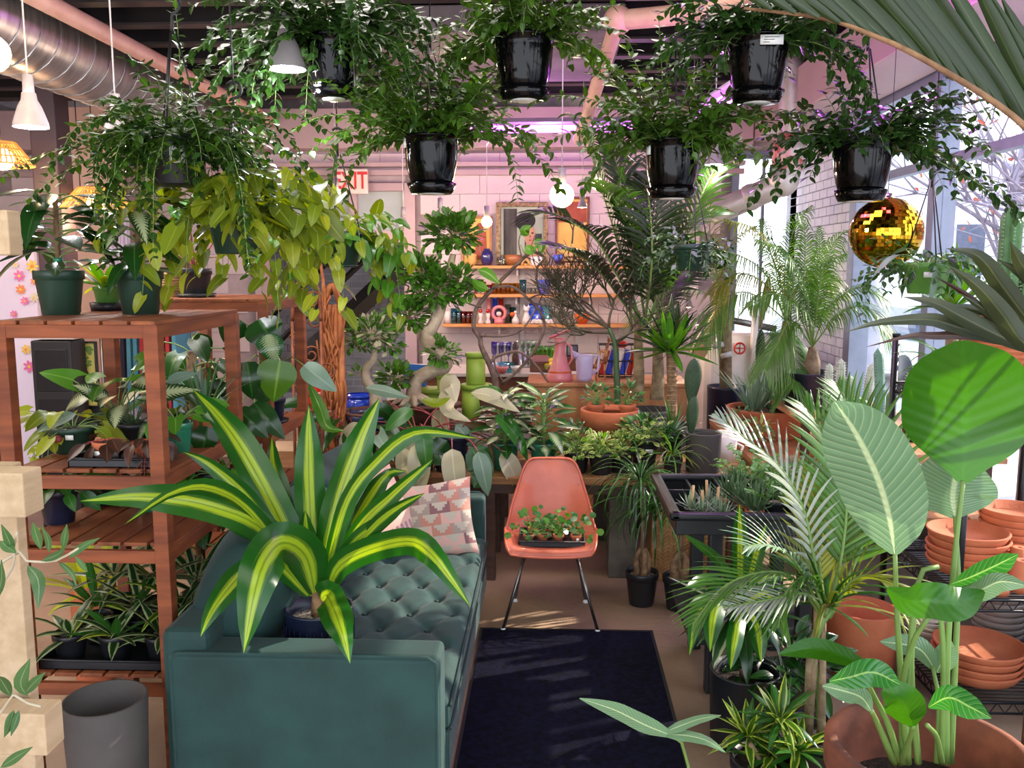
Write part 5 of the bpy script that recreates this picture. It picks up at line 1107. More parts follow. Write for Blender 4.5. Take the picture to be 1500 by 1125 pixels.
for k in range(5): 
    z = SB[2]; o = thing('shell', f'white scallop shell ornament, {["first", "second", "third", "fourth", "fifth"][k]} from the left of the shell row', 'shell', (BX(783+k*6, 8.77, z), 8.765, z+.001), 'white shells'); b = MB()
    for q in range(7): a = PI*(q+.5)/7; b.tube([(0, 0, .005), (.036*math.cos(a), -.01, .005+.045*math.sin(a))], [.002, .009], 5)
    b.obj('shell', 'ceramic_white', o)
for k in range(5): ware(808+k*7, 2, f'clear goblet, {["first", "second", "third", "fourth", "fifth"][k]} from the left at the right end of the lowest shelf', 'goblet', 'glass', goblet(.03, .12), 'clear_glass', grp='clear goblets')
ware(853, 2, 'red and green painted bowl at the right end of the lowest shelf', 'painted_bowl', 'bowl', [(.001, 0), (.04, 0), (.075, .06), (.08, .10), (.07, .10), (.06, .03), (.001, .02)], 'orange_gloss', Y=8.82, seg=20)
# pictures
mat('gilt', '9c8258', .45, '5c4830', 30, metal=.4, bump=.5, bscale=80); mat('frame_red', '6c2420', .5); mat('frame_wood', 'a8704c', .5)
mat('portrait_bg', '3f4a44', .7, '1c201c', 3, stretch=(3, 1, .6)); mat('bark_grey', '5a5850', .8, '2c2a26', 5, stretch=(3, 1, .5)); mat('skin_paint', 'b98a70', .7, 'a67a62', 5); mat('hat_black', '14100f', .7); mat('sky_green', 'a9b49c', .7, '8a9684', 3); mat('field_yellow', 'd8b860', .7, 'c89c48', 4); mat('figure_red', 'b0583c', .7, '8a3c28', 6, bump=.2); mat('lips', 'a04038', .6); mat('paint_blue', '2c70c0', .6, '2464b4'); mat('paint_yellow', 'd4c468', .7, 'c4b45c', 3)
def ell(b, x, z, rx, rz, y=-.004, n=20, rot=0):
    v = [(x, y, z)]+[(x+rx*math.cos(a)*math.cos(rot)-rz*math.sin(a)*math.sin(rot), y, z+rx*math.cos(a)*math.sin(rot)+rz*math.sin(a)*math.cos(rot)) for a in np.arange(n)*2*PI/n]
    return b.add(v, [(0, 1+(k+1) % n, 1+k) for k in range(n)])
def picture(pxa, pya, pxb, pyb, Y, label, fmt, cmt, fw, lean=.06, name='painting', deep=.03):
    a = P(pxa, pyb, Y); c = P(pxb, pya, Y); w, h = c.x-a.x, c.z-a.z; o = thing(name, label, 'picture', ((a.x+c.x)/2, Y, a.z)); o.rotation_euler.x = -lean
    for nm, p0, p1 in (('t', (-w/2, h-fw), (w/2, h)), ('b', (-w/2, 0), (w/2, fw)), ('l', (-w/2, fw), (-w/2+fw, h-fw)), ('r', (w/2-fw, fw), (w/2, h-fw))): MB().bb((p0[0], -deep, p0[1]), (p1[0], .005, p1[1])).obj('frame', fmt, o, bevel=.004)
    MB().bb((-w/2+fw*.8, -.003, fw*.8), (w/2-fw*.8, .0, h-fw*.8)).obj('canvas', cmt, o, smooth=False)
    return o, w, h
o, w, h = picture(727, 296, 803, 388, 8.90, 'gilt framed portrait painting of a figure in a black turban hat', 'gilt', 'sky_green', .045)
MB().bb((-w*.36, -.006, h*.1), (-w*.10, -.004, h*.9)).obj('painted_trunk', 'bark_grey', o, smooth=False)
MB().bb((w*.05, -.0052, h*.1), (w*.38, -.0042, h*.5)).obj('painted_shade', 'portrait_bg', o, smooth=False)
b = MB(); b.add([(w*.02, -.007, h*.1), (w*.36, -.007, h*.1), (w*.24, -.007, h*.4), (w*.10, -.007, h*.4)], [(0, 1, 2, 3)]); ell(b, w*.15, h*.48, w*.105, h*.16, -.008, rot=-.1); b.obj('painted_face', 'skin_paint', o, smooth=False)
b = MB(); ell(b, w*.06, h*.70, w*.20, h*.14, -.009, rot=.25); ell(b, w*.0, h*.60, w*.06, h*.09, -.0095); b.obj('painted_hat', 'hat_black', o, smooth=False)
b = MB(); ell(b, w*.11, h*.52, w*.03, h*.012, -.011); ell(b, w*.20, h*.51, w*.026, h*.012, -.011); ell(b, w*.155, h*.455, w*.008, h*.02, -.011); b.obj('painted_eyes', 'hat_black', o, smooth=False); ell(MB(), w*.16, h*.395, w*.03, h*.012, -.011).obj('painted_lips', 'lips', o, smooth=False)
o, w, h = picture(676, 316, 721, 388, 8.92, 'narrow painting with a standing red-brown figure, left of the portrait', 'frame_wood', 'field_yellow', .025)
b = MB(); ell(b, w*.1, h*.78, w*.12, h*.08); b.add([(-w*.08, -.006, h*.1), (w*.34, -.006, h*.1), (w*.30, -.006, h*.68), (-.0, -.006, h*.70)], [(0, 1, 2, 3)]); b.obj('painted_figure', 'figure_red', o, smooth=False)
o, w, h = picture(813, 288, 864, 386, 8.92, 'landscape painting with a bare tree in yellow fields, right of the portrait', 'frame_red', 'field_yellow', .022)
MB().bb((-w*.42, -.005, h*.62), (w*.42, -.004, h*.93)).obj('painted_sky', 'figure_red', o, smooth=False); MB().tube([(w*.0, -.006, h*.3), (w*.02, -.006, h*.5), (w*.08, -.006, h*.66)], .007, 4).tube([(w*.02, -.006, h*.5), (-w*.1, -.006, h*.64)], .005, 4).obj('painted_tree', 'bark_grey', o)
# ================================================================= dresser and tables at the back
random.seed(55)
dr = thing('dresser', 'honey brown wooden dresser behind the bench, topped with pitchers', 'dresser', (.42, 6.85, 0)); DZ_ = 1.01
MB().bb((-.56, -.25, 0), (.62, .25, DZ_-.03)).obj('carcass', 'dresser_wood', dr, bevel=.006); MB().bb((-.58, -.27, DZ_-.03), (.64, .26, DZ_)).obj('top', 'dresser_wood', dr, bevel=.006)
for x0_, x1_ in ((-.54, .02), (.04, .60)):
    d = MB().bb((x0_, -.262, .06), (x1_, -.25, DZ_-.06)).obj('door', 'dresser_wood', dr, bevel=.004); MB().ball((x1_-.04 if x0_ < 0 else x0_+.04, -.275, .6), .014, 10, 6).obj('knob', 'dark_wood', d)
tb = thing('back_table', 'low dark wooden display table holding the bonsai and green canisters', 'table', (-.95, 6.22, 0)); TB = .80
MB().bb((-.62, -.36, TB-.035), (.68, .34, TB)).obj('top', 'dark_wood', tb, bevel=.005)
for x in (-.56, .62):
    for y in (-.3, .28): MB().bb((x-.03, y-.03, 0), (x+.03, y+.03, TB-.035)).obj('leg', 'dark_wood', tb, bevel=.003)
wt = thing('display_table', 'white topped display table crowded with glassware below the wall shelves', 'table', (-.55, 7.6, 0)); WT = 1.0
MB().bb((-.8, -.35, WT-.03), (.9, .35, WT)).obj('top', 'white_enamel', wt, bevel=.004); MB().bb((-.76, -.31, WT-.30), (.86, -.30, WT-.03)).obj('apron', 'brown_wood', wt, smooth=False)
for x in (-.74, .84):
    for y in (-.3, .3): MB().bb((x-.03, y-.03, 0), (x+.03, y+.03, WT-.03)).obj('leg', 'white_enamel', wt, bevel=.003)
o = thing('pitcher', 'tall pink ceramic pitcher with flared lip on the dresser', 'pitcher', (BX(820, 6.68, DZ_), 6.70, DZ_))
MB().lathe([(.001, 0), (.095, 0), (.10, .03), (.088, .07), (.06, .14), (.042, .24), (.040, .30), (.048, .33), (.043, .33), (.034, .29), (.001, .28)], (0, 0, 0), 24).obj('body', 'ceramic_pink', o)
b = MB(); V = []
for k in range(9):
    t = k/8
    for j in range(9): s = (j/8-.5)*2; V.append((-.085+.17*t, s*(.03+.03*math.sin(PI*t)), .335+.055*t*t+.012*math.sin(t*3)+.02*s*s-.02*(1-t)))
b.add(V, [(k*9+j, k*9+j+1, k*9+j+10, k*9+j+9) for k in range(8) for j in range(8)]).obj('lip', 'ceramic_pink', o)
MB().tube([(.038, 0, .30), (.085, 0, .26), (.095, 0, .17), (.062, 0, .12)], .009, 8).obj('handle', 'ceramic_pink', o); MB().lathe([(.089, .068), (.093, .075), (.088, .082)], (0, 0, 0), 24).obj('band', 'orange_gloss', o)
o = thing('pitcher', 'white lilac-tinted ceramic pitcher on the dresser right of the pink one', 'pitcher', (BX(856, 6.7, DZ_), 6.72, DZ_))
MB().lathe([(.001, 0), (.052, 0), (.06, .03), (.068, .16), (.07, .2), (.062, .2), (.055, .04), (.001, .03)], (0, 0, 0), 24).obj('body', 'ceramic_lilac', o); MB().tube([(-.06, 0, .19), (-.10, 0, .23)], [.03, .008], 8).obj('spout', 'ceramic_lilac', o); MB().tube([(.066, 0, .185), (.11, 0, .2), (.105, 0, .09), (.062, 0, .05)], .009, 8).obj('handle', 'ceramic_lilac', o)
def giraffe(px, h, label):
    o = thing('giraffe_figurine', label, 'figurine', (BX(px, 6.75, DZ_), 6.78, DZ_), 'giraffe figurines'); b = MB()
    for x in (-.03, .03):
        for y in (-.012, .012): b.tube([(x*1.1, y, 0), (x, y, h*.38)], [.005, .009], 6)
    b.tube([(-.036, 0, h*.42), (.0, 0, h*.44), (.03, 0, h*.46), (.045, 0, h*.7), (.06, 0, h*.93)], [.018, .022, .020, .011, .009], 8); b.tube([(.052, 0, h*.96), (.09, 0, h*.90)], [.014, .007], 7); b.tube([(-.04, 0, h*.44), (-.05, 0, h*.28)], .003, 4)
    b.obj('body', 'giraffe', o)
    for y in (-.006, .006): MB().tube([(.055, y, h*.96), (.052, y, h*1.03)], .003, 5).obj('horn', 'brown_wood', o)
giraffe(868, .24, 'smaller carved giraffe just right of the white pitcher'); giraffe(880, .33, 'taller carved giraffe behind the smaller one')
o = thing('toy_crate', 'dark wire crate of red and blue bags behind the giraffes', 'crate', (BX(905, 6.95, DZ_), 6.98, DZ_)); b = MB()
for z in (.01, .13, .26): b.tube([(-.15, -.06, z), (.15, -.06, z), (.15, .06, z), (-.15, .06, z), (-.15, -.06, z)], .005, 4, False)
for x in np.linspace(-.15, .15, 7): b.tube([(x, -.06, 0), (x, -.06, .26)], .003, 4)
b.obj('wires', 'ink', o)
for k in range(5):
    q = MB().box((-.11+k*.055, 0, .12), (.045, .09, .2), ry=.25).obj('bag', ['red_gloss', 'blue_gloss', 'ceramic_white', 'blue_gloss', 'red_gloss'][k], o, bevel=.01)
MB().ball((.03, 0, .26), .05, 10, 7, .6).obj('bundle', 'red_gloss', o)
# canisters
def canister(px, Y, z, r, h, label):
    o = thing('canister', label, 'canister', (BX(px, Y, z), Y, z), 'lime green canisters'); MB().lathe([(.001, 0), (r*.93, 0), (r*.95, .006), (r*.95, h-.03), (.001, h-.03)], (0, 0, 0), 28).obj('body', 'canister_green', o); MB().lathe([(r*.96, h-.035), (r*1.05, h-.035), (r*1.05, h-.005), (r*1.0, h), (.001, h)], (0, 0, 0), 28).obj('lid', 'canister_green', o)
canister(698, 6.25, TB, .110, .245, 'large lime green canister, lower of the two stacked together'); canister(697, 6.25, TB+.246, .072, .225, 'tall narrow lime green canister on top of the large one')
canister(640, 6.36, TB, .110, .20, 'lime green canister behind the bonsai trunk'); canister(650, 6.36, TB+.201, .05, .10, 'small lime green canister on top of the one behind the bonsai')
canister(790, 6.50, .80, .09, .2, 'short lime green canister behind the bare-branched plant') if False else None
# glassware on the white table
Y0_ = 7.42
for k in range(7): ware(724+k*5.2, 0, f'clear patterned goblet, number {k+1} from the left under the lowest wall shelf'.replace('number 1', 'first').replace('number 2', 'second').replace('number 3', 'third').replace('number 4', 'fourth').replace('number 5', 'fifth').replace('number 6', 'sixth').replace('number 7', 'seventh'), 'goblet', 'glass', goblet(.028, .22), 'clear_glass' if k % 2 else 'blue_glass', Y=7.75, z=WT, grp='patterned goblets')
for k in range(4): ware(762+k*8, 0, f'tall clear jar, {["first", "second", "third", "fourth"][k]} from the left on the white table', 'jar', 'jar', tumbler(.04, .24), 'clear_glass', Y=7.7, z=WT, grp='tall clear jars')
for k in range(5): ware(783+k*6, 0, f'green glass cup, {["first", "second", "third", "fourth", "fifth"][k]} from the left of its row', 'glass_cup', 'glass', goblet(.034, .2), 'green_glass', Y=7.6, z=WT, grp='green glass cups')
ware(755, 0, 'dark wooden figure bottle between the goblets and jars', 'bottle', 'bottle', [(.001, 0), (.03, 0), (.03, .12), (.012, .16), (.018, .2), (.012, .24), (.001, .245)], 'dark_wood', Y=7.5, z=WT)
o = thing('jewellery_box', 'small wooden box with pitched lid on the white table', 'box', (BX(792, 7.4, WT), 7.4, WT)); MB().bb((-.09, -.06, 0), (.09, .06, .09)).obj('body', 'brown_wood', o, bevel=.004); MB().add([(-.1, -.07, .09), (.1, -.07, .09), (.1, .07, .09), (-.1, .07, .09), (-.05, 0, .14), (.05, 0, .14)], [(0, 1, 5, 4), (2, 3, 4, 5), (1, 2, 5), (3, 0, 4)]).obj('lid', 'brown_wood', o, smooth=False)
for k, (px, c, r) in enumerate(((728, 'ceramic_lilac', .07), (742, 'aqua_glass', .08), (757, 'ceramic_white', .055), (735, 'ceramic_pink', .06))):
    ware(px, 0, ['lilac bowl left of the turquoise glass bowl', 'turquoise glass bowl on the white table', 'small white ruffled bowl right of the turquoise bowl', 'pink bowl in front of the turquoise glass bowl'][k], 'bowl', 'bowl', [(.001, 0), (r*.5, 0), (r*.95, r*.7), (r, r), (r*.9, r), (r*.7, r*.3), (.001, .01)], c, Y=7.36-.04*k+.02, z=WT, seg=20, grp='pastel bowls')
ware(808, 0, 'glass bowl of yellow lemons near the pink pitcher', 'fruit_bowl', 'bowl', [(.001, 0), (.05, 0), (.09, .07), (.085, .07), (.05, .01), (.001, .01)], 'clear_glass', Y=7.35, z=WT, parts=[('lemon', lambda b: [b.ball((x, y, z), .03, 10, 7) for x, y, z in ((-.04, 0, .05), (.03, .02, .05), (0, -.03, .06), (.0, .0, .09))][0], 'yellow_gloss')])
o = thing('clock', 'small black square clock near the right end of the white table', 'clock', (BX(838, 7.5, WT), 7.5, WT)); MB().bb((-.05, -.03, .12), (.05, .03, .22)).obj('case', 'ink', o, bevel=.008); MB().bb((-.04, -.034, .13), (.04, -.03, .21)).obj('face', 'glass_dark', o, smooth=False); MB().bb((-.06, -.05, 0), (.06, .05, .12)).obj('stand', 'brown_wood', o, bevel=.004)
# blue picture on a wicker basket, cream dome
bs = thing('wicker_basket', 'round wicker basket under the blue animal picture', 'basket', (BX(612, 6.45, TB), 6.42, TB)); b = MB()
for k in range(12): b.tube([((.11+.002*k)*math.cos(a), (.11+.002*k)*math.sin(a)*.7, .012+k*.016) for a in np.linspace(0, 2*PI, 25)], .009, 5, False)
b.obj('weave', 'pale_wood', bs)
z_ = TB+.205; o = thing('animal_picture', 'bright blue picture with a tortoise and a small llama, standing by the bonsai', 'picture', (BX(607, 6.4, z_+.07), 6.42, z_)); o.rotation_euler.y = .06
MB().bb((-.085, -.008, 0), (.085, .008, .16)).obj('board', 'paint_blue', o, bevel=.003); b = MB(); ell(b, -.018, .07, .034, .026, -.011); b.obj('tortoise_shell', 'ribbed_yellow', o, smooth=False); b = MB(); ell(b, -.055, .055, .012, .009, -.012); ell(b, -.035, .043, .008, .012, -.012); ell(b, .002, .043, .008, .012, -.012); ell(b, .04, .09, .009, .03, -.012); ell(b, .045, .118, .014, .008, -.012); ell(b, .035, .068, .022, .012, -.012); b.obj('animals', 'ceramic_white', o, smooth=False)
MB().bb((.03, -.012, .03), (.06, -.011, .04)).obj('grass', 'green_pot', o, smooth=False)
o = thing('dome_lampshade', 'cream cloth dome standing left of the blue picture', 'lampshade', (BX(588, 6.3, TB), 6.26, TB)); MB().lathe([(.001, 0), (.10, 0), (.11, .02), (.095, .14), (.05, .21), (.001, .225)], (0, 0, 0), 22).obj('dome', 'ceramic_white', o)
for k, (px, c, w_, lab) in enumerate(((524, 'blue_gloss', .10, 'bright blue lidded bin left of the small bonsai bowl'), (558, 'blue_gloss', .06, 'bright blue cup right of the small bonsai trunk'))):
    o = thing('blue_bin', lab, 'container', (BX(px, 6.3, TB), 6.35-.1*k, TB)); MB().lathe([(.001, 0), (w_*.9, 0), (w_, .14-.04*k), (w_*.92, .14-.04*k), (.001, .02)], (0, 0, 0), 18).obj('body', c, o); MB().lathe([(w_*1.0, .13-.04*k), (w_*1.06, .13-.04*k), (w_*1.06, .15-.04*k), (w_, .15-.04*k)], (0, 0, 0), 18).obj('rim', c, o)
o = thing('blue_tin', 'blue and red tin standing left of the bonsai pot', 'tin', (BX(617, 6.2, TB), 6.30, TB)); MB().bb((-.05, -.03, 0), (.02, .03, .14)).obj('tin', 'blue_gloss', o, bevel=.006); MB().bb((.022, -.03, 0), (.07, .03, .13)).obj('flap', 'red_gloss', o, bevel=.006)
# ----- ficus bonsai
random.seed(61)
def cluster(o, f, st, px, py, Y, rx, ry, n, size, mt, t, dark=None):
    c = P(px, py, Y); RX_, RZ_ = m(rx, Y), m(ry, Y)
    for i in range(n):
        a, e = U(0, 2*PI), math.asin(U(-.8, 1)); k = U(.35, 1)
        d = Vector((math.cos(a)*math.cos(e), math.sin(a)*math.cos(e), math.sin(e))); p = c+Vector((d.x*RX_*k, d.y*RX_*.8*k, d.z*RZ_*k))
        f.leaf(random.choice(t), p, d+Vector((U(-.6, .6), U(-.6, .6), U(-.3, .5))), Vector((U(-.6, .6), U(-.8, .2), 1)), size*U(.7, 1.2), random.choice(mt))
        if i % 9 == 0: st.append(([c-Vector((0, 0, RZ_*.4)), (c+p)/2, p], [.005, .002]))
o = thing('ficus_bonsai', 'large ficus bonsai with S-shaped pale trunk and round leaf clusters', 'bonsai', (BX(618, 6.05, TB), 6.05, TB)); oc = o.location
MB().lathe(pot_prof('bonsai', .27, .14)[:-1], (0, 0, 0), 30, .7).obj('pot', 'terracotta_dark', o); MB().lathe([(.24, .118), (.12, .13), (.001, .135)], (0, 0, 0), 24, .7).obj('soil', 'soil', o)
tr_ = spline([P(x, y, 6.05) for x, y in [(606, 600), (606, 575), (611, 556), (632, 544), (652, 537), (650, 522), (630, 505), (624, 490), (634, 478), (643, 455), (648, 430), (656, 405), (664, 372)]], 50)
MB().tube([p-oc for p in tr_], [.075, .055, .05, .05, .048, .045, .05, .05, .042, .045, .038, .034, .03, .02], 12).obj('trunk', 'bonsai_bark', o)
b = MB()
for k in range(9): a = k*.7; b.tube(spline([tr_[3]-oc, Vector((tr_[0].x-oc.x+math.cos(a)*.07, math.sin(a)*.06, .17)), Vector((tr_[0].x-oc.x+math.cos(a)*.16, math.sin(a)*.12, .125))], 6), [.035, .012], 6)
b.obj('roots', 'bonsai_bark', o)
f = Fol(); st = []
for (px, py, rx, ry, n) in [(662, 345, 42, 30, 300), (617, 400, 30, 24, 170), (640, 425, 40, 30, 250), (672, 412, 22, 20, 90), (596, 462, 30, 26, 170), (648, 518, 22, 20, 90), (578, 552, 26, 20, 120), (690, 425, 12, 12, 30)]:
    cluster(o, f, st, px, py, 6.05, rx, ry, int(n*1.35), .075, ['ficus', 'bright_green', 'ficus'], T_obo)
for (a, b2) in (((648, 430), (617, 405)), ((643, 450), (606, 462)), ((630, 500), (640, 465)), ((611, 556), (578, 560)), ((632, 544), (648, 525)), ((656, 405), (672, 412))): st.append((spline([P(*a, 6.05), P((a[0]+b2[0])/2, (a[1]+b2[1])/2-4, 6.05), P(*b2, 6.05)], 5), [.014, .006]))
stems(o, st, 'bonsai_bark', 'branch'); f.finish(o, 300)
o = thing('small_bonsai', 'small bonsai with twisted trunk in a blue glazed bowl', 'bonsai', (BX(545, 5.62, .80), 5.62, .74)); oc = o.location
stl = thing('plant_stool', 'round dark wooden stool under the blue bonsai bowl', 'stool', (oc.x, oc.y, 0)); MB().lathe([(.001, .70), (.19, .70), (.2, .715), (.2, .735), (.001, .74)], (0, 0, 0), 28).obj('seat', 'dark_wood', stl)
for k in range(4): a = k*PI/2+.7; MB().tube([(.17*math.cos(a), .17*math.sin(a), 0), (.13*math.cos(a), .13*math.sin(a), .70)], .015, 8).obj('leg', 'dark_wood', stl)
mat('blue_glaze', '38486c', .25, '24304c', 5, coat=.4); MB().lathe(pot_prof('bonsai', .175, .20)[:-1], (0, 0, 0), 28).obj('pot', 'blue_glaze', o); MB().lathe([(.178, .196), (.19, .2), (.19, .212), (.165, .212), (.16, .19)], (0, 0, 0), 28).obj('rim', 'terracotta_dark', o); MB().lathe([(.16, .18), (.001, .195)], (0, 0, 0), 20).obj('soil', 'soil', o)
tr_ = spline([P(x, y, 5.62) for x, y in [(552, 597), (548, 575), (537, 558), (537, 540), (548, 525), (546, 505)]], 20); MB().tube([p-oc for p in tr_], [.05, .035, .03, .028, .022, .014], 10).obj('trunk', 'bonsai_bark', o)
f = Fol(); st = []
for (px, py, rx, ry, n) in [(545, 488, 36, 26, 260), (522, 500, 20, 16, 70), (572, 505, 18, 14, 60), (524, 548, 10, 6, 14)]: cluster(o, f, st, px, py, 5.62, rx, ry, n, .055, ['ficus', 'ficus', 'ficus', 'bright_green', 'cream'], T_obo)
stems(o, st, 'bonsai_bark', 'branch'); f.finish(o, 150)
# ----- bare curly branches in a terracotta pot
o = thing('curly_branch_plant', 'nearly leafless plant with curling bare branches in a terracotta pot', 'plant', (BX(743, 6.02, TB), 6.02, TB)); oc = o.location; pot(o, .20, .20, 'bowl', 'terracotta_dark')
Yb = 6.02
for pts, r in [([(727, 575), (725, 556), (716, 531), (705, 508), (703, 494), (694, 482), (696, 458), (703, 444), (721, 424), (767, 378), (782, 369), (798, 378), (787, 392), (787, 419), (792, 431)], [.030, .022, .018, .014, .008]), ([(703, 492), (739, 492), (764, 483), (785, 453), (793, 435), (800, 422)], [.012, .008, .005]), ([(722, 421), (750, 420), (774, 438), (792, 458), (797, 482), (782, 515), (757, 544), (735, 562)], [.011, .013, .014]),
    ([(718, 531), (730, 521), (757, 515), (774, 524), (792, 544), (803, 560)], [.016, .012, .009]), ([(764, 376), (760, 355), (764, 338)], [.007, .004]), ([(705, 450), (690, 446), (676, 440)], [.009, .005]), ([(774, 438), (790, 432), (812, 434)], [.008, .004]), ([(710, 490), (725, 482), (745, 486)], [.005, .003]), ([(775, 372), (781, 352), (785, 342)], [.005, .003]), ([(722, 521), (728, 545), (738, 560)], [.009, .006])]:
    MB().tube([p-oc for p in spline(spath(pts, [Yb, Yb+.05]), 40)], [x*.78 for x in r], 8).obj('branch', 'branch_grey', o)
for pts in ([(700, 395), (715, 400), (732, 416)], [(715, 425), (700, 418), (692, 408)], [(775, 345), (768, 338), (778, 330)], [(782, 352), (792, 358), (794, 372)], [(770, 360), (778, 366), (786, 362)]): traced(o, pts, [Yb-.05, Yb-.08], 16, 'bright_green', .3, .2, .02, 'ovate', 8)
# ----- rattan screen and scroll ironwork
random.seed(64)
o = thing('rattan_screen', 'tall honey-coloured rattan pole screen behind the sofa', 'screen', (BX(488, 5.5, .8), 5.5, 0)); oc = o.location
for px, r in ((473, .020), (482, .018), (491, .018), (499, .022)):
    MB().tube([P(px, 446, 5.5)-oc, Vector((P(px, 600, 5.5).x-oc.x, 0, 0))], r, 10).obj('pole', 'rattan', o)
b = MB()
for k in range(26):
    x = P(U(474, 499), 500, 5.5).x-oc.x; z0 = U(.1, 1.5); b.tube(spline([(x, U(-.03, .0), z0), (x+U(-.03, .03), -.03, z0+.1), (x+U(-.04, .04), -.02, z0+.2), (x+U(-.05, .05), -.03, z0+U(.25, .45))], 8), U(.005, .010), 5)
b.obj('woven_canes', 'rattan', o); MB().tube(spline([P(474, 448, 5.5)-oc, P(486, 418, 5.5)-oc, P(499, 446, 5.5)-oc], 12), .02, 8).obj('arch', 'rattan', o)
o = thing('scroll_stand', 'rusty scroll-work metal plant stand left of the rattan screen', 'stand', (BX(448, 5.3, .8), 5.3, 0)); oc = o.location; mat('rust', '8a5034', .5, '6a3820', 20, metal=.4)
for px in (428, 470): MB().tube([P(px, 470, 5.3)-oc, Vector((P(px, 600, 5.3).x-oc.x, 0, 0))], .010, 8).obj('upright', 'rust', o)
for (cx_, cy_, s) in [(440, 435, 1), (458, 440, -1), (440, 462, -1), (460, 470, 1), (436, 500, 1), (456, 520, -1), (462, 555, 1), (440, 560, -1), (480, 545, 1), (440, 610, 1), (460, 625, -1), (445, 445, -1)]:
    c = P(cx_, cy_, 5.3)-oc; MB().tube([c+Vector((s*(.012+.045*t/9)*math.cos(t), 0, (.012+.045*t/9)*math.sin(t))) for t in np.linspace(0, 9, 30)], .006, 6).obj('scroll', 'rust', o)
MB().tube(spline([P(428, 470, 5.3)-oc, P(432, 425, 5.3)-oc, P(449, 405, 5.3)-oc, P(466, 425, 5.3)-oc, P(470, 470, 5.3)-oc], 24), .012, 8).obj('arch', 'rust', o)
for z in (.5, 1.0): MB().tube([Vector((P(428, 600, 5.3).x-oc.x, 0, z)), Vector((P(470, 600, 5.3).x-oc.x, 0, z))], .008, 6).obj('cross_bar', 'rust', o)
o = thing('red_kettle', 'shiny red round kettle on the rear shelf beyond the philodendron', 'kettle', (BX(468, 5.9, 1.0), 5.95, .0))
MB().bb((-.12, -.12, 0), (.12, .12, .86)).obj('stand', 'dark_wood', o, bevel=.006); MB().ball((0, 0, .97), .10, 18, 12, 1.05).obj('body', 'red_gloss', o); MB().tube([(-.07, 0, 1.06), (-.05, 0, 1.15), (.05, 0, 1.15), (.07, 0, 1.06)], .008, 6).obj('handle', 'red_gloss', o)
# ================================================================= plants on the back bench
random.seed(71); BZ = .645
def bench_pot(px, Y, r, h, label, mt='black_plastic', style='nursery', name='potted_plant', **k): return potted(px, Y, BZ, r, h, name, label, style, mt, **k)
for k, (px, lab) in enumerate(((612, 'silver-leaved philodendron in a navy pot, left one behind the pillows'), (660, 'silver-leaved philodendron in a navy pot, right one behind the pillows'))):
    o, c = bench_pot(px, 5.25, .12, .23, lab, 'navy_plastic', name='silver_philodendron', grp=None)
    petioled(o, c, 13, .42, .08, [tmpl('paddle', .5, d, .15, 8, 2) for d in (.3, .8)], .24, ['cream', 'grey_green', 'mid_green', 'cream'], 13, 'stem_red', .005, (.2, 1.3), 1.0, .8, hang=.8, joined=False)
o, c = potted(520, 5.28, BZ, .11, .2, 'dark_philodendron', 'dark arrow-leaved philodendron at the left end of the back bench', 'nursery', 'black_plastic'); petioled(o, c, 16, .38, .08, [tmpl('arrow', .55, .3, .15, 8, 2)], .2, ['dark_green', 'grey_green'], 16, 'stem_red', .004, (.3, 1.3), .9, .8, hang=.6)
for pts, Yt, w, mt, kd in [([(600, 690), (606, 720), (600, 745)], [5.0, 4.95], 42, 'cream', 'paddle'), ([(690, 655), (706, 690), (694, 715)], [5.0, 4.95], 40, 'mid_green', 'paddle'), ([(655, 645), (640, 665), (650, 680)], [5.05, 5.0], 36, 'dark_green', 'paddle'), ([(658, 575), (656, 600), (690, 618)], [5.2, 5.1], 30, 'cream', 'arrow'), ([(646, 578), (660, 562), (668, 590)], [5.2, 5.1], 30, 'cream', 'ovate'),
    ([(535, 568), (560, 572), (600, 583)], [5.2, 5.1], 18, 'grey_green', 'ovate'), ([(690, 575), (720, 580), (762, 604)], [5.2, 5.1], 22, 'cream', 'ovate'), ([(618, 585), (640, 590), (660, 583)], [5.15, 5.1], 14, 'pothos', 'ovate'), ([(640, 630), (612, 650), (618, 690)], [5.1, 5.0], 34, 'cream', 'paddle'), ([(580, 620), (560, 600), (530, 610)], [5.1, 5.0], 22, 'dark_green', 'paddle')]:
    pass
    traced(o, pts, Yt, w, mt, .2, .2, .04, kd, 12)
for k, (px, lab) in enumerate(((740, 'bushy dark dieffenbachia in a green pot left of the orange chair'), (796, 'speckled dieffenbachia in a green pot behind the orange chair'))):
    o, c = bench_pot(px, 5.3, .088, .17, lab, 'teal_glaze', name='dieffenbachia'); n = 40
    MB().tube([c-o.location, c-o.location+Vector((0, 0, .26))], .014, 8).obj('stalk', 'stem_green', o); f = Fol(); st = []
    for i in range(n):
        a = i*2.4; hh = .0+.30*i/n; e = .2+.9*i/n; pts = arc(c+Vector((0, 0, hh)), a, e, .05+.05*(1-i/n), .3, 4); st.append((pts, [.005, .004])); d = Vector((math.cos(a), math.sin(a), -.3+1.0*i/n)); f.leaf(random.choice(TT), pts[-1], d, Vector((0, -.3, 1)), U(.12, .18), random.choice(['calathea', 'dark_green', 'mid_green'] if k == 0 else ['dieffenbachia', 'dieffenbachia', 'mid_green']))
    stems(o, st); f.finish(o, 60)
for k, (px, Y, lab) in enumerate(((846, 5.24, 'left of the three bright peperomias'), (880, 5.20, 'middle of the three bright peperomias'), (910, 5.26, 'right of the three bright peperomias'))):
    o, c = bench_pot(px, Y, .075, .13, 'yellow-green peperomia in a black pot, '+lab, 'black_plastic', name='peperomia', grp='bright peperomias'); bush(o, c+Vector((0, 0, -.01)), 150, .13, .14, T_small+T_obo, .048, ['peperomia', 'bright_green', 'peperomia'], 90)
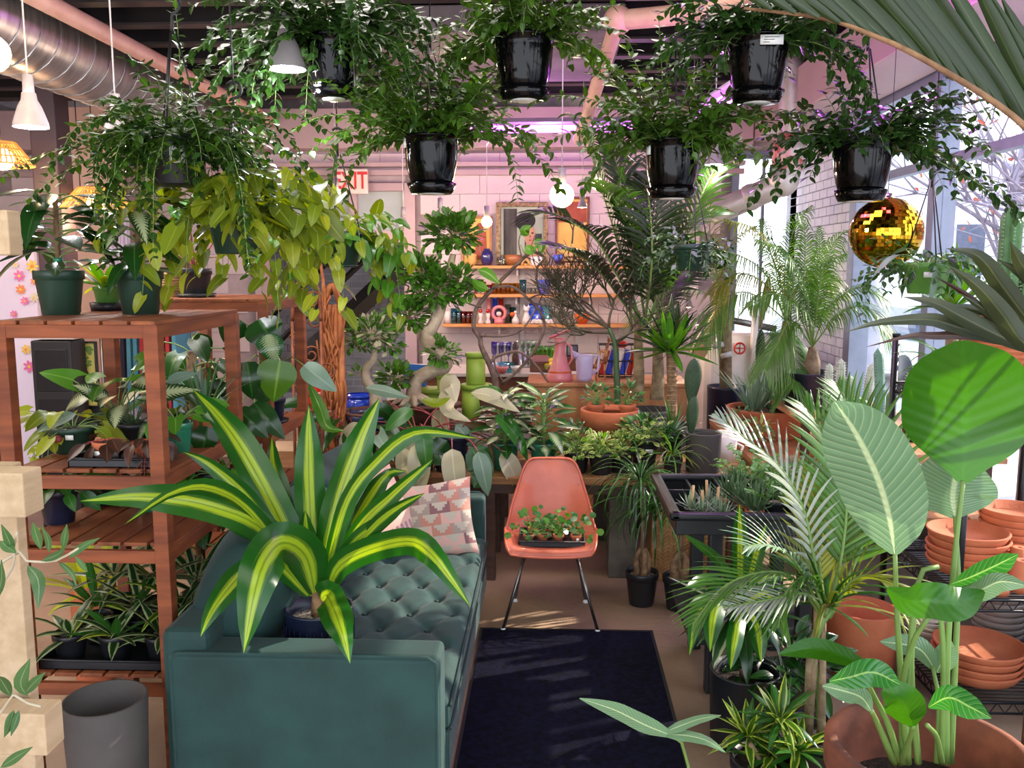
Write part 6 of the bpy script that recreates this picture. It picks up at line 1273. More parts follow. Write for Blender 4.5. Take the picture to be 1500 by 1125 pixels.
o, c = bench_pot(842, 5.45, .08, .14, 'darker peperomia behind the bright ones', name='peperomia'); bush(o, c, 110, .12, .14, T_obo, .055, 'jade', 50)
o, c = bench_pot(944, 5.33, .085, .20, 'small-leaved shrub in a black pot with white label near the bench end', name='shrub'); bush(o, c, 260, .17, .16, T_small+T_obo, .052, ['jade', 'mid_green', 'peperomia', 'dark_green'], 100); tag_(o, Vector((.02, -.082, .13)), .045, .018)
o, c = bench_pot(985, 5.2, .06, .10, 'thin-leaved spider plant in front of the prickly pear', 'black_plastic', name='spider_plant'); rosette(o, c+Vector((0, 0, .02)), 34, .26, .009, el=(.1, 1.4), droop=(.9, 2.0), mt=['silver_strap', 'bright_green', 'palm_yellow'], nind=34)
o, c = bench_pot(985, 5.42, .07, .22, 'spiky blue-green air plant rising above the spider plant', 'black_plastic', name='air_plant'); rosette(o, c+Vector((0, 0, .02)), 36, .24, .014, el=(.1, 1.4), droop=(.0, .5), mt=['agave', 'mid_green'], kind='needle', nind=36)
# large terracotta pot with two small ones in it
o = thing('terracotta_planter', 'large rimmed terracotta pot on the bench behind the peperomias', 'pot', (BX(893, 5.62, .9), 5.60, BZ)); MB().lathe(pot_prof('terra', .19, .33)[:-1], (0, 0, 0), 36).obj('pot', 'terracotta', o); MB().lathe([(.165, .27), (.001, .275)], (0, 0, 0), 20).obj('gravel', 'gravel', o)
for px, lab in ((873, 'small terracotta pot of jade leaves set inside the large pot, left'), (919, 'small terracotta pot of jade leaves set inside the large pot, right')):
    k = thing('jade_plant', lab, 'plant', (BX(px, 5.58, .95), 5.58, BZ+.275), 'jade plants in the terracotta pot'); pot(k, .056, .09, 'terra', 'terracotta'); bush(k, Vector(k.location)+Vector((0, 0, .09)), 70, .09, .13, T_small, .045, 'jade', 60)
# prickly pear in tall grey pot
def pad(o, c, w, h, mt, lean=0, name='pad', th=.02):
    V = []; n = 16; q = 12; b = MB()
    for i in range(n+1):
        t = i/n; rr = (math.sin(PI*min(1, t*.88+.09))**.7)*(.45+.55*t) if i else .12
        if i == n: rr = .02
        a = np.arange(q)*2*PI/q; V.append(np.stack([np.cos(a)*rr*w/2*1.2+lean*t, np.sin(a)*th*min(1, rr*1.5), np.full(q, h*t)], -1))
    i = np.arange(n)[:, None]*q; j = np.arange(q)[None]; k = (j+1) % q
    b.add(np.concatenate(V)+np.array(tuple(Vector(c)-o.location)), np.stack([i+j, i+k, i+q+k, i+q+j], -1).reshape(-1, 4)); pd_ = b.obj(name, mt, o); s = MB()
    for i in range(26):
        t = U(.15, .9); x = U(-.35, .35)*w; p = Vector(c)-o.location+Vector((x+lean*t, -th-.001, h*t)); s.add([p, p+Vector((.003, 0, .002)), p+Vector((0, -.012, .004))], [(0, 1, 2)])
    s.obj('spines', 'tag_white', pd_, kind='stuff'); return pd_
o, c = bench_pot(1030, 5.3, .11, .24, 'tall prickly pear pad on a thick stem in a taupe pot', 'charcoal_pot', 'cyl', name='prickly_pear')
c = P(1012, 640, 5.3); pad(o, c, .085, .26, 'pad_green', .01, th=.03); pad(o, P(1012, 593, 5.3), .115, .285, 'pad_green', .015)
o = thing('white_jug', 'white plastic tub on its side behind the prickly pear', 'tub', (BX(1066, 5.45, .8), 5.56, BZ)); MB().lathe([(.001, 0), (.07, 0), (.085, .16), (.06, .18), (.05, .2), (.001, .2)], (0, 0, 0), 20).obj('body', 'ceramic_white', o); MB().tube([(.08, 0, .12), (.12, 0, .1), (.1, 0, .04), (.075, 0, .03)], .008, 6).obj('handle', 'ceramic_white', o)
# pots standing behind the bench
random.seed(81)
o, c = potted(952, 6.33, 0, .16, .86, 'palm_tub', 'grey tub holding the bushy palm trunks behind the bench', 'cyl', 'charcoal_pot')
oc = o.location
for px, top, r in ((934, 455, .045), (962, 470, .05)): MB().tube([p-oc for p in spline([P(px, 585, 6.33), P(px+2, 540, 6.33), P(px-1, top, 6.33)], 10)], [r, r*.8, r*.5], 10).obj('trunk', 'bark', o)
for pts in [[(940, 480), (900, 340), (870, 240), (852, 180)], [(945, 470), (925, 330), (900, 230), (882, 196)], [(945, 470), (960, 340), (975, 250), (1000, 190)], [(950, 470), (1000, 350), (1040, 260), (1075, 200)], [(940, 470), (880, 360), (845, 330), (800, 310), (768, 325)], [(950, 470), (985, 380), (1020, 330), (1062, 310)], [(940, 480), (880, 400), (840, 370), (800, 360)], [(945, 470), (930, 380), (905, 300), (870, 262)], [(950, 470), (1000, 400), (1050, 380)], [(945, 475), (955, 380), (950, 290), (935, 250)]]:
    frond(o, spath(pts, [6.33, 6.2+U(-.4, .2), 6.0+U(-.5, .5)]), .40, 38, .026, random.choice(['palm_dark', 'palm_dark', 'palm']), 'stem_green', .35, (.010, .003), .14, ang=1.0)
# pencil cactus
o, c = potted(893, 6.02, .0, .12, .84, 'pencil_cactus', 'pencil cactus with a tangle of thin green-brown branches', 'cyl', 'charcoal_pot'); oc = o.location
MB().tube([p-oc for p in spline([P(905, 600, 6.0), P(903, 540, 6.0), P(901, 505, 6.0), P(892, 480, 6.0)], 12)], [.024, .022, .018, .014], 8).obj('trunk', 'stem_dark', o); b = MB(); st_m = mat('pencil', '3a4226', .6, '4c3c2c', 12)
def twig(p, d, L, r, dep):
    pts = [p]; q = p
    for i in range(4): d = (d+Vector((U(-.25, .25), U(-.2, .2), U(-.12, .18)))).normalized(); q = q+d*L/4; pts.append(q)
    b.tube([x-oc for x in pts], [r, r*.8], 5)
    if dep:
        for k in range(random.choice((2, 3, 3))): twig(pts[-1 if k else -2], (d+Vector((U(-.9, .9), U(-.6, .6), U(-.4, .7)))).normalized(), L*U(.65, .95), r*.72, dep-1)
for (px, py, d) in [(892, 480, (-.8, -.1, .6)), (892, 480, (-.2, 0, 1)), (901, 500, (.9, 0, .5)), (896, 488, (-1, -.2, .1)), (901, 505, (.7, .1, .8)), (892, 480, (-.6, .2, .9)), (893, 482, (-.9, 0, .25))]: twig(P(px, py, 6.0), Vector(d).normalized(), .19, .010, 5)
b.obj('twigs', 'pencil', o, kind='stuff')
# yucca on a cane
o, c = potted(985, 5.95, .0, .12, .82, 'yucca_cane', 'yucca with a ringed cane and a tuft of bright green swords', 'cyl', 'charcoal_pot'); oc = o.location
MB().tube([p-oc for p in spline([P(985, 620, 5.95), P(984, 560, 5.95), P(982, 512, 5.95)], 8)], [.036, .032, .030], 12).obj('cane', 'cane', o); b = MB()
for k in range(14): z = P(984, 600, 5.95).z-oc.z+k*.033; b.lathe([(.036, -.004), (.040, 0), (.036, .004)], (P(984, 560, 5.95).x-oc.x, 0, z), 12)
b.obj('leaf_scars', 'bark', o, kind='stuff'); rosette(o, P(982, 515, 5.95), 46, .36, .048, el=(-.2, 1.5), droop=(.0, .5), mt=['bright_green', 'bright_green', 'dark_green'], kind='strap', nind=46, fold=.4, r0=.03)
# white machine with red valve, wooden pieces
o = thing('enamel_boiler', 'white enamelled steel tank with pipes and red valve wheel by the back wall', 'machine', (BX(1075, 7.6, .8), 7.7, 0))
MB().bb((-.30, -.22, .30), (.30, .22, 1.32)).obj('tank', 'white_enamel', o, bevel=.08); MB().bb((-.26, -.18, 0), (.26, .18, .30)).obj('base', 'white_enamel', o, bevel=.01)
MB().tube([(.12, -.26, .9), (.12, -.26, 1.50), (.12, 0, 1.55)], .03, 12).obj('pipe_run', 'white_enamel', o); MB().tube([(-.3, -.1, 1.42), (-.1, -.24, 1.44), (.3, -.24, 1.36)], .028, 12).obj('pipe_run', 'steel', o); MB().ball((.12, -.26, 1.5), .05, 12, 8).obj('joint', 'white_enamel', o)
v = MB().tube([(.0, -.27, 1.2), (.0, -.24, 1.2)], .012, 8).obj('valve', 'steel', o); MB().tube([(.0+.045*math.cos(a), -.275, 1.2+.045*math.sin(a)) for a in np.linspace(0, 2*PI, 20)], .008, 6, False).tube([(-.045, -.275, 1.2), (.045, -.275, 1.2)], .005, 5).tube([(0, -.275, 1.155), (0, -.275, 1.245)], .005, 5).obj('wheel', 'red_gloss', v)
for k, (px, py, rz_, lab) in enumerate(((1040, 488, .5, 'tall'), (1058, 430, 0, 'short'))):
    p = P(px, py, 7.3); q = MB().box(p-o.location, (.12, .06, .42 if k == 0 else .2), ry=rz_).obj('wood_arm', 'pale_wood', o, bevel=.006)
for k in range(4): MB().tube([P(1020+k*12, 480+k*14, 7.2)-o.location, P(1036+k*12, 476+k*14, 7.2)-o.location], .022, 10).obj('bobbin', 'white_metal', o)
# ================================================================= left background
random.seed(91)
struct(MB().bb((BX(62, 6.4, 1.5), 6.4, 0), (BX(100, 6.4, 1.5), 6.6, CZ)).obj('trim_8', 'column_dark', bevel=.01)); struct(MB().bb((BX(100, 8.3, 1.5), 8.3, 0), (BX(178, 8.3, 1.5), 8.5, CZ-.4)).obj('trim_9', 'plaster_pink', smooth=False))
pn = thing('flower_screen', 'lilac white screen panel with scattered pink, orange and yellow paper flowers', 'screen', (BX(30, 7.0, 1), 7.0, 0)); MB().bb((BX(2, 7, 1)-pn.location.x, 0, 0), (BX(62, 7, 1)-pn.location.x, .04, 2.0)).obj('panel', 'lilac_panel', pn, smooth=False)
mat('petal_pink', 'e86ca8', .6); mat('petal_orange', 'e8803c', .6); mat('petal_yellow', 'e0c050', .6); mat('petal_cream', 'e0d0b8', .6)
for (px, py, c, r) in [(28, 404, 'pink', 9), (30, 424, 'orange', 8), (36, 441, 'pink', 7), (47, 390, 'yellow', 10), (22, 388, 'cream', 6), (50, 436, 'cream', 8), (40, 483, 'orange', 6), (38, 512, 'yellow', 8), (56, 521, 'yellow', 6), (43, 537, 'pink', 10), (60, 546, 'orange', 8), (20, 460, 'pink', 6), (12, 520, 'orange', 8), (50, 412, 'orange', 6)]:
    p = P(px, py, 6.98)-pn.location; b = MB(); R = m(r, 7)
    for k in range(7): a = k*2*PI/7; ell(b, p.x+math.cos(a)*R*.6, p.z+math.sin(a)*R*.6, R*.42, R*.2, p.y, 8, a)
    b.obj('paper_flower', 'petal_'+c, pn, smooth=False); ell(MB(), p.x, p.z, R*.25, R*.25, p.y-.003, 8).obj('flower_eye', 'petal_yellow' if c != 'yellow' else 'petal_orange', pn, smooth=False)
cb_ = thing('speaker_cabinet', 'tall black cabinet in front of the pink pillar at left', 'cabinet', (BX(90, 6.1, .8), 6.15, 0)); MB().bb((-.16, -.1, 0), (.13, .1, 1.36)).obj('body', 'ink', cb_, bevel=.008); MB().bb((-.16, -.105, 1.37), (.16, .08, 1.44)).obj('top_box', 'white_enamel', cb_, bevel=.006)
for z in (.3, .65, 1.0): MB().bb((-.13, -.106, z), (.1, -.1, z+.3)).obj('door', 'metal_black', cb_, bevel=.003)
o, w, h = picture(108, 500, 142, 596, 6.3, 'yellow picture of an owl perched in a leafy tree, black frame', 'ink', 'paint_yellow', .012, 0, 'owl_picture'); o.location.z = P(125, 596, 6.3).z
b = MB(); ell(b, 0, h*.45, w*.17, h*.13, -.006); ell(b, 0, h*.58, w*.10, h*.05, -.006); b.obj('painted_owl', 'bark_grey', o, smooth=False); b = MB()
for k in range(22): ell(b, U(-.3, .3)*w, h*U(.62, .92), w*U(.05, .12), h*U(.015, .035), -.006-k*.00005)
b.obj('painted_leaves', 'stem_green', o, smooth=False, kind='stuff'); MB().box((0, -.007, h*.32), (w*.7, .001, .006)).obj('painted_branch', 'dark_wood', o, smooth=False)
es = thing('picture_easel', 'dark low stand holding up the owl picture', 'stand', (o.location.x, 6.33, 0)); MB().bb((-.1, -.04, 0), (.1, .06, o.location.z-.002)).obj('post', 'ink', es, bevel=.004)
rk = thing('clothes_rail', 'metal clothes rail seen between the left shelf posts', 'rail', (BX(222, 7.4, 1.4), 7.4, 0)); MB().tube([(-.45, 0, 1.46), (.35, 0, 1.46)], .012, 8).obj('bar', 'steel', rk)
for x in (-.45, .35): MB().tube([(x, 0, 0), (x, 0, 1.46)], .014, 8).obj('leg', 'steel', rk)
mat('cloth_blue', '4c8ca4', .9); mat('cloth_red', 'a02c34', .9); mat('cloth_white', 'd0ccd0', .9); mat('cloth_navy', '28283c', .9)
for k in range(9):
    c = ['navy', 'blue', 'blue', 'red', 'white', 'navy', 'navy', 'red', 'blue'][k]; x = -.16+k*.055; o = thing('shirt', f'{dict(navy="navy", blue="light blue", red="dark red", white="white")[c]} shirt on a wooden hanger, {["first", "second", "third", "fourth", "fifth", "sixth", "seventh", "eighth", "ninth"][k]} from the left on the rail', 'shirt', (rk.location.x+x, 7.4, 1.45), 'shirts on the rail')
    MB().tube([(0, -.2, -.1), (0, 0, -.04), (0, .2, -.1)], .010, 6).tube([(0, 0, -.04), (0, 0, .01)], .004, 5).obj('hanger', 'pale_wood', o); MB().add([(-.015, -.22, -.12), (.015, -.22, -.12), (.02, -.25, -.75), (-.02, -.25, -.75), (-.015, 0, -.06), (.015, 0, -.06), (-.015, .22, -.12), (.015, .22, -.12), (.02, .25, -.75), (-.02, .25, -.75)], [(0, 1, 5, 4), (4, 5, 7, 6), (0, 3, 2, 1), (6, 7, 8, 9), (0, 4, 6, 9, 3), (1, 2, 8, 7, 5), (3, 9, 8, 2)]).obj('cloth', 'cloth_'+c, o, smooth=False)
cu_ = thing('white_curtain', 'white curtain hanging left of the clothes rail', 'curtain', (BX(180, 8.0, 1), 8.0, 0)); b = MB(); V = []
for k in range(40): x = BX(165, 8, 1)+(BX(202, 8, 1)-BX(165, 8, 1))*k/39-cu_.location.x; y = .03*math.sin(k*1.1); V += [(x, y, 0.02), (x, y, 2.5)]
b.add(V, [(2*k, 2*k+2, 2*k+3, 2*k+1) for k in range(39)]).obj('cloth', 'lilac_panel', cu_); MB().tube([(-.3, 0, 2.52), (.3, 0, 2.52)], .012, 8).obj('rod', 'steel', cu_)
for x in (-.3, .3): MB().tube([(x, 0, 2.52), (x, 0, CZ)], .005, 5).obj('rod_hanger', 'steel', cu_)
# ================================================================= palms and cacti by the window
random.seed(101); WBZ = .64
ws_ = thing('window_riser', 'raised plank shelf along the window carrying tubs and cacti', 'shelf', (1.98, 5.7, .64)); MB().bb((-.36, -1.2, .24), (.36, 1.3, .27)).obj('plank', 'window_bench_wood', ws_, bevel=.004); RZ_S = .91
for y in (-1.1, .05, 1.2):
    for x in (-.3, .3): MB().bb((x-.025, y-.025, 0), (x+.025, y+.025, .24)).obj('leg', 'dark_wood', ws_, bevel=.003)
def palm(px, Y, z, r, h, label, trunk, paths, L, n, w, mts, droop=.6, tr=.05, style='cyl', mt='navy_plastic', name='date_palm', ind=False):
    o, c = potted(px, Y, z, r, h, name, label, style, mt); oc = o.location
    tp = [P(a, b, Y) for a, b in trunk]; MB().tube([c-oc-Vector((0, 0, .02))]+[p-oc for p in tp], [tr, tr*1.1, tr*.5], 10).obj('trunk', 'bark', o)
    for pts, Ys in paths: frond(o, spath(pts, Ys), L, n, w, random.choice(mts), 'stem_green', droop, (.006, .002), .18, ind=ind)
    return o, c
palm(1190, 6.2, RZ_S, .195, .24, 'date palm in a wide navy tub in front of the white brick pier', [(1190, 530), (1190, 508)],
    [([(1190, 508), (1180, 430), (1150, 370), (1105, 350)], [6.2, 6.0]), ([(1190, 508), (1200, 420), (1225, 350), (1262, 335)], [6.2, 6.1]), ([(1190, 508), (1178, 420), (1180, 350), (1170, 312)], [6.2, 6.3]), ([(1190, 508), (1170, 450), (1130, 430), (1095, 450)], [6.2, 5.8]), ([(1190, 508), (1215, 450), (1260, 420), (1300, 440)], [6.2, 6.0, 5.9]), ([(1190, 508), (1230, 460), (1270, 450), (1310, 500)], [6.2, 5.9]),
     ([(1190, 508), (1165, 440), (1160, 390), (1140, 360)], [6.2, 6.4]), ([(1190, 508), (1198, 440), (1208, 390), (1240, 370)], [6.2, 5.9]), ([(1190, 508), (1192, 430), (1200, 380), (1200, 330)], [6.2, 6.5]), ([(1190, 508), (1160, 470), (1140, 500), (1120, 540)], [6.2, 5.9])], .26, 46, .011, ['palm'], .9)
palm(1152, 6.75, WBZ, .17, .30, 'taller feathery date palm left of the navy tub', [(1150, 500), (1152, 470)],
    [([(1152, 470), (1140, 400), (1110, 340), (1060, 320)], [6.7, 6.3]), ([(1152, 470), (1125, 420), (1080, 400), (1040, 430)], [6.7, 6.4]), ([(1152, 470), (1150, 400), (1165, 330), (1190, 300)], [6.7, 6.6]), ([(1152, 470), (1120, 400), (1070, 370), (1030, 375)], [6.7, 6.2]), ([(1152, 470), (1160, 500), (1165, 540), (1160, 570)], [6.6, 6.0]), ([(1152, 470), (1170, 420), (1200, 400), (1225, 420)], [6.7, 6.4]), ([(1152, 470), (1100, 430), (1060, 440), (1030, 500)], [6.7, 6.3]), ([(1152, 470), (1135, 390), (1120, 350), (1115, 320)], [6.7, 6.8])], .30, 46, .011, ['palm', 'palm', 'palm_yellow'], .9)
palm(1062, 7.3, 0, .16, .9, 'yellowing palm behind the potting bench near the back wall', [(1062, 470), (1060, 440)],
    [([(1060, 440), (1050, 390), (1080, 350), (1110, 330)], [7.2, 6.9]), ([(1060, 440), (1030, 390), (1000, 370), (960, 375)], [7.2, 6.8]), ([(1060, 440), (1040, 350), (1040, 310), (1010, 280)], [7.2, 7.0]), ([(1060, 440), (1000, 420), (960, 440), (930, 480)], [7.2, 6.9]), ([(1060, 440), (1045, 400), (1020, 330), (985, 300)], [7.2, 7.0])], .34, 24, .016, ['palm_yellow', 'palm'], .6, name='kentia_palm')
# terracotta bowl of agaves
o = thing('agave_bowl', 'wide terracotta bowl planted with spiky agaves on the window bench', 'plant', (BX(1122, 6.5, .8), 6.5, WBZ)); MB().lathe(pot_prof('bowl', .29, .21)[:-1], (0, 0, 0), 40).obj('bowl', 'terracotta', o); MB().lathe([(.26, .165), (.001, .17)], (0, 0, 0), 24).obj('soil', 'pebble', o); c = Vector(o.location)+Vector((0, 0, .17)); rr_ = []
for (dx, dy, L, n, w) in ((-.10, -.05, .40, 16, .040), (.04, .06, .42, 16, .042), (.14, -.06, .36, 14, .036)): rosette(o, c+Vector((dx, dy, .02)), n, L, w, el=(.7, 1.45), droop=(-.1, .35), mt='agave', kind='needle', nind=16, fold=.5, r0=.025)
rosette(o, c+Vector((.20, .02, .04)), 26, .09, .035, el=(.1, 1.4), droop=(-.5, 0), mt='agave', kind='lance', nind=26)
o, c = potted(1112, 6.9, WBZ, .08, .2, 'column_pads', 'slim prickly pear with brown upper pad behind the agave bowl', 'terra', 'terracotta_old'); pad(o, P(1112, 560, 6.9), .085, .42, 'pad_green', th=.022); pad(o, P(1113, 482, 6.9), .07, .42, 'bark', .06, th=.015)
for k, (px, Y, lab) in enumerate(((1052, 6.35, 'tiny variegated succulent in a clay pot left of the agave bowl'), (1078, 5.9, 'small terracotta pot with trailing succulent beside the bench edge'))):
    o, c = potted(px, Y, BZ if px < 1060 else WBZ, .07, .10, 'succulent', lab, 'terra', 'terracotta_old'); o.location.x = max(o.location.x, 1.40); c.x = o.location.x; bush(o, c, 70, .12, .14, T_obo, .05, ['peperomia', 'eucalypt'], 60)
# cacti row on the riser
mat('cactus_hairy', 'b9c4b0', .9, '8a9a80', 30)
def cactus_pot(px, Y, r, h, label, cols, potmt='black_plastic', z=None, style='nursery', name='cactus', pr=None, ph=.09):
    z = RZ_S if z is None else z; o = thing(name, label, 'cactus', (BX(px, Y, z+.1), Y, z)); zz = pot(o, pr or r*1.8, ph, style, potmt, 'gravel', seg=18); c = Vector(o.location)+Vector((0, 0, zz-.01))
    for (dx, dy, hh, rr, ribs, mt_, lean) in cols: cactus(o, c+Vector((dx, dy, 0)), hh, rr, ribs, mt_, lean=lean)
    return o
cactus_pot(1212, 5.6, .03, .3, 'slim hairy white cactus nearest the navy tub', [(0, 0, .30, .024, 12, 'cactus_hairy', (0, 0))])
cactus_pot(1232, 5.3, .035, .3, 'pair of woolly white columns beside the grey window post', [(-.015, 0, .36, .026, 12, 'cactus_hairy', (0, 0)), (.035, 0, .26, .024, 12, 'cactus_hairy', (.01, 0))])
cactus_pot(1250, 5.05, .05, .2, 'squat round green cactus with yellow top', [(0, 0, .17, .05, 12, 'cactus', (0, 0))])
cactus_pot(1268, 5.35, .03, .3, 'woolly white cactus leaning slightly left of the rack post', [(0, 0, .33, .025, 12, 'cactus_hairy', (.03, 0))])
cactus_pot(1262, 4.75, .03, .3, 'dark spiny cactus in a small black pot', [(0, 0, .20, .028, 5, 'cactus', (0, 0))])
cactus_pot(1288, 4.9, .03, .4, 'tall wavy blue-green cactus in front of the glass', [(0, 0, .46, .028, 5, 'cactus_blue', (-.03, 0))])
cactus_pot(1300, 4.62, .03, .3, 'thin brown-green euphorbia beside the rack post', [(0, 0, .26, .018, 4, 'cactus', (0, 0))])
cactus_pot(1340, 4.95, .04, .3, 'white woolly cactus right of the rack post', [(-.03, 0, .34, .028, 12, 'cactus_hairy', (0, 0)), (.04, 0, .22, .03, 12, 'cactus_hairy', (0, 0))])
# trays of little succulents on the window bench
k = 0; rows_ = ['front', 'second', 'third', 'back']
for ti, (tx, ty, lab) in enumerate(((1.45, 4.62, 'near'), (1.47, 5.15, 'far'))):
    tray(0, ty, WBZ, .28, .46, f'{lab} black tray of tiny succulents on the window bench', .03, x=tx)
    for j in range(4):
        for i in range(3):
            o = thing('tiny_succulent', f'tiny pale rosette succulent in the {lab} tray, {rows_[j]} row, {["left", "middle", "right"][i]}', 'succulent', (tx-.085+i*.085, ty-.16+j*.105, WBZ+.005), 'tiny succulents in trays')
            pot(o, .034, .05, 'nursery', 'black_plastic', 'gravel', seg=10); rosette(o, Vector(o.location)+Vector((0, 0, .05)), 12, .045, .02, el=(.1, 1.3), droop=(-.5, 0), mt=random.choice(['agave', 'grey_green', 'eucalypt', 'cream']), kind='lance', nind=12, seg=4)
# ================================================================= potting table plants
random.seed(111); PZ = TZ-.084
def pt(px, Y, r, h, label, style='terra', mt='terracotta', name='haworthia', **k): return potted(px, Y, PZ, r, h, name, label, style, mt, 'gravel', **k)
for k, (px, Y) in enumerate(((1012, 3.78), (1030, 3.70), (1050, 3.76), (1035, 3.88), (1058, 3.68))):
    o, c = pt(px, Y, .032, .055, f'pale spiky haworthia, {["far left", "front left", "middle", "rear", "front right"][k]} of the five in the potting table', 'nursery', 'black_plastic', grp='pale haworthias'); rosette(o, c, 22, .085, .013, el=(.1, 1.5), droop=(-.5, .1), mt=['silver_strap', 'haworthia', 'agave'], kind='needle', nind=22, seg=4, fold=.4)
    if k < 4: MB().tube([c-o.location, c-o.location+Vector((U(-.01, .01), 0, .11))], .006, 6).obj('flower_stub', 'pale_wood', o)
for k, (px, Y) in enumerate(((1068, 3.95), (1088, 3.85), (1105, 3.75), (1080, 4.08), (1118, 3.92))):
    o, c = pt(px, Y, .042, .06, f'dark zebra-striped haworthia in a clay pot, {["first", "second", "third", "fourth", "fifth"][k]} from the left', grp='dark haworthias'); rosette(o, c, 26, .14, .02, el=(.2, 1.5), droop=(-.4, .0), mt='haworthia', kind='needle', nind=26, seg=4, fold=.5)
for k, (px, Y) in enumerate(((1090, 4.2), (1125, 4.12), (1150, 4.0), (1160, 3.82), (1135, 3.8))):
    o, c = pt(px, Y, .05, .09, f'blue-green round-leaved plant, {["first", "second", "third", "fourth", "fifth"][k]} from the left at the back of the potting table', 'nursery', 'black_plastic', 'silver_dollar_plant', grp='round-leaved plants'); o.location.x = c.x = min(o.location.x, 1.15)
    vines(o, c, .04, 12, .24, T_round, .032, ['eucalypt', 'bright_green'], 90, (.7, 1.4), (.2, 1.0), .022)
o = thing('seed_tray', 'black moulded pot carrier under the round-leaved plants', 'tray', (.98, 3.75, PZ)) if False else None
# ponytail palms in small black pots on the floor
random.seed(121)
for k, (px, Y, r, lab, hh) in enumerate(((940, 4.78, .093, 'fine-leaved ponytail palm in a black pot left of the woven panel', .58), (995, 4.72, .093, 'ponytail palm with swollen orange stem in a black pot in front of the woven panel', .52))):
    o, c = potted(px, Y, 0, r, .19, 'ponytail_palm', lab, 'nursery', 'black_plastic', 'pebble')
    oc = o.location
    for q in range(4 if k == 0 else 3): a = q*1.7; MB().tube(spline([c-oc+Vector((math.cos(a)*.02, math.sin(a)*.02, -.02)), c-oc+Vector((math.cos(a)*.035, math.sin(a)*.02, .10)), c-oc+Vector((math.cos(a)*.01, 0, .16))], 6), [.022, .018, .010] if k == 0 else [.032, .026, .012], 8).obj('bulb_stem', 'cane', o)
    MB().tube([c-oc+Vector((0, 0, .12)), c-oc+Vector((.0, 0, hh-.08))], [.012, .008], 8).obj('stem', 'bark', o)
    for (dx, dz_) in ((-.02, hh-.05), (.06, hh-.2)) if k == 0 else ((.0, hh-.1), ):
        rosette(o, c+Vector((dx, 0, dz_)), 60, .46 if k == 0 else .34, .011, el=(.1, 1.4), droop=(1.6, 2.9), mt=['mid_green', 'dark_green'], kind='strap', nind=60, seg=9)
# ================================================================= right foreground floor plants
random.seed(131)
o, c = potted(1090, 3.35, 0, .14, .30, 'corn_plant', 'dark corn plant with pale-striped upright leaves in front of the potting table', 'cyl', 'black_plastic'); oc = o.location
MB().tube([c-oc-Vector((0, 0, .02)), P(1085, 890, 3.35)-oc], [.02, .016], 8).obj('cane', 'cane', o)
for pts, Yt, w in [([(1085, 880), (1084, 820), (1083, 738)], [3.35, 3.3], 25), ([(1092, 880), (1105, 820), (1122, 768)], [3.35, 3.3], 24), ([(1080, 880), (1055, 825), (1003, 783)], [3.35, 3.1], 15), ([(1080, 880), (1040, 850), (1002, 862)], [3.3, 3.0], 20), ([(1080, 885), (1050, 870), (1022, 905), (1010, 960)], [3.3, 3.0], 24), ([(1085, 885), (1060, 870), (1046, 900), (1040, 955)], [3.3, 3.0], 34), ([(1090, 885), (1120, 870), (1150, 890)], [3.3, 3.1], 24), ([(1080, 885), (1040, 878), (1005, 888)], [3.3, 3.0], 16), ([(1085, 885), (1080, 920), (1070, 980)], [3.3, 3.05], 26), ([(1090, 885), (1110, 920), (1115, 970)], [3.3, 3.1], 26), ([(1092, 880), (1115, 850), (1150, 838)], [3.35, 3.5], 22)]:
    traced(o, pts, Yt, w, 'massangeana' if w > 20 else 'mid_green', .3, .3, .04, 'strap', 14)
rosette(o, P(1085, 900, 3.35), 20, .30, .05, el=(-.3, .8), droop=(.6, 1.6), mt=['dark_green', 'warneckii'], kind='strap', nind=20)
# areca palm with long arching fronds
o, c = potted(1195, 2.95, 0, .15, .26, 'areca_palm', 'large arching palm at right whose silvery fronds sweep over the potting table', 'cyl', 'black_plastic'); oc = o.location
for k in range(6): MB().tube(spline([c-oc+Vector((U(-.04, .04), U(-.04, .04), 0)), P(1195+U(-14, 14), 950, 2.95)-oc, P(1205+U(-24, 24), 890, 2.95)-oc], 8), [.016, .009], 8).obj('stem', 'bark' if k % 2 else 'stem_green', o)
for pts, Ys, L, n, w, mt_ in [([(1210, 900), (1192, 820), (1178, 750), (1145, 687), (1095, 645), (1045, 605)], [2.95, 3.0, 3.1], .26, 26, .016, 'silver_strap'), ([(1215, 900), (1235, 800), (1238, 720), (1210, 640), (1175, 590)], [2.95, 3.05, 3.2], .34, 30, .020, 'palm'), ([(1215, 900), (1262, 800), (1280, 720), (1260, 630), (1225, 560)], [2.95, 3.1, 3.3], .36, 30, .020, 'palm'),
    ([(1205, 905), (1165, 850), (1120, 838), (1060, 860), (1015, 915)], [2.95, 2.85, 2.8], .22, 30, .011, 'palm'), ([(1205, 905), (1170, 830), (1130, 800), (1090, 800)], [2.95, 2.8], .26, 24, .012, 'agave'), ([(1210, 905), (1180, 870), (1120, 880), (1060, 890)], [2.95, 2.75], .20, 24, .010, 'silver_strap'), ([(1215, 905), (1250, 850), (1290, 850), (1320, 900)], [2.95, 2.85], .2, 20, .012, 'palm_yellow'), ([(1210, 905), (1200, 820), (1210, 750), (1230, 700)], [2.95, 3.2], .3, 24, .018, 'palm_yellow'), ([(1210, 905), (1185, 845), (1150, 870), (1140, 920)], [2.95, 2.8], .2, 20, .010, 'palm')]:
    frond(o, spath(pts, Ys), L, n, w, mt_, 'stem_green', .25, (.008, .003), .22, ind=True, ang=.8)
rosette(o, P(1212, 890, 2.95), 26, .34, .018, el=(.2, 1.4), droop=(.4, 1.6), mt=['palm', 'mid_green', 'palm_yellow'], kind='strap', nind=26)
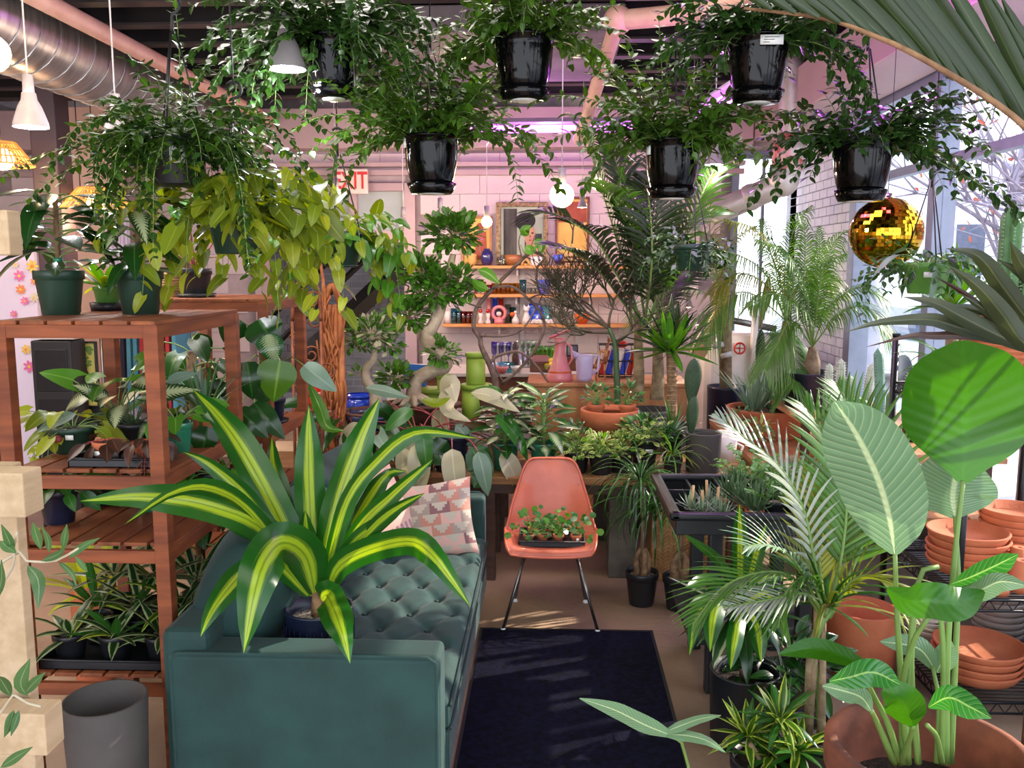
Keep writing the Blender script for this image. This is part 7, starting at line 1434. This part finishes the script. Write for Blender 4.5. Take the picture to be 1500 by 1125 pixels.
# song of india
o, c = potted(1118, 2.88, 0, .115, .20, 'variegated_dracaena', 'bushy yellow-edged dracaena in a black pot on the floor at right', 'nursery', 'black_plastic'); oc = o.location
for (dx, dz_) in ((-.06, .10), (.05, .16), (.02, .03), (.1, .08)): MB().tube([c-oc, c-oc+Vector((dx, U(-.05, .05), dz_))], .010, 7).obj('stem', 'bark', o); rosette(o, c+Vector((dx, U(-.05, .05), dz_)), 26, .15, .030, el=(-.4, 1.4), droop=(.3, 1.0), mt=['lime_stripe', 'lime_stripe', 'mid_green'], kind='lance', nind=26)
o, c = potted(1165, 2.42, 0, .085, .15, 'striped_dracaena', 'yellow-striped dracaena in a cream pot in the front right corner', 'cyl', 'ceramic_white', 'pebble')
rosette(o, c+Vector((.05, 0, .02)), 16, .24, .035, el=(.2, 1.3), droop=(.4, 1.2), mt='lime_stripe', kind='lance', nind=16, az=(-1.2, 1.4))
rosette(o, c+Vector((.05, .02, .05)), 12, .22, .035, el=(.5, 1.4), droop=(.4, 1.2), mt='lime_stripe', kind='lance', nind=12)
o, c = potted(1150, 3.35, 0, .12, .3, 'dark_floor_plant', 'dark broad-leaved plant in shadow behind the yellow-edged dracaena', 'cyl', 'black_plastic'); bush(o, c, 80, .2, .2, T_ov, .12, 'dark_green', 40, 'stem_dark')
# ================================================================= wire rack with terracotta
random.seed(141); RX0, RX1, RY0, RY1 = 1.66, 2.30, 3.50, 4.28
rk = thing('wire_rack', 'black wire shelving rack at right loaded with terracotta', 'rack', ((RX0+RX1)/2, (RY0+RY1)/2, 0)); rc = Vector(rk.location)
for x in (RX0, RX1):
    for y in (RY0, RY1): p_ = MB().tube([(x-rc.x, y-rc.y, 0), (x-rc.x, y-rc.y, 1.55)], .017, 10).obj('post', 'metal_black', rk); MB().tube([(x-rc.x, y-rc.y, 1.55), (x-rc.x, y-rc.y, 1.562)], .019, 10).obj('cap', 'rubber', p_)
for z in (.10, .54, 1.33):
    sh_ = MB()
    for zz in (z, z-.045): sh_.tube([(RX0-rc.x, RY0-rc.y, zz), (RX1-rc.x, RY0-rc.y, zz), (RX1-rc.x, RY1-rc.y, zz), (RX0-rc.x, RY1-rc.y, zz), (RX0-rc.x, RY0-rc.y, zz)], .006, 6, False)
    sf = sh_.obj('shelf_frame', 'metal_black', rk)
    for k in range(26): y = RY0-rc.y+(k+.5)*(RY1-RY0)/26; MB().tube([(RX0-rc.x, y, z), (RX1-rc.x, y, z)], .003, 4).obj('wire', 'metal_black', sf)
    b = MB()
    for y in (RY0-rc.y, RY1-rc.y):
        for k in range(10): x = RX0-rc.x+k*(RX1-RX0)/10; b.tube([(x, y, z), (x+.032, y, z-.045), (x+.064, y, z)], .003, 4)
    for x in (RX0-rc.x, RX1-rc.x):
        for k in range(12): y = RY0-rc.y+k*(RY1-RY0)/12; b.tube([(x, y, z), (x, y+.032, z-.045), (x, y+.064, z)], .003, 4)
    b.obj('truss', 'metal_black', sf)
def saucers(px, Y, z, r, n, label, step=.032, x=None, mt='terracotta'):
    ords = ['bottom', 'second', 'third', 'fourth', 'fifth', 'sixth', 'seventh']
    for k in range(n):
        w = ords[k]+' saucer' if k < n-1 else 'topmost saucer'; xx = BX(px, Y, z) if x is None else x
        o = thing('terracotta_saucer', f'{w} of the {label}', 'saucer', (xx+U(-.006, .006), Y+U(-.006, .006), z+.004+k*step), 'terracotta saucer stacks'); rr = r*U(.985, 1.01)
        MB().lathe([(.001, 0), (rr*.82, 0), (rr*.86, .006), (rr, .046), (rr*.985, .05), (rr*.94, .05), (rr*.82, .014), (.001, .012)], (0, 0, 0), 36).obj('dish', mt, o)
saucers(1385, 3.86, .545, .17, 5, 'wide stack on the rack behind the banana-like leaf stalks', x=1.86)
saucers(1480, 4.0, .545, .15, 7, 'taller stack at the right end of the middle rack shelf', x=2.13)
saucers(1430, 3.75, .105, .19, 4, 'wide stack on the lowest rack shelf', x=1.88)
saucers(1405, 3.62, .545, .085, 1, 'small dish', x=1.83) if False else None
o = thing('terracotta_saucer', 'small shallow saucer on the front edge of the middle rack shelf', 'saucer', (1.745, 3.58, .546)); MB().lathe([(.001, 0), (.06, 0), (.075, .03), (.07, .03), (.055, .008), (.001, .008)], (0, 0, 0), 24).obj('dish', 'terracotta', o)
for k, (x, y, r, h, lab) in enumerate(((1.85, 3.57, .048, .10, 'upside-down small terracotta pot, left of the group on the rack'), (1.96, 3.60, .05, .13, 'upside-down tall terracotta pot, middle of the group on the rack'), (2.07, 3.62, .05, .15, 'upside-down terracotta pot, tallest of the group on the rack'), (2.17, 3.58, .045, .09, 'upside-down small terracotta pot, right of the group on the rack'), (2.02, 3.74, .05, .14, 'upside-down terracotta pot behind the others on the rack'))):
    o = thing('small_terracotta_pot', lab, 'pot', (x, y, .546), 'upside-down clay pots'); MB().lathe([(r*.9, 0), (r, 0), (r, h*.28), (r*.9, h*.29), (r*.66, h), (.008, h), (.006, h-.006)], (0, 0, 0), 22).obj('pot', 'terracotta', o)
# stacks of grey and white ribbed pots below
def stackpots(x, y, z, r, n, label, mt, step=.022, h=.10, name='ribbed_pot'):
    ords = ['lowest', 'second', 'third', 'fourth', 'fifth', 'sixth', 'seventh', 'eighth']
    for k in range(n):
        o = thing(name, f'{ords[k] if k < n-1 else "uppermost"} {label}', 'pot', (x, y, z+k*step), label.split(' in ')[0]+' stack'); MB().lathe([(.001, 0), (r*.8, 0), (r*.84, .005), (r*.95, h*.7), (r, h*.72), (r, h), (r*.93, h), (r*.82, .012), (.001, .01)], (0, 0, 0), 26).obj('pot', mt, o)
mat('pot_grey', '8c8078', .7, '7c7068', 4, bump=.1); mat('pot_cream', 'cfc4b8', .6, 'c0b4a8', 4); mat('pot_brown', '5c4840', .8, '4a3830', 4)
stackpots(1.80, 4.05, .106, .095, 6, 'cream round pot in the nested stack on the lowest rack shelf', 'pot_cream')
stackpots(2.10, 4.02, .106, .11, 8, 'taupe pot in the nested stack at the rear of the lowest rack shelf', 'pot_grey', .03)
stackpots(2.16, 3.68, .106, .085, 8, 'brown pot in the nested stack at the front right of the lowest rack shelf', 'pot_brown', .028)
o = thing('terracotta_cylinder', 'plain terracotta cylinder pot on the floor left of the rack', 'pot', (1.47, 4.0, 0)); MB().lathe([(.001, 0), (.14, 0), (.15, .01), (.16, .30), (.155, .305), (.143, .305), (.135, .02), (.001, .015)], (0, 0, 0), 36).obj('pot', 'terracotta', o)
# ribbed terracotta planter with cactus on the top rack shelf
o = thing('ribbed_planter', 'ribbed terracotta cylinder planter on the top rack shelf at right', 'planter', (1.98, 3.92, 1.336)); pr = [(.001, 0), (.15, 0)]
for k in range(14): z = .01+k*.024; pr += [(.150, z), (.165, z+.006), (.165, z+.016), (.150, z+.022)]
pr += [(.150, .352), (.14, .352), (.138, .30), (.001, .295)]; MB().lathe(pr, (0, 0, 0), 44).obj('planter', 'terracotta', o); MB().lathe([(.14, .352), (.162, .352), (.162, .362), (.14, .362)], (0, 0, 0), 36).obj('collar', 'ink', o)
ca = thing('column_cactus', 'ribbed green column cactus with a short arm, in the ribbed planter', 'cactus', (1.98, 3.92, 1.632)); MB().lathe([(.13, 0), (.001, .02)], (0, 0, 0), 20).obj('soil', 'gravel', ca)
cactus(ca, Vector(ca.location)+Vector((.0, 0, .01)), .50, .045, 7, 'cactus', dep=.22); cactus(ca, Vector(ca.location)+Vector((.08, -.02, .01)), .26, .040, 7, 'cactus', 'arm', dep=.22)
for k, (x, y, lab) in enumerate(((2.22, 3.6, 'small grey agave on the top rack shelf at the right edge'), (1.80, 4.05, 'stringy green plant with hanging stems on the top rack shelf'))):
    o = thing('rack_succulent', lab, 'plant', (x, y, 1.336)); pot(o, .06, .09, 'nursery', 'black_plastic'); c = Vector((x, y, 1.43))
    if k == 0: rosette(o, c, 22, .12, .03, el=(.1, 1.4), droop=(-.4, .1), mt=['grey_green', 'haworthia'], kind='needle', nind=22)
    else: rosette(o, c, 24, .26, .02, el=(.1, 1.3), droop=(.4, 2.2), mt=['bright_green', 'mid_green'], kind='lance', nind=24)
# small palm on stump behind
o, c = potted(1392, 4.55, RZ_S, .085, .12, 'dracaena_stump', 'leafy plant on a thick brown trunk seen between hanging pot and ribbed planter', 'nursery', 'black_plastic'); oc = o.location
MB().tube([c-oc-Vector((0, 0, .02)), P(1395, 455, 4.55)-oc], [.035, .03], 10).obj('trunk', 'bark', o); rosette(o, P(1395, 452, 4.55), 30, .34, .045, el=(.1, 1.5), droop=(.1, .8), mt='bright_green', kind='lance', nind=30)
# ================================================================= strelitzia in the big terracotta pot
random.seed(151); Ys_ = 2.34
o = thing('bird_of_paradise', 'tall broad-leaved bird of paradise in a huge weathered terracotta pot, front right', 'plant', (BX(1352, Ys_, .3), Ys_, 0)); oc = o.location; H_ = .56; R_ = .268
MB().lathe([(.001, 0), (R_*.6, 0), (R_*.7, .05), (R_*.93, .36), (R_*.95, .44), (R_*.99, .46), (R_*1.02, .48), (R_*1.02, .55), (R_*.99, H_), (R_*.90, H_), (R_*.86, .50), (R_*.80, .38), (.001, .37)], (0, 0, 0), 56).obj('pot', 'terracotta_old', o)
MB().lathe([(R_*.81, .40), (R_*.4, .41), (.001, .415)], (0, 0, 0), 24).obj('soil', 'soil', o)
def stalk(pts, Ys, r0=.011, r1=.006, mt='stem_green'): MB().tube([p-oc for p in spline(spath(pts, Ys), 14)], [r0, r1], 8).obj('leaf_stalk', mt, o)
def blade(pts, Ys, w, mt, tilt, wp, fold=.12, ripple=.015, n=20): return traced(o, pts, Ys, w, mt, tilt, fold, ripple, 'raw', n, 'leaf', 5, wp)
full = [.03, .42, .72, .92, 1, .99, .95, .86, .70, .48, .02]
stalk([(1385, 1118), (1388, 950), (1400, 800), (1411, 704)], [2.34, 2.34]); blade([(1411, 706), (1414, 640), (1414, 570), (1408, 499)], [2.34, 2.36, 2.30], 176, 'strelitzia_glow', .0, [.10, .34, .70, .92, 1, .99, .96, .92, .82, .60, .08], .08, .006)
stalk([(1322, 1118), (1320, 1000), (1314, 900), (1311, 812)], [2.34, 2.30]); blade([(1311, 812), (1302, 755), (1284, 697), (1254, 636), (1222, 588)], [2.30, 2.28, 2.24, 2.2], 122, 'strelitzia_pale_sheen', .15, [.10, .62, .86, .97, 1, 1, .98, .92, .78, .5, .04], .14, .02)
stalk([(1392, 1118), (1400, 950), (1404, 850), (1399, 757)], [2.40, 2.5]); blade([(1399, 759), (1396, 725), (1402, 690), (1410, 668)], [2.5, 2.5, 2.5], 116, 'strelitzia_pale_sheen', .1, [.1, .8, .98, 1, .9, .7, .4], .16, .03)
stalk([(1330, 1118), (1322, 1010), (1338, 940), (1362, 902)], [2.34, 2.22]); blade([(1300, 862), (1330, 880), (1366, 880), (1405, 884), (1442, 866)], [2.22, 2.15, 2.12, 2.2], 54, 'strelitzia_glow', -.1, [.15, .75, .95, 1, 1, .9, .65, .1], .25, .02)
blade([(1392, 856), (1420, 846), (1455, 830), (1491, 812)], [2.3, 2.25, 2.2], 36, 'strelitzia', .4, [.05, .7, 1, .95, .8, .1], .3, .02); blade([(1392, 862), (1430, 866), (1465, 852), (1506, 858)], [2.3, 2.2, 2.15], 34, 'strelitzia_pale_sheen', .3, [.05, .7, 1, .95, .8, .1], .25, .03)
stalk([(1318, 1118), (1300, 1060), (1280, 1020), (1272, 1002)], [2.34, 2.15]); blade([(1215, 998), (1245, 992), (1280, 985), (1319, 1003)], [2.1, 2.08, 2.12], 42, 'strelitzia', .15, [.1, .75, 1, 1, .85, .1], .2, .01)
stalk([(1310, 1118), (1290, 1070), (1276, 1040)], [2.34, 2.2]); blade([(1278, 1044), (1262, 1022), (1235, 1012), (1205, 1005)], [2.2, 2.18, 2.15], 34, 'strelitzia_pale_sheen', .2, [.1, .8, 1, .8, .1], .2, .03)
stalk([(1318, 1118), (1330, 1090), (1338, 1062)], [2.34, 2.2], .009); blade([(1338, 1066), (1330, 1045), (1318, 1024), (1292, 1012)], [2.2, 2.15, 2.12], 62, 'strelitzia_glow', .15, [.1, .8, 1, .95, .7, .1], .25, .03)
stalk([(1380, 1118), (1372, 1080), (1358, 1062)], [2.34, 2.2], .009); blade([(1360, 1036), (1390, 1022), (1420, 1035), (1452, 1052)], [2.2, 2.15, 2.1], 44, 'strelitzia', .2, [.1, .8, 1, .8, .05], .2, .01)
stalk([(1372, 1118), (1375, 1030), (1366, 975)], [2.34, 2.42], .008); blade([(1372, 985), (1352, 955), (1330, 945), (1290, 940)], [2.42, 2.4, 2.4], 36, 'strelitzia_pale_sheen', .2, [.1, .8, 1, .8, .1], .2, .03); blade([(1372, 985), (1385, 960), (1392, 938)], [2.42, 2.4, 2.4], 36, 'strelitzia_pale_sheen', .2, [.1, .8, 1, .8, .1], .2, .03)
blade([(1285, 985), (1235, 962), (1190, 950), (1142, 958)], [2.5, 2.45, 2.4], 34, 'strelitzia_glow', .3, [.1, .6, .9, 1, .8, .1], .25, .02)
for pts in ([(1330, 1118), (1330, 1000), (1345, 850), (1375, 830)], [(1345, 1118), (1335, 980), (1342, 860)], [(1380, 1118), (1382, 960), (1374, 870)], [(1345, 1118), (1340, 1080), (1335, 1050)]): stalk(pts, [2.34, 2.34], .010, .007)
# ================================================================= foreground: yucca leaves, palm frond, pallet, olive, leaf
random.seed(161)
o = thing('bronze_yucca', 'spiky bronze-green yucca leaves reaching in from the right edge', 'plant', (1.50, 2.62, 0)); pot(o, .15, .3, 'cyl', 'black_plastic'); MB().tube([(0, 0, .26), (.0, 0, 1.62)], [.03, .025], 10).obj('cane', 'cane', o)
for pts, w, Ye in [([(1540, 520), (1500, 462), (1468, 419), (1445, 387), (1425, 371), (1386, 364)], 30, 2.4), ([(1540, 530), (1496, 499), (1468, 460), (1432, 419), (1388, 388)], 30, 2.3), ([(1540, 525), (1471, 495), (1415, 467), (1370, 444), (1324, 435)], 26, 2.3), ([(1540, 515), (1450, 493), (1397, 477), (1361, 468), (1290, 472), (1240, 486)], 22, 2.35), ([(1540, 505), (1422, 492), (1370, 492), (1334, 492), (1270, 508)], 13, 2.4), ([(1540, 510), (1468, 477), (1415, 432), (1370, 405)], 13, 2.5), ([(1540, 515), (1495, 492), (1450, 458), (1406, 430)], 18, 2.4), ([(1540, 450), (1500, 404), (1461, 380)], 16, 2.5), ([(1540, 440), (1500, 392), (1480, 355)], 24, 2.4), ([(1540, 500), (1480, 470), (1420, 452), (1340, 448)], 14, 2.5)]:
    traced(o, pts, [2.62, (2.62+Ye)/2, Ye], w, 'yucca' if w > 15 else random.choice(['yucca', 'bronze']), .1, .35, .01, 'lance', 18)
rosette(o, P(1545, 512, 2.62), 16, .62, .05, el=(.0, 1.3), droop=(-.1, .5), mt='yucca', kind='lance', nind=16, az=(-1.2, 1.3))
o = thing('fan_palm_frond', 'big dark palm frond hanging over the top right corner', 'plant', (1.45, 1.35, 0)); oc = o.location; pot(o, .2, .4, 'cyl', 'black_plastic'); MB().tube([(0, 0, .36), (.05, 0, 1.3), (.0, 0, 1.75)], [.05, .035, .02], 10).obj('trunk', 'bark', o)
Yf = 1.65; rac = spline(spath([(1560, 250), (1500, 184), (1431, 133), (1335, 77), (1276, 51), (1207, 27), (1090, 12)], [Yf, Yf, Yf+.2]), 40)
fr = MB().tube([p-oc for p in spline([Vector((1.45, 1.35, 1.75)), Vector((1.46, 1.45, 2.0))]+rac[::3]+[rac[-1]], 50)], [.008, .007, .006, .003], 8).obj('frond', 'stem_brown', o)
rp = [(1640, 320), (1612, 292), (1584, 264), (1556, 236), (1530, 212), (1500, 184), (1476, 166), (1452, 149), (1428, 131), (1403, 116), (1378, 101), (1354, 88), (1330, 75), (1306, 63), (1282, 53), (1256, 43), (1230, 34), (1200, 25), (1165, 19), (1130, 14)]
for k, (x, y) in enumerate(rp):
    t = k/(len(rp)-1); a = math.radians(68-38*t+U(-3, 3)); L = 340-90*t; ym = Yf+.12*t
    dx, dy = -math.cos(a), -math.sin(a); traced(fr, [(x, y), (x+dx*L*.5, y+dy*L*.5), (x+dx*L, y+dy*L)], [ym, ym+.04, ym+.08], 23-8*t, 'palm_dark', U(-.1, .5), .45, 0, 'strap', 10, 'leaflet', 1).location = -oc
pl = thing('wooden_pallet', 'pale wooden pallet planks standing at the left edge', 'pallet', (P(5, 800, 1.5).x, 1.5, 0)); pc = pl.location
def plank(a, b_, Y0, Y1, th=.02):
    p0, p1 = P(*a, Y0), P(*b_, Y1); MB().bb(Vector((min(p0.x, p1.x), Y0, min(p0.z, p1.z)))-pc, Vector((max(p0.x, p1.x), Y1+th, max(p0.z, p1.z)))-pc).obj('board', 'pallet_wood', pl, bevel=.003)
MB().bb((-.16, .05, 0), (-.004, .08, P(0, 690, 1.5).z)).obj('post', 'pallet_wood', pl, bevel=.003)
for (x_, ya, yb, yy) in ((47, 688, 752, 1.5), (78, 1035, 1095, 1.5)): p0, p1 = P(x_, ya, yy), P(x_, yb, yy); MB().bb(Vector((-1.15, yy-.03, p1.z))-Vector((pc.x, pc.y, 0)), Vector((p0.x, yy+.03, p0.z))-Vector((pc.x, pc.y, 0))).obj('board', 'pallet_wood', pl, bevel=.003)
b2 = MB(); p0, p1 = P(18, 308, 1.9), P(18, 374, 1.9); pk = thing('wooden_beam', 'end of a pale wooden beam poking in at the left edge above the shelf', 'beam', (p0.x-.2, 1.9, 0)); MB().bb((-.15, -.02, p1.z), (.2, .03, p0.z)).obj('beam', 'pallet_wood', pk, bevel=.004); MB().bb((-.15, -.02, 0), (-.09, .03, p1.z)).obj('post', 'pallet_wood', pk, bevel=.004)
ol = thing('olive_tree', 'olive tree twigs with narrow grey-green leaves at the left edge', 'plant', (-1.12, 1.32, 0)); pot(ol, .14, .28, 'cyl', 'black_plastic'); oc = ol.location; MB().tube([(0, 0, .24), (0, .02, .7), (.02, 0, 1.2)], [.02, .010], 8).obj('trunk', 'twig', ol)
def tw(pts, Y, r=.0035): q = spline([Vector((-1.1, 1.32, .9 if pts[0][1] > 900 else 1.15))]+spath(pts, [Y, Y-.03]), 20); MB().tube([p-oc for p in q], [r, r*.5], 6).obj('twig', 'twig', ol)
tw([(0, 825), (40, 822), (80, 822), (120, 800)], 1.3); tw([(0, 860), (20, 800), (25, 780)], 1.3); tw([(0, 1045), (20, 1020), (40, 1030), (60, 1035)], 1.25)
for pts, w in [([(20, 810), (12, 790), (2, 768)], 14), ([(60, 805), (52, 780), (48, 765)], 14), ([(72, 810), (70, 790), (60, 770)], 10), ([(92, 805), (95, 785), (98, 768)], 12), ([(100, 818), (122, 800), (146, 788)], 12), ([(40, 828), (56, 850), (56, 892)], 22), ([(0, 792), (12, 802), (24, 810)], 16), ([(85, 822), (105, 840), (112, 858)], 9), ([(110, 815), (122, 830), (128, 838)], 9), ([(40, 1020), (30, 1000), (44, 965)], 22), ([(34, 1018), (50, 1000), (66, 985)], 16), ([(16, 1020), (4, 1000), (-4, 990)], 18), ([(20, 1040), (14, 1062), (6, 1080)], 16), ([(28, 1040), (22, 1060), (16, 1078)], 12), ([(0, 1125), (22, 1110), (48, 1094)], 16), ([(-6, 880), (2, 850), (2, 820)], 12), ([(60, 822), (85, 812), (96, 800)], 12)]:
    traced(ol, pts, [1.28, 1.25], w, 'olive', .3, .15, 0, 'lance', 8)
lf = thing('low_philodendron', 'pale jade three-lobed leaf rising on a thin stalk over the mat', 'plant', (FL(1000, 1115).x, 2.45, 0)); oc = lf.location; lf.location = (xat(1012, 2.3, .2), 2.3, 0); oc = Vector(lf.location); pot(lf, .05, .07, 'nursery', 'black_plastic')
MB().tube([p-oc for p in spline([Vector((oc.x, oc.y, .06)), P(1008, 1120, 2.25), P(985, 1078, 2.2)], 10)], [.005, .004], 6).obj('stalk', 'stem_green', lf)
traced(lf, [(985, 1078), (945, 1062), (900, 1040), (849, 1023)], [2.2, 2.15, 2.1], 30, 'strelitzia_pale_sheen', .5, .15, .03, 'raw', 16, 'leaf', 3, [.3, .9, 1, .9, .6, .05]); traced(lf, [(975, 1072), (1010, 1058), (1030, 1052), (1056, 1048)], [2.2, 2.15], 18, 'strelitzia_pale_sheen', .5, .15, .03, 'raw', 12, 'leaf_lobe', 2, [.5, 1, .8, .7, .1]); traced(lf, [(975, 1075), (1010, 1078), (1038, 1086), (1062, 1102)], [2.2, 2.12], 20, 'strelitzia_pale_sheen', .5, .15, .03, 'raw', 12, 'leaf_lobe', 2, [.5, 1, .9, .7, .1])
# pilea tray on the chair
random.seed(171)
tr_ = thing('nursery_tray', 'shallow black tray of round-leaved plants on the orange chair seat', 'tray', (ch.location.x+.005, ch.location.y-.06, .442)); 
MB().bb((-.17, -.12, 0), (.17, .12, .004)).obj('bottom', 'black_plastic', tr_, smooth=False); b = MB()
for a, c2 in (((-.17, -.12), (.17, -.115)), ((-.17, .115), (.17, .12)), ((-.17, -.12), (-.165, .12)), ((.165, -.12), (.17, .12))): b.bb((*a, 0), (*c2, .03))
b.obj('side', 'black_plastic', tr_, smooth=False); MB().tube([(-.17, -.12, .03), (.17, -.12, .03), (.17, .12, .03), (-.17, .12, .03), (-.17, -.12, .03)], .005, 6, False).obj('rim', 'black_plastic', tr_)
k = 0
for j, (dy, xs_) in enumerate(((-.07, (-.12, -.045, .035, .125)), (.045, (-.10, -.02, .06, .12)))):
    for dx in xs_:
        o = thing('pilea', f'coin-leaved pilea in a tiny terracotta pot, {["front", "back"][j]} row, {["first", "second", "third", "fourth"][xs_.index(dx)]} from the left', 'plant', Vector(tr_.location)+Vector((dx, dy, .005)), 'pileas on the chair'); pot(o, .030, .052, 'terra', 'terracotta', seg=16)
        if j == 0 and dx > .1: tag_(o, Vector((.008, -.031, .03)), .012, .018)
        petioled(o, Vector(o.location)+Vector((0, 0, .05)), 13, .10, .02, T_round, .036, ['jade', 'mid_green', 'bright_green'], 13, 'stem_green', .0016, (.2, 1.4), .5, 1.6, hang=.2)
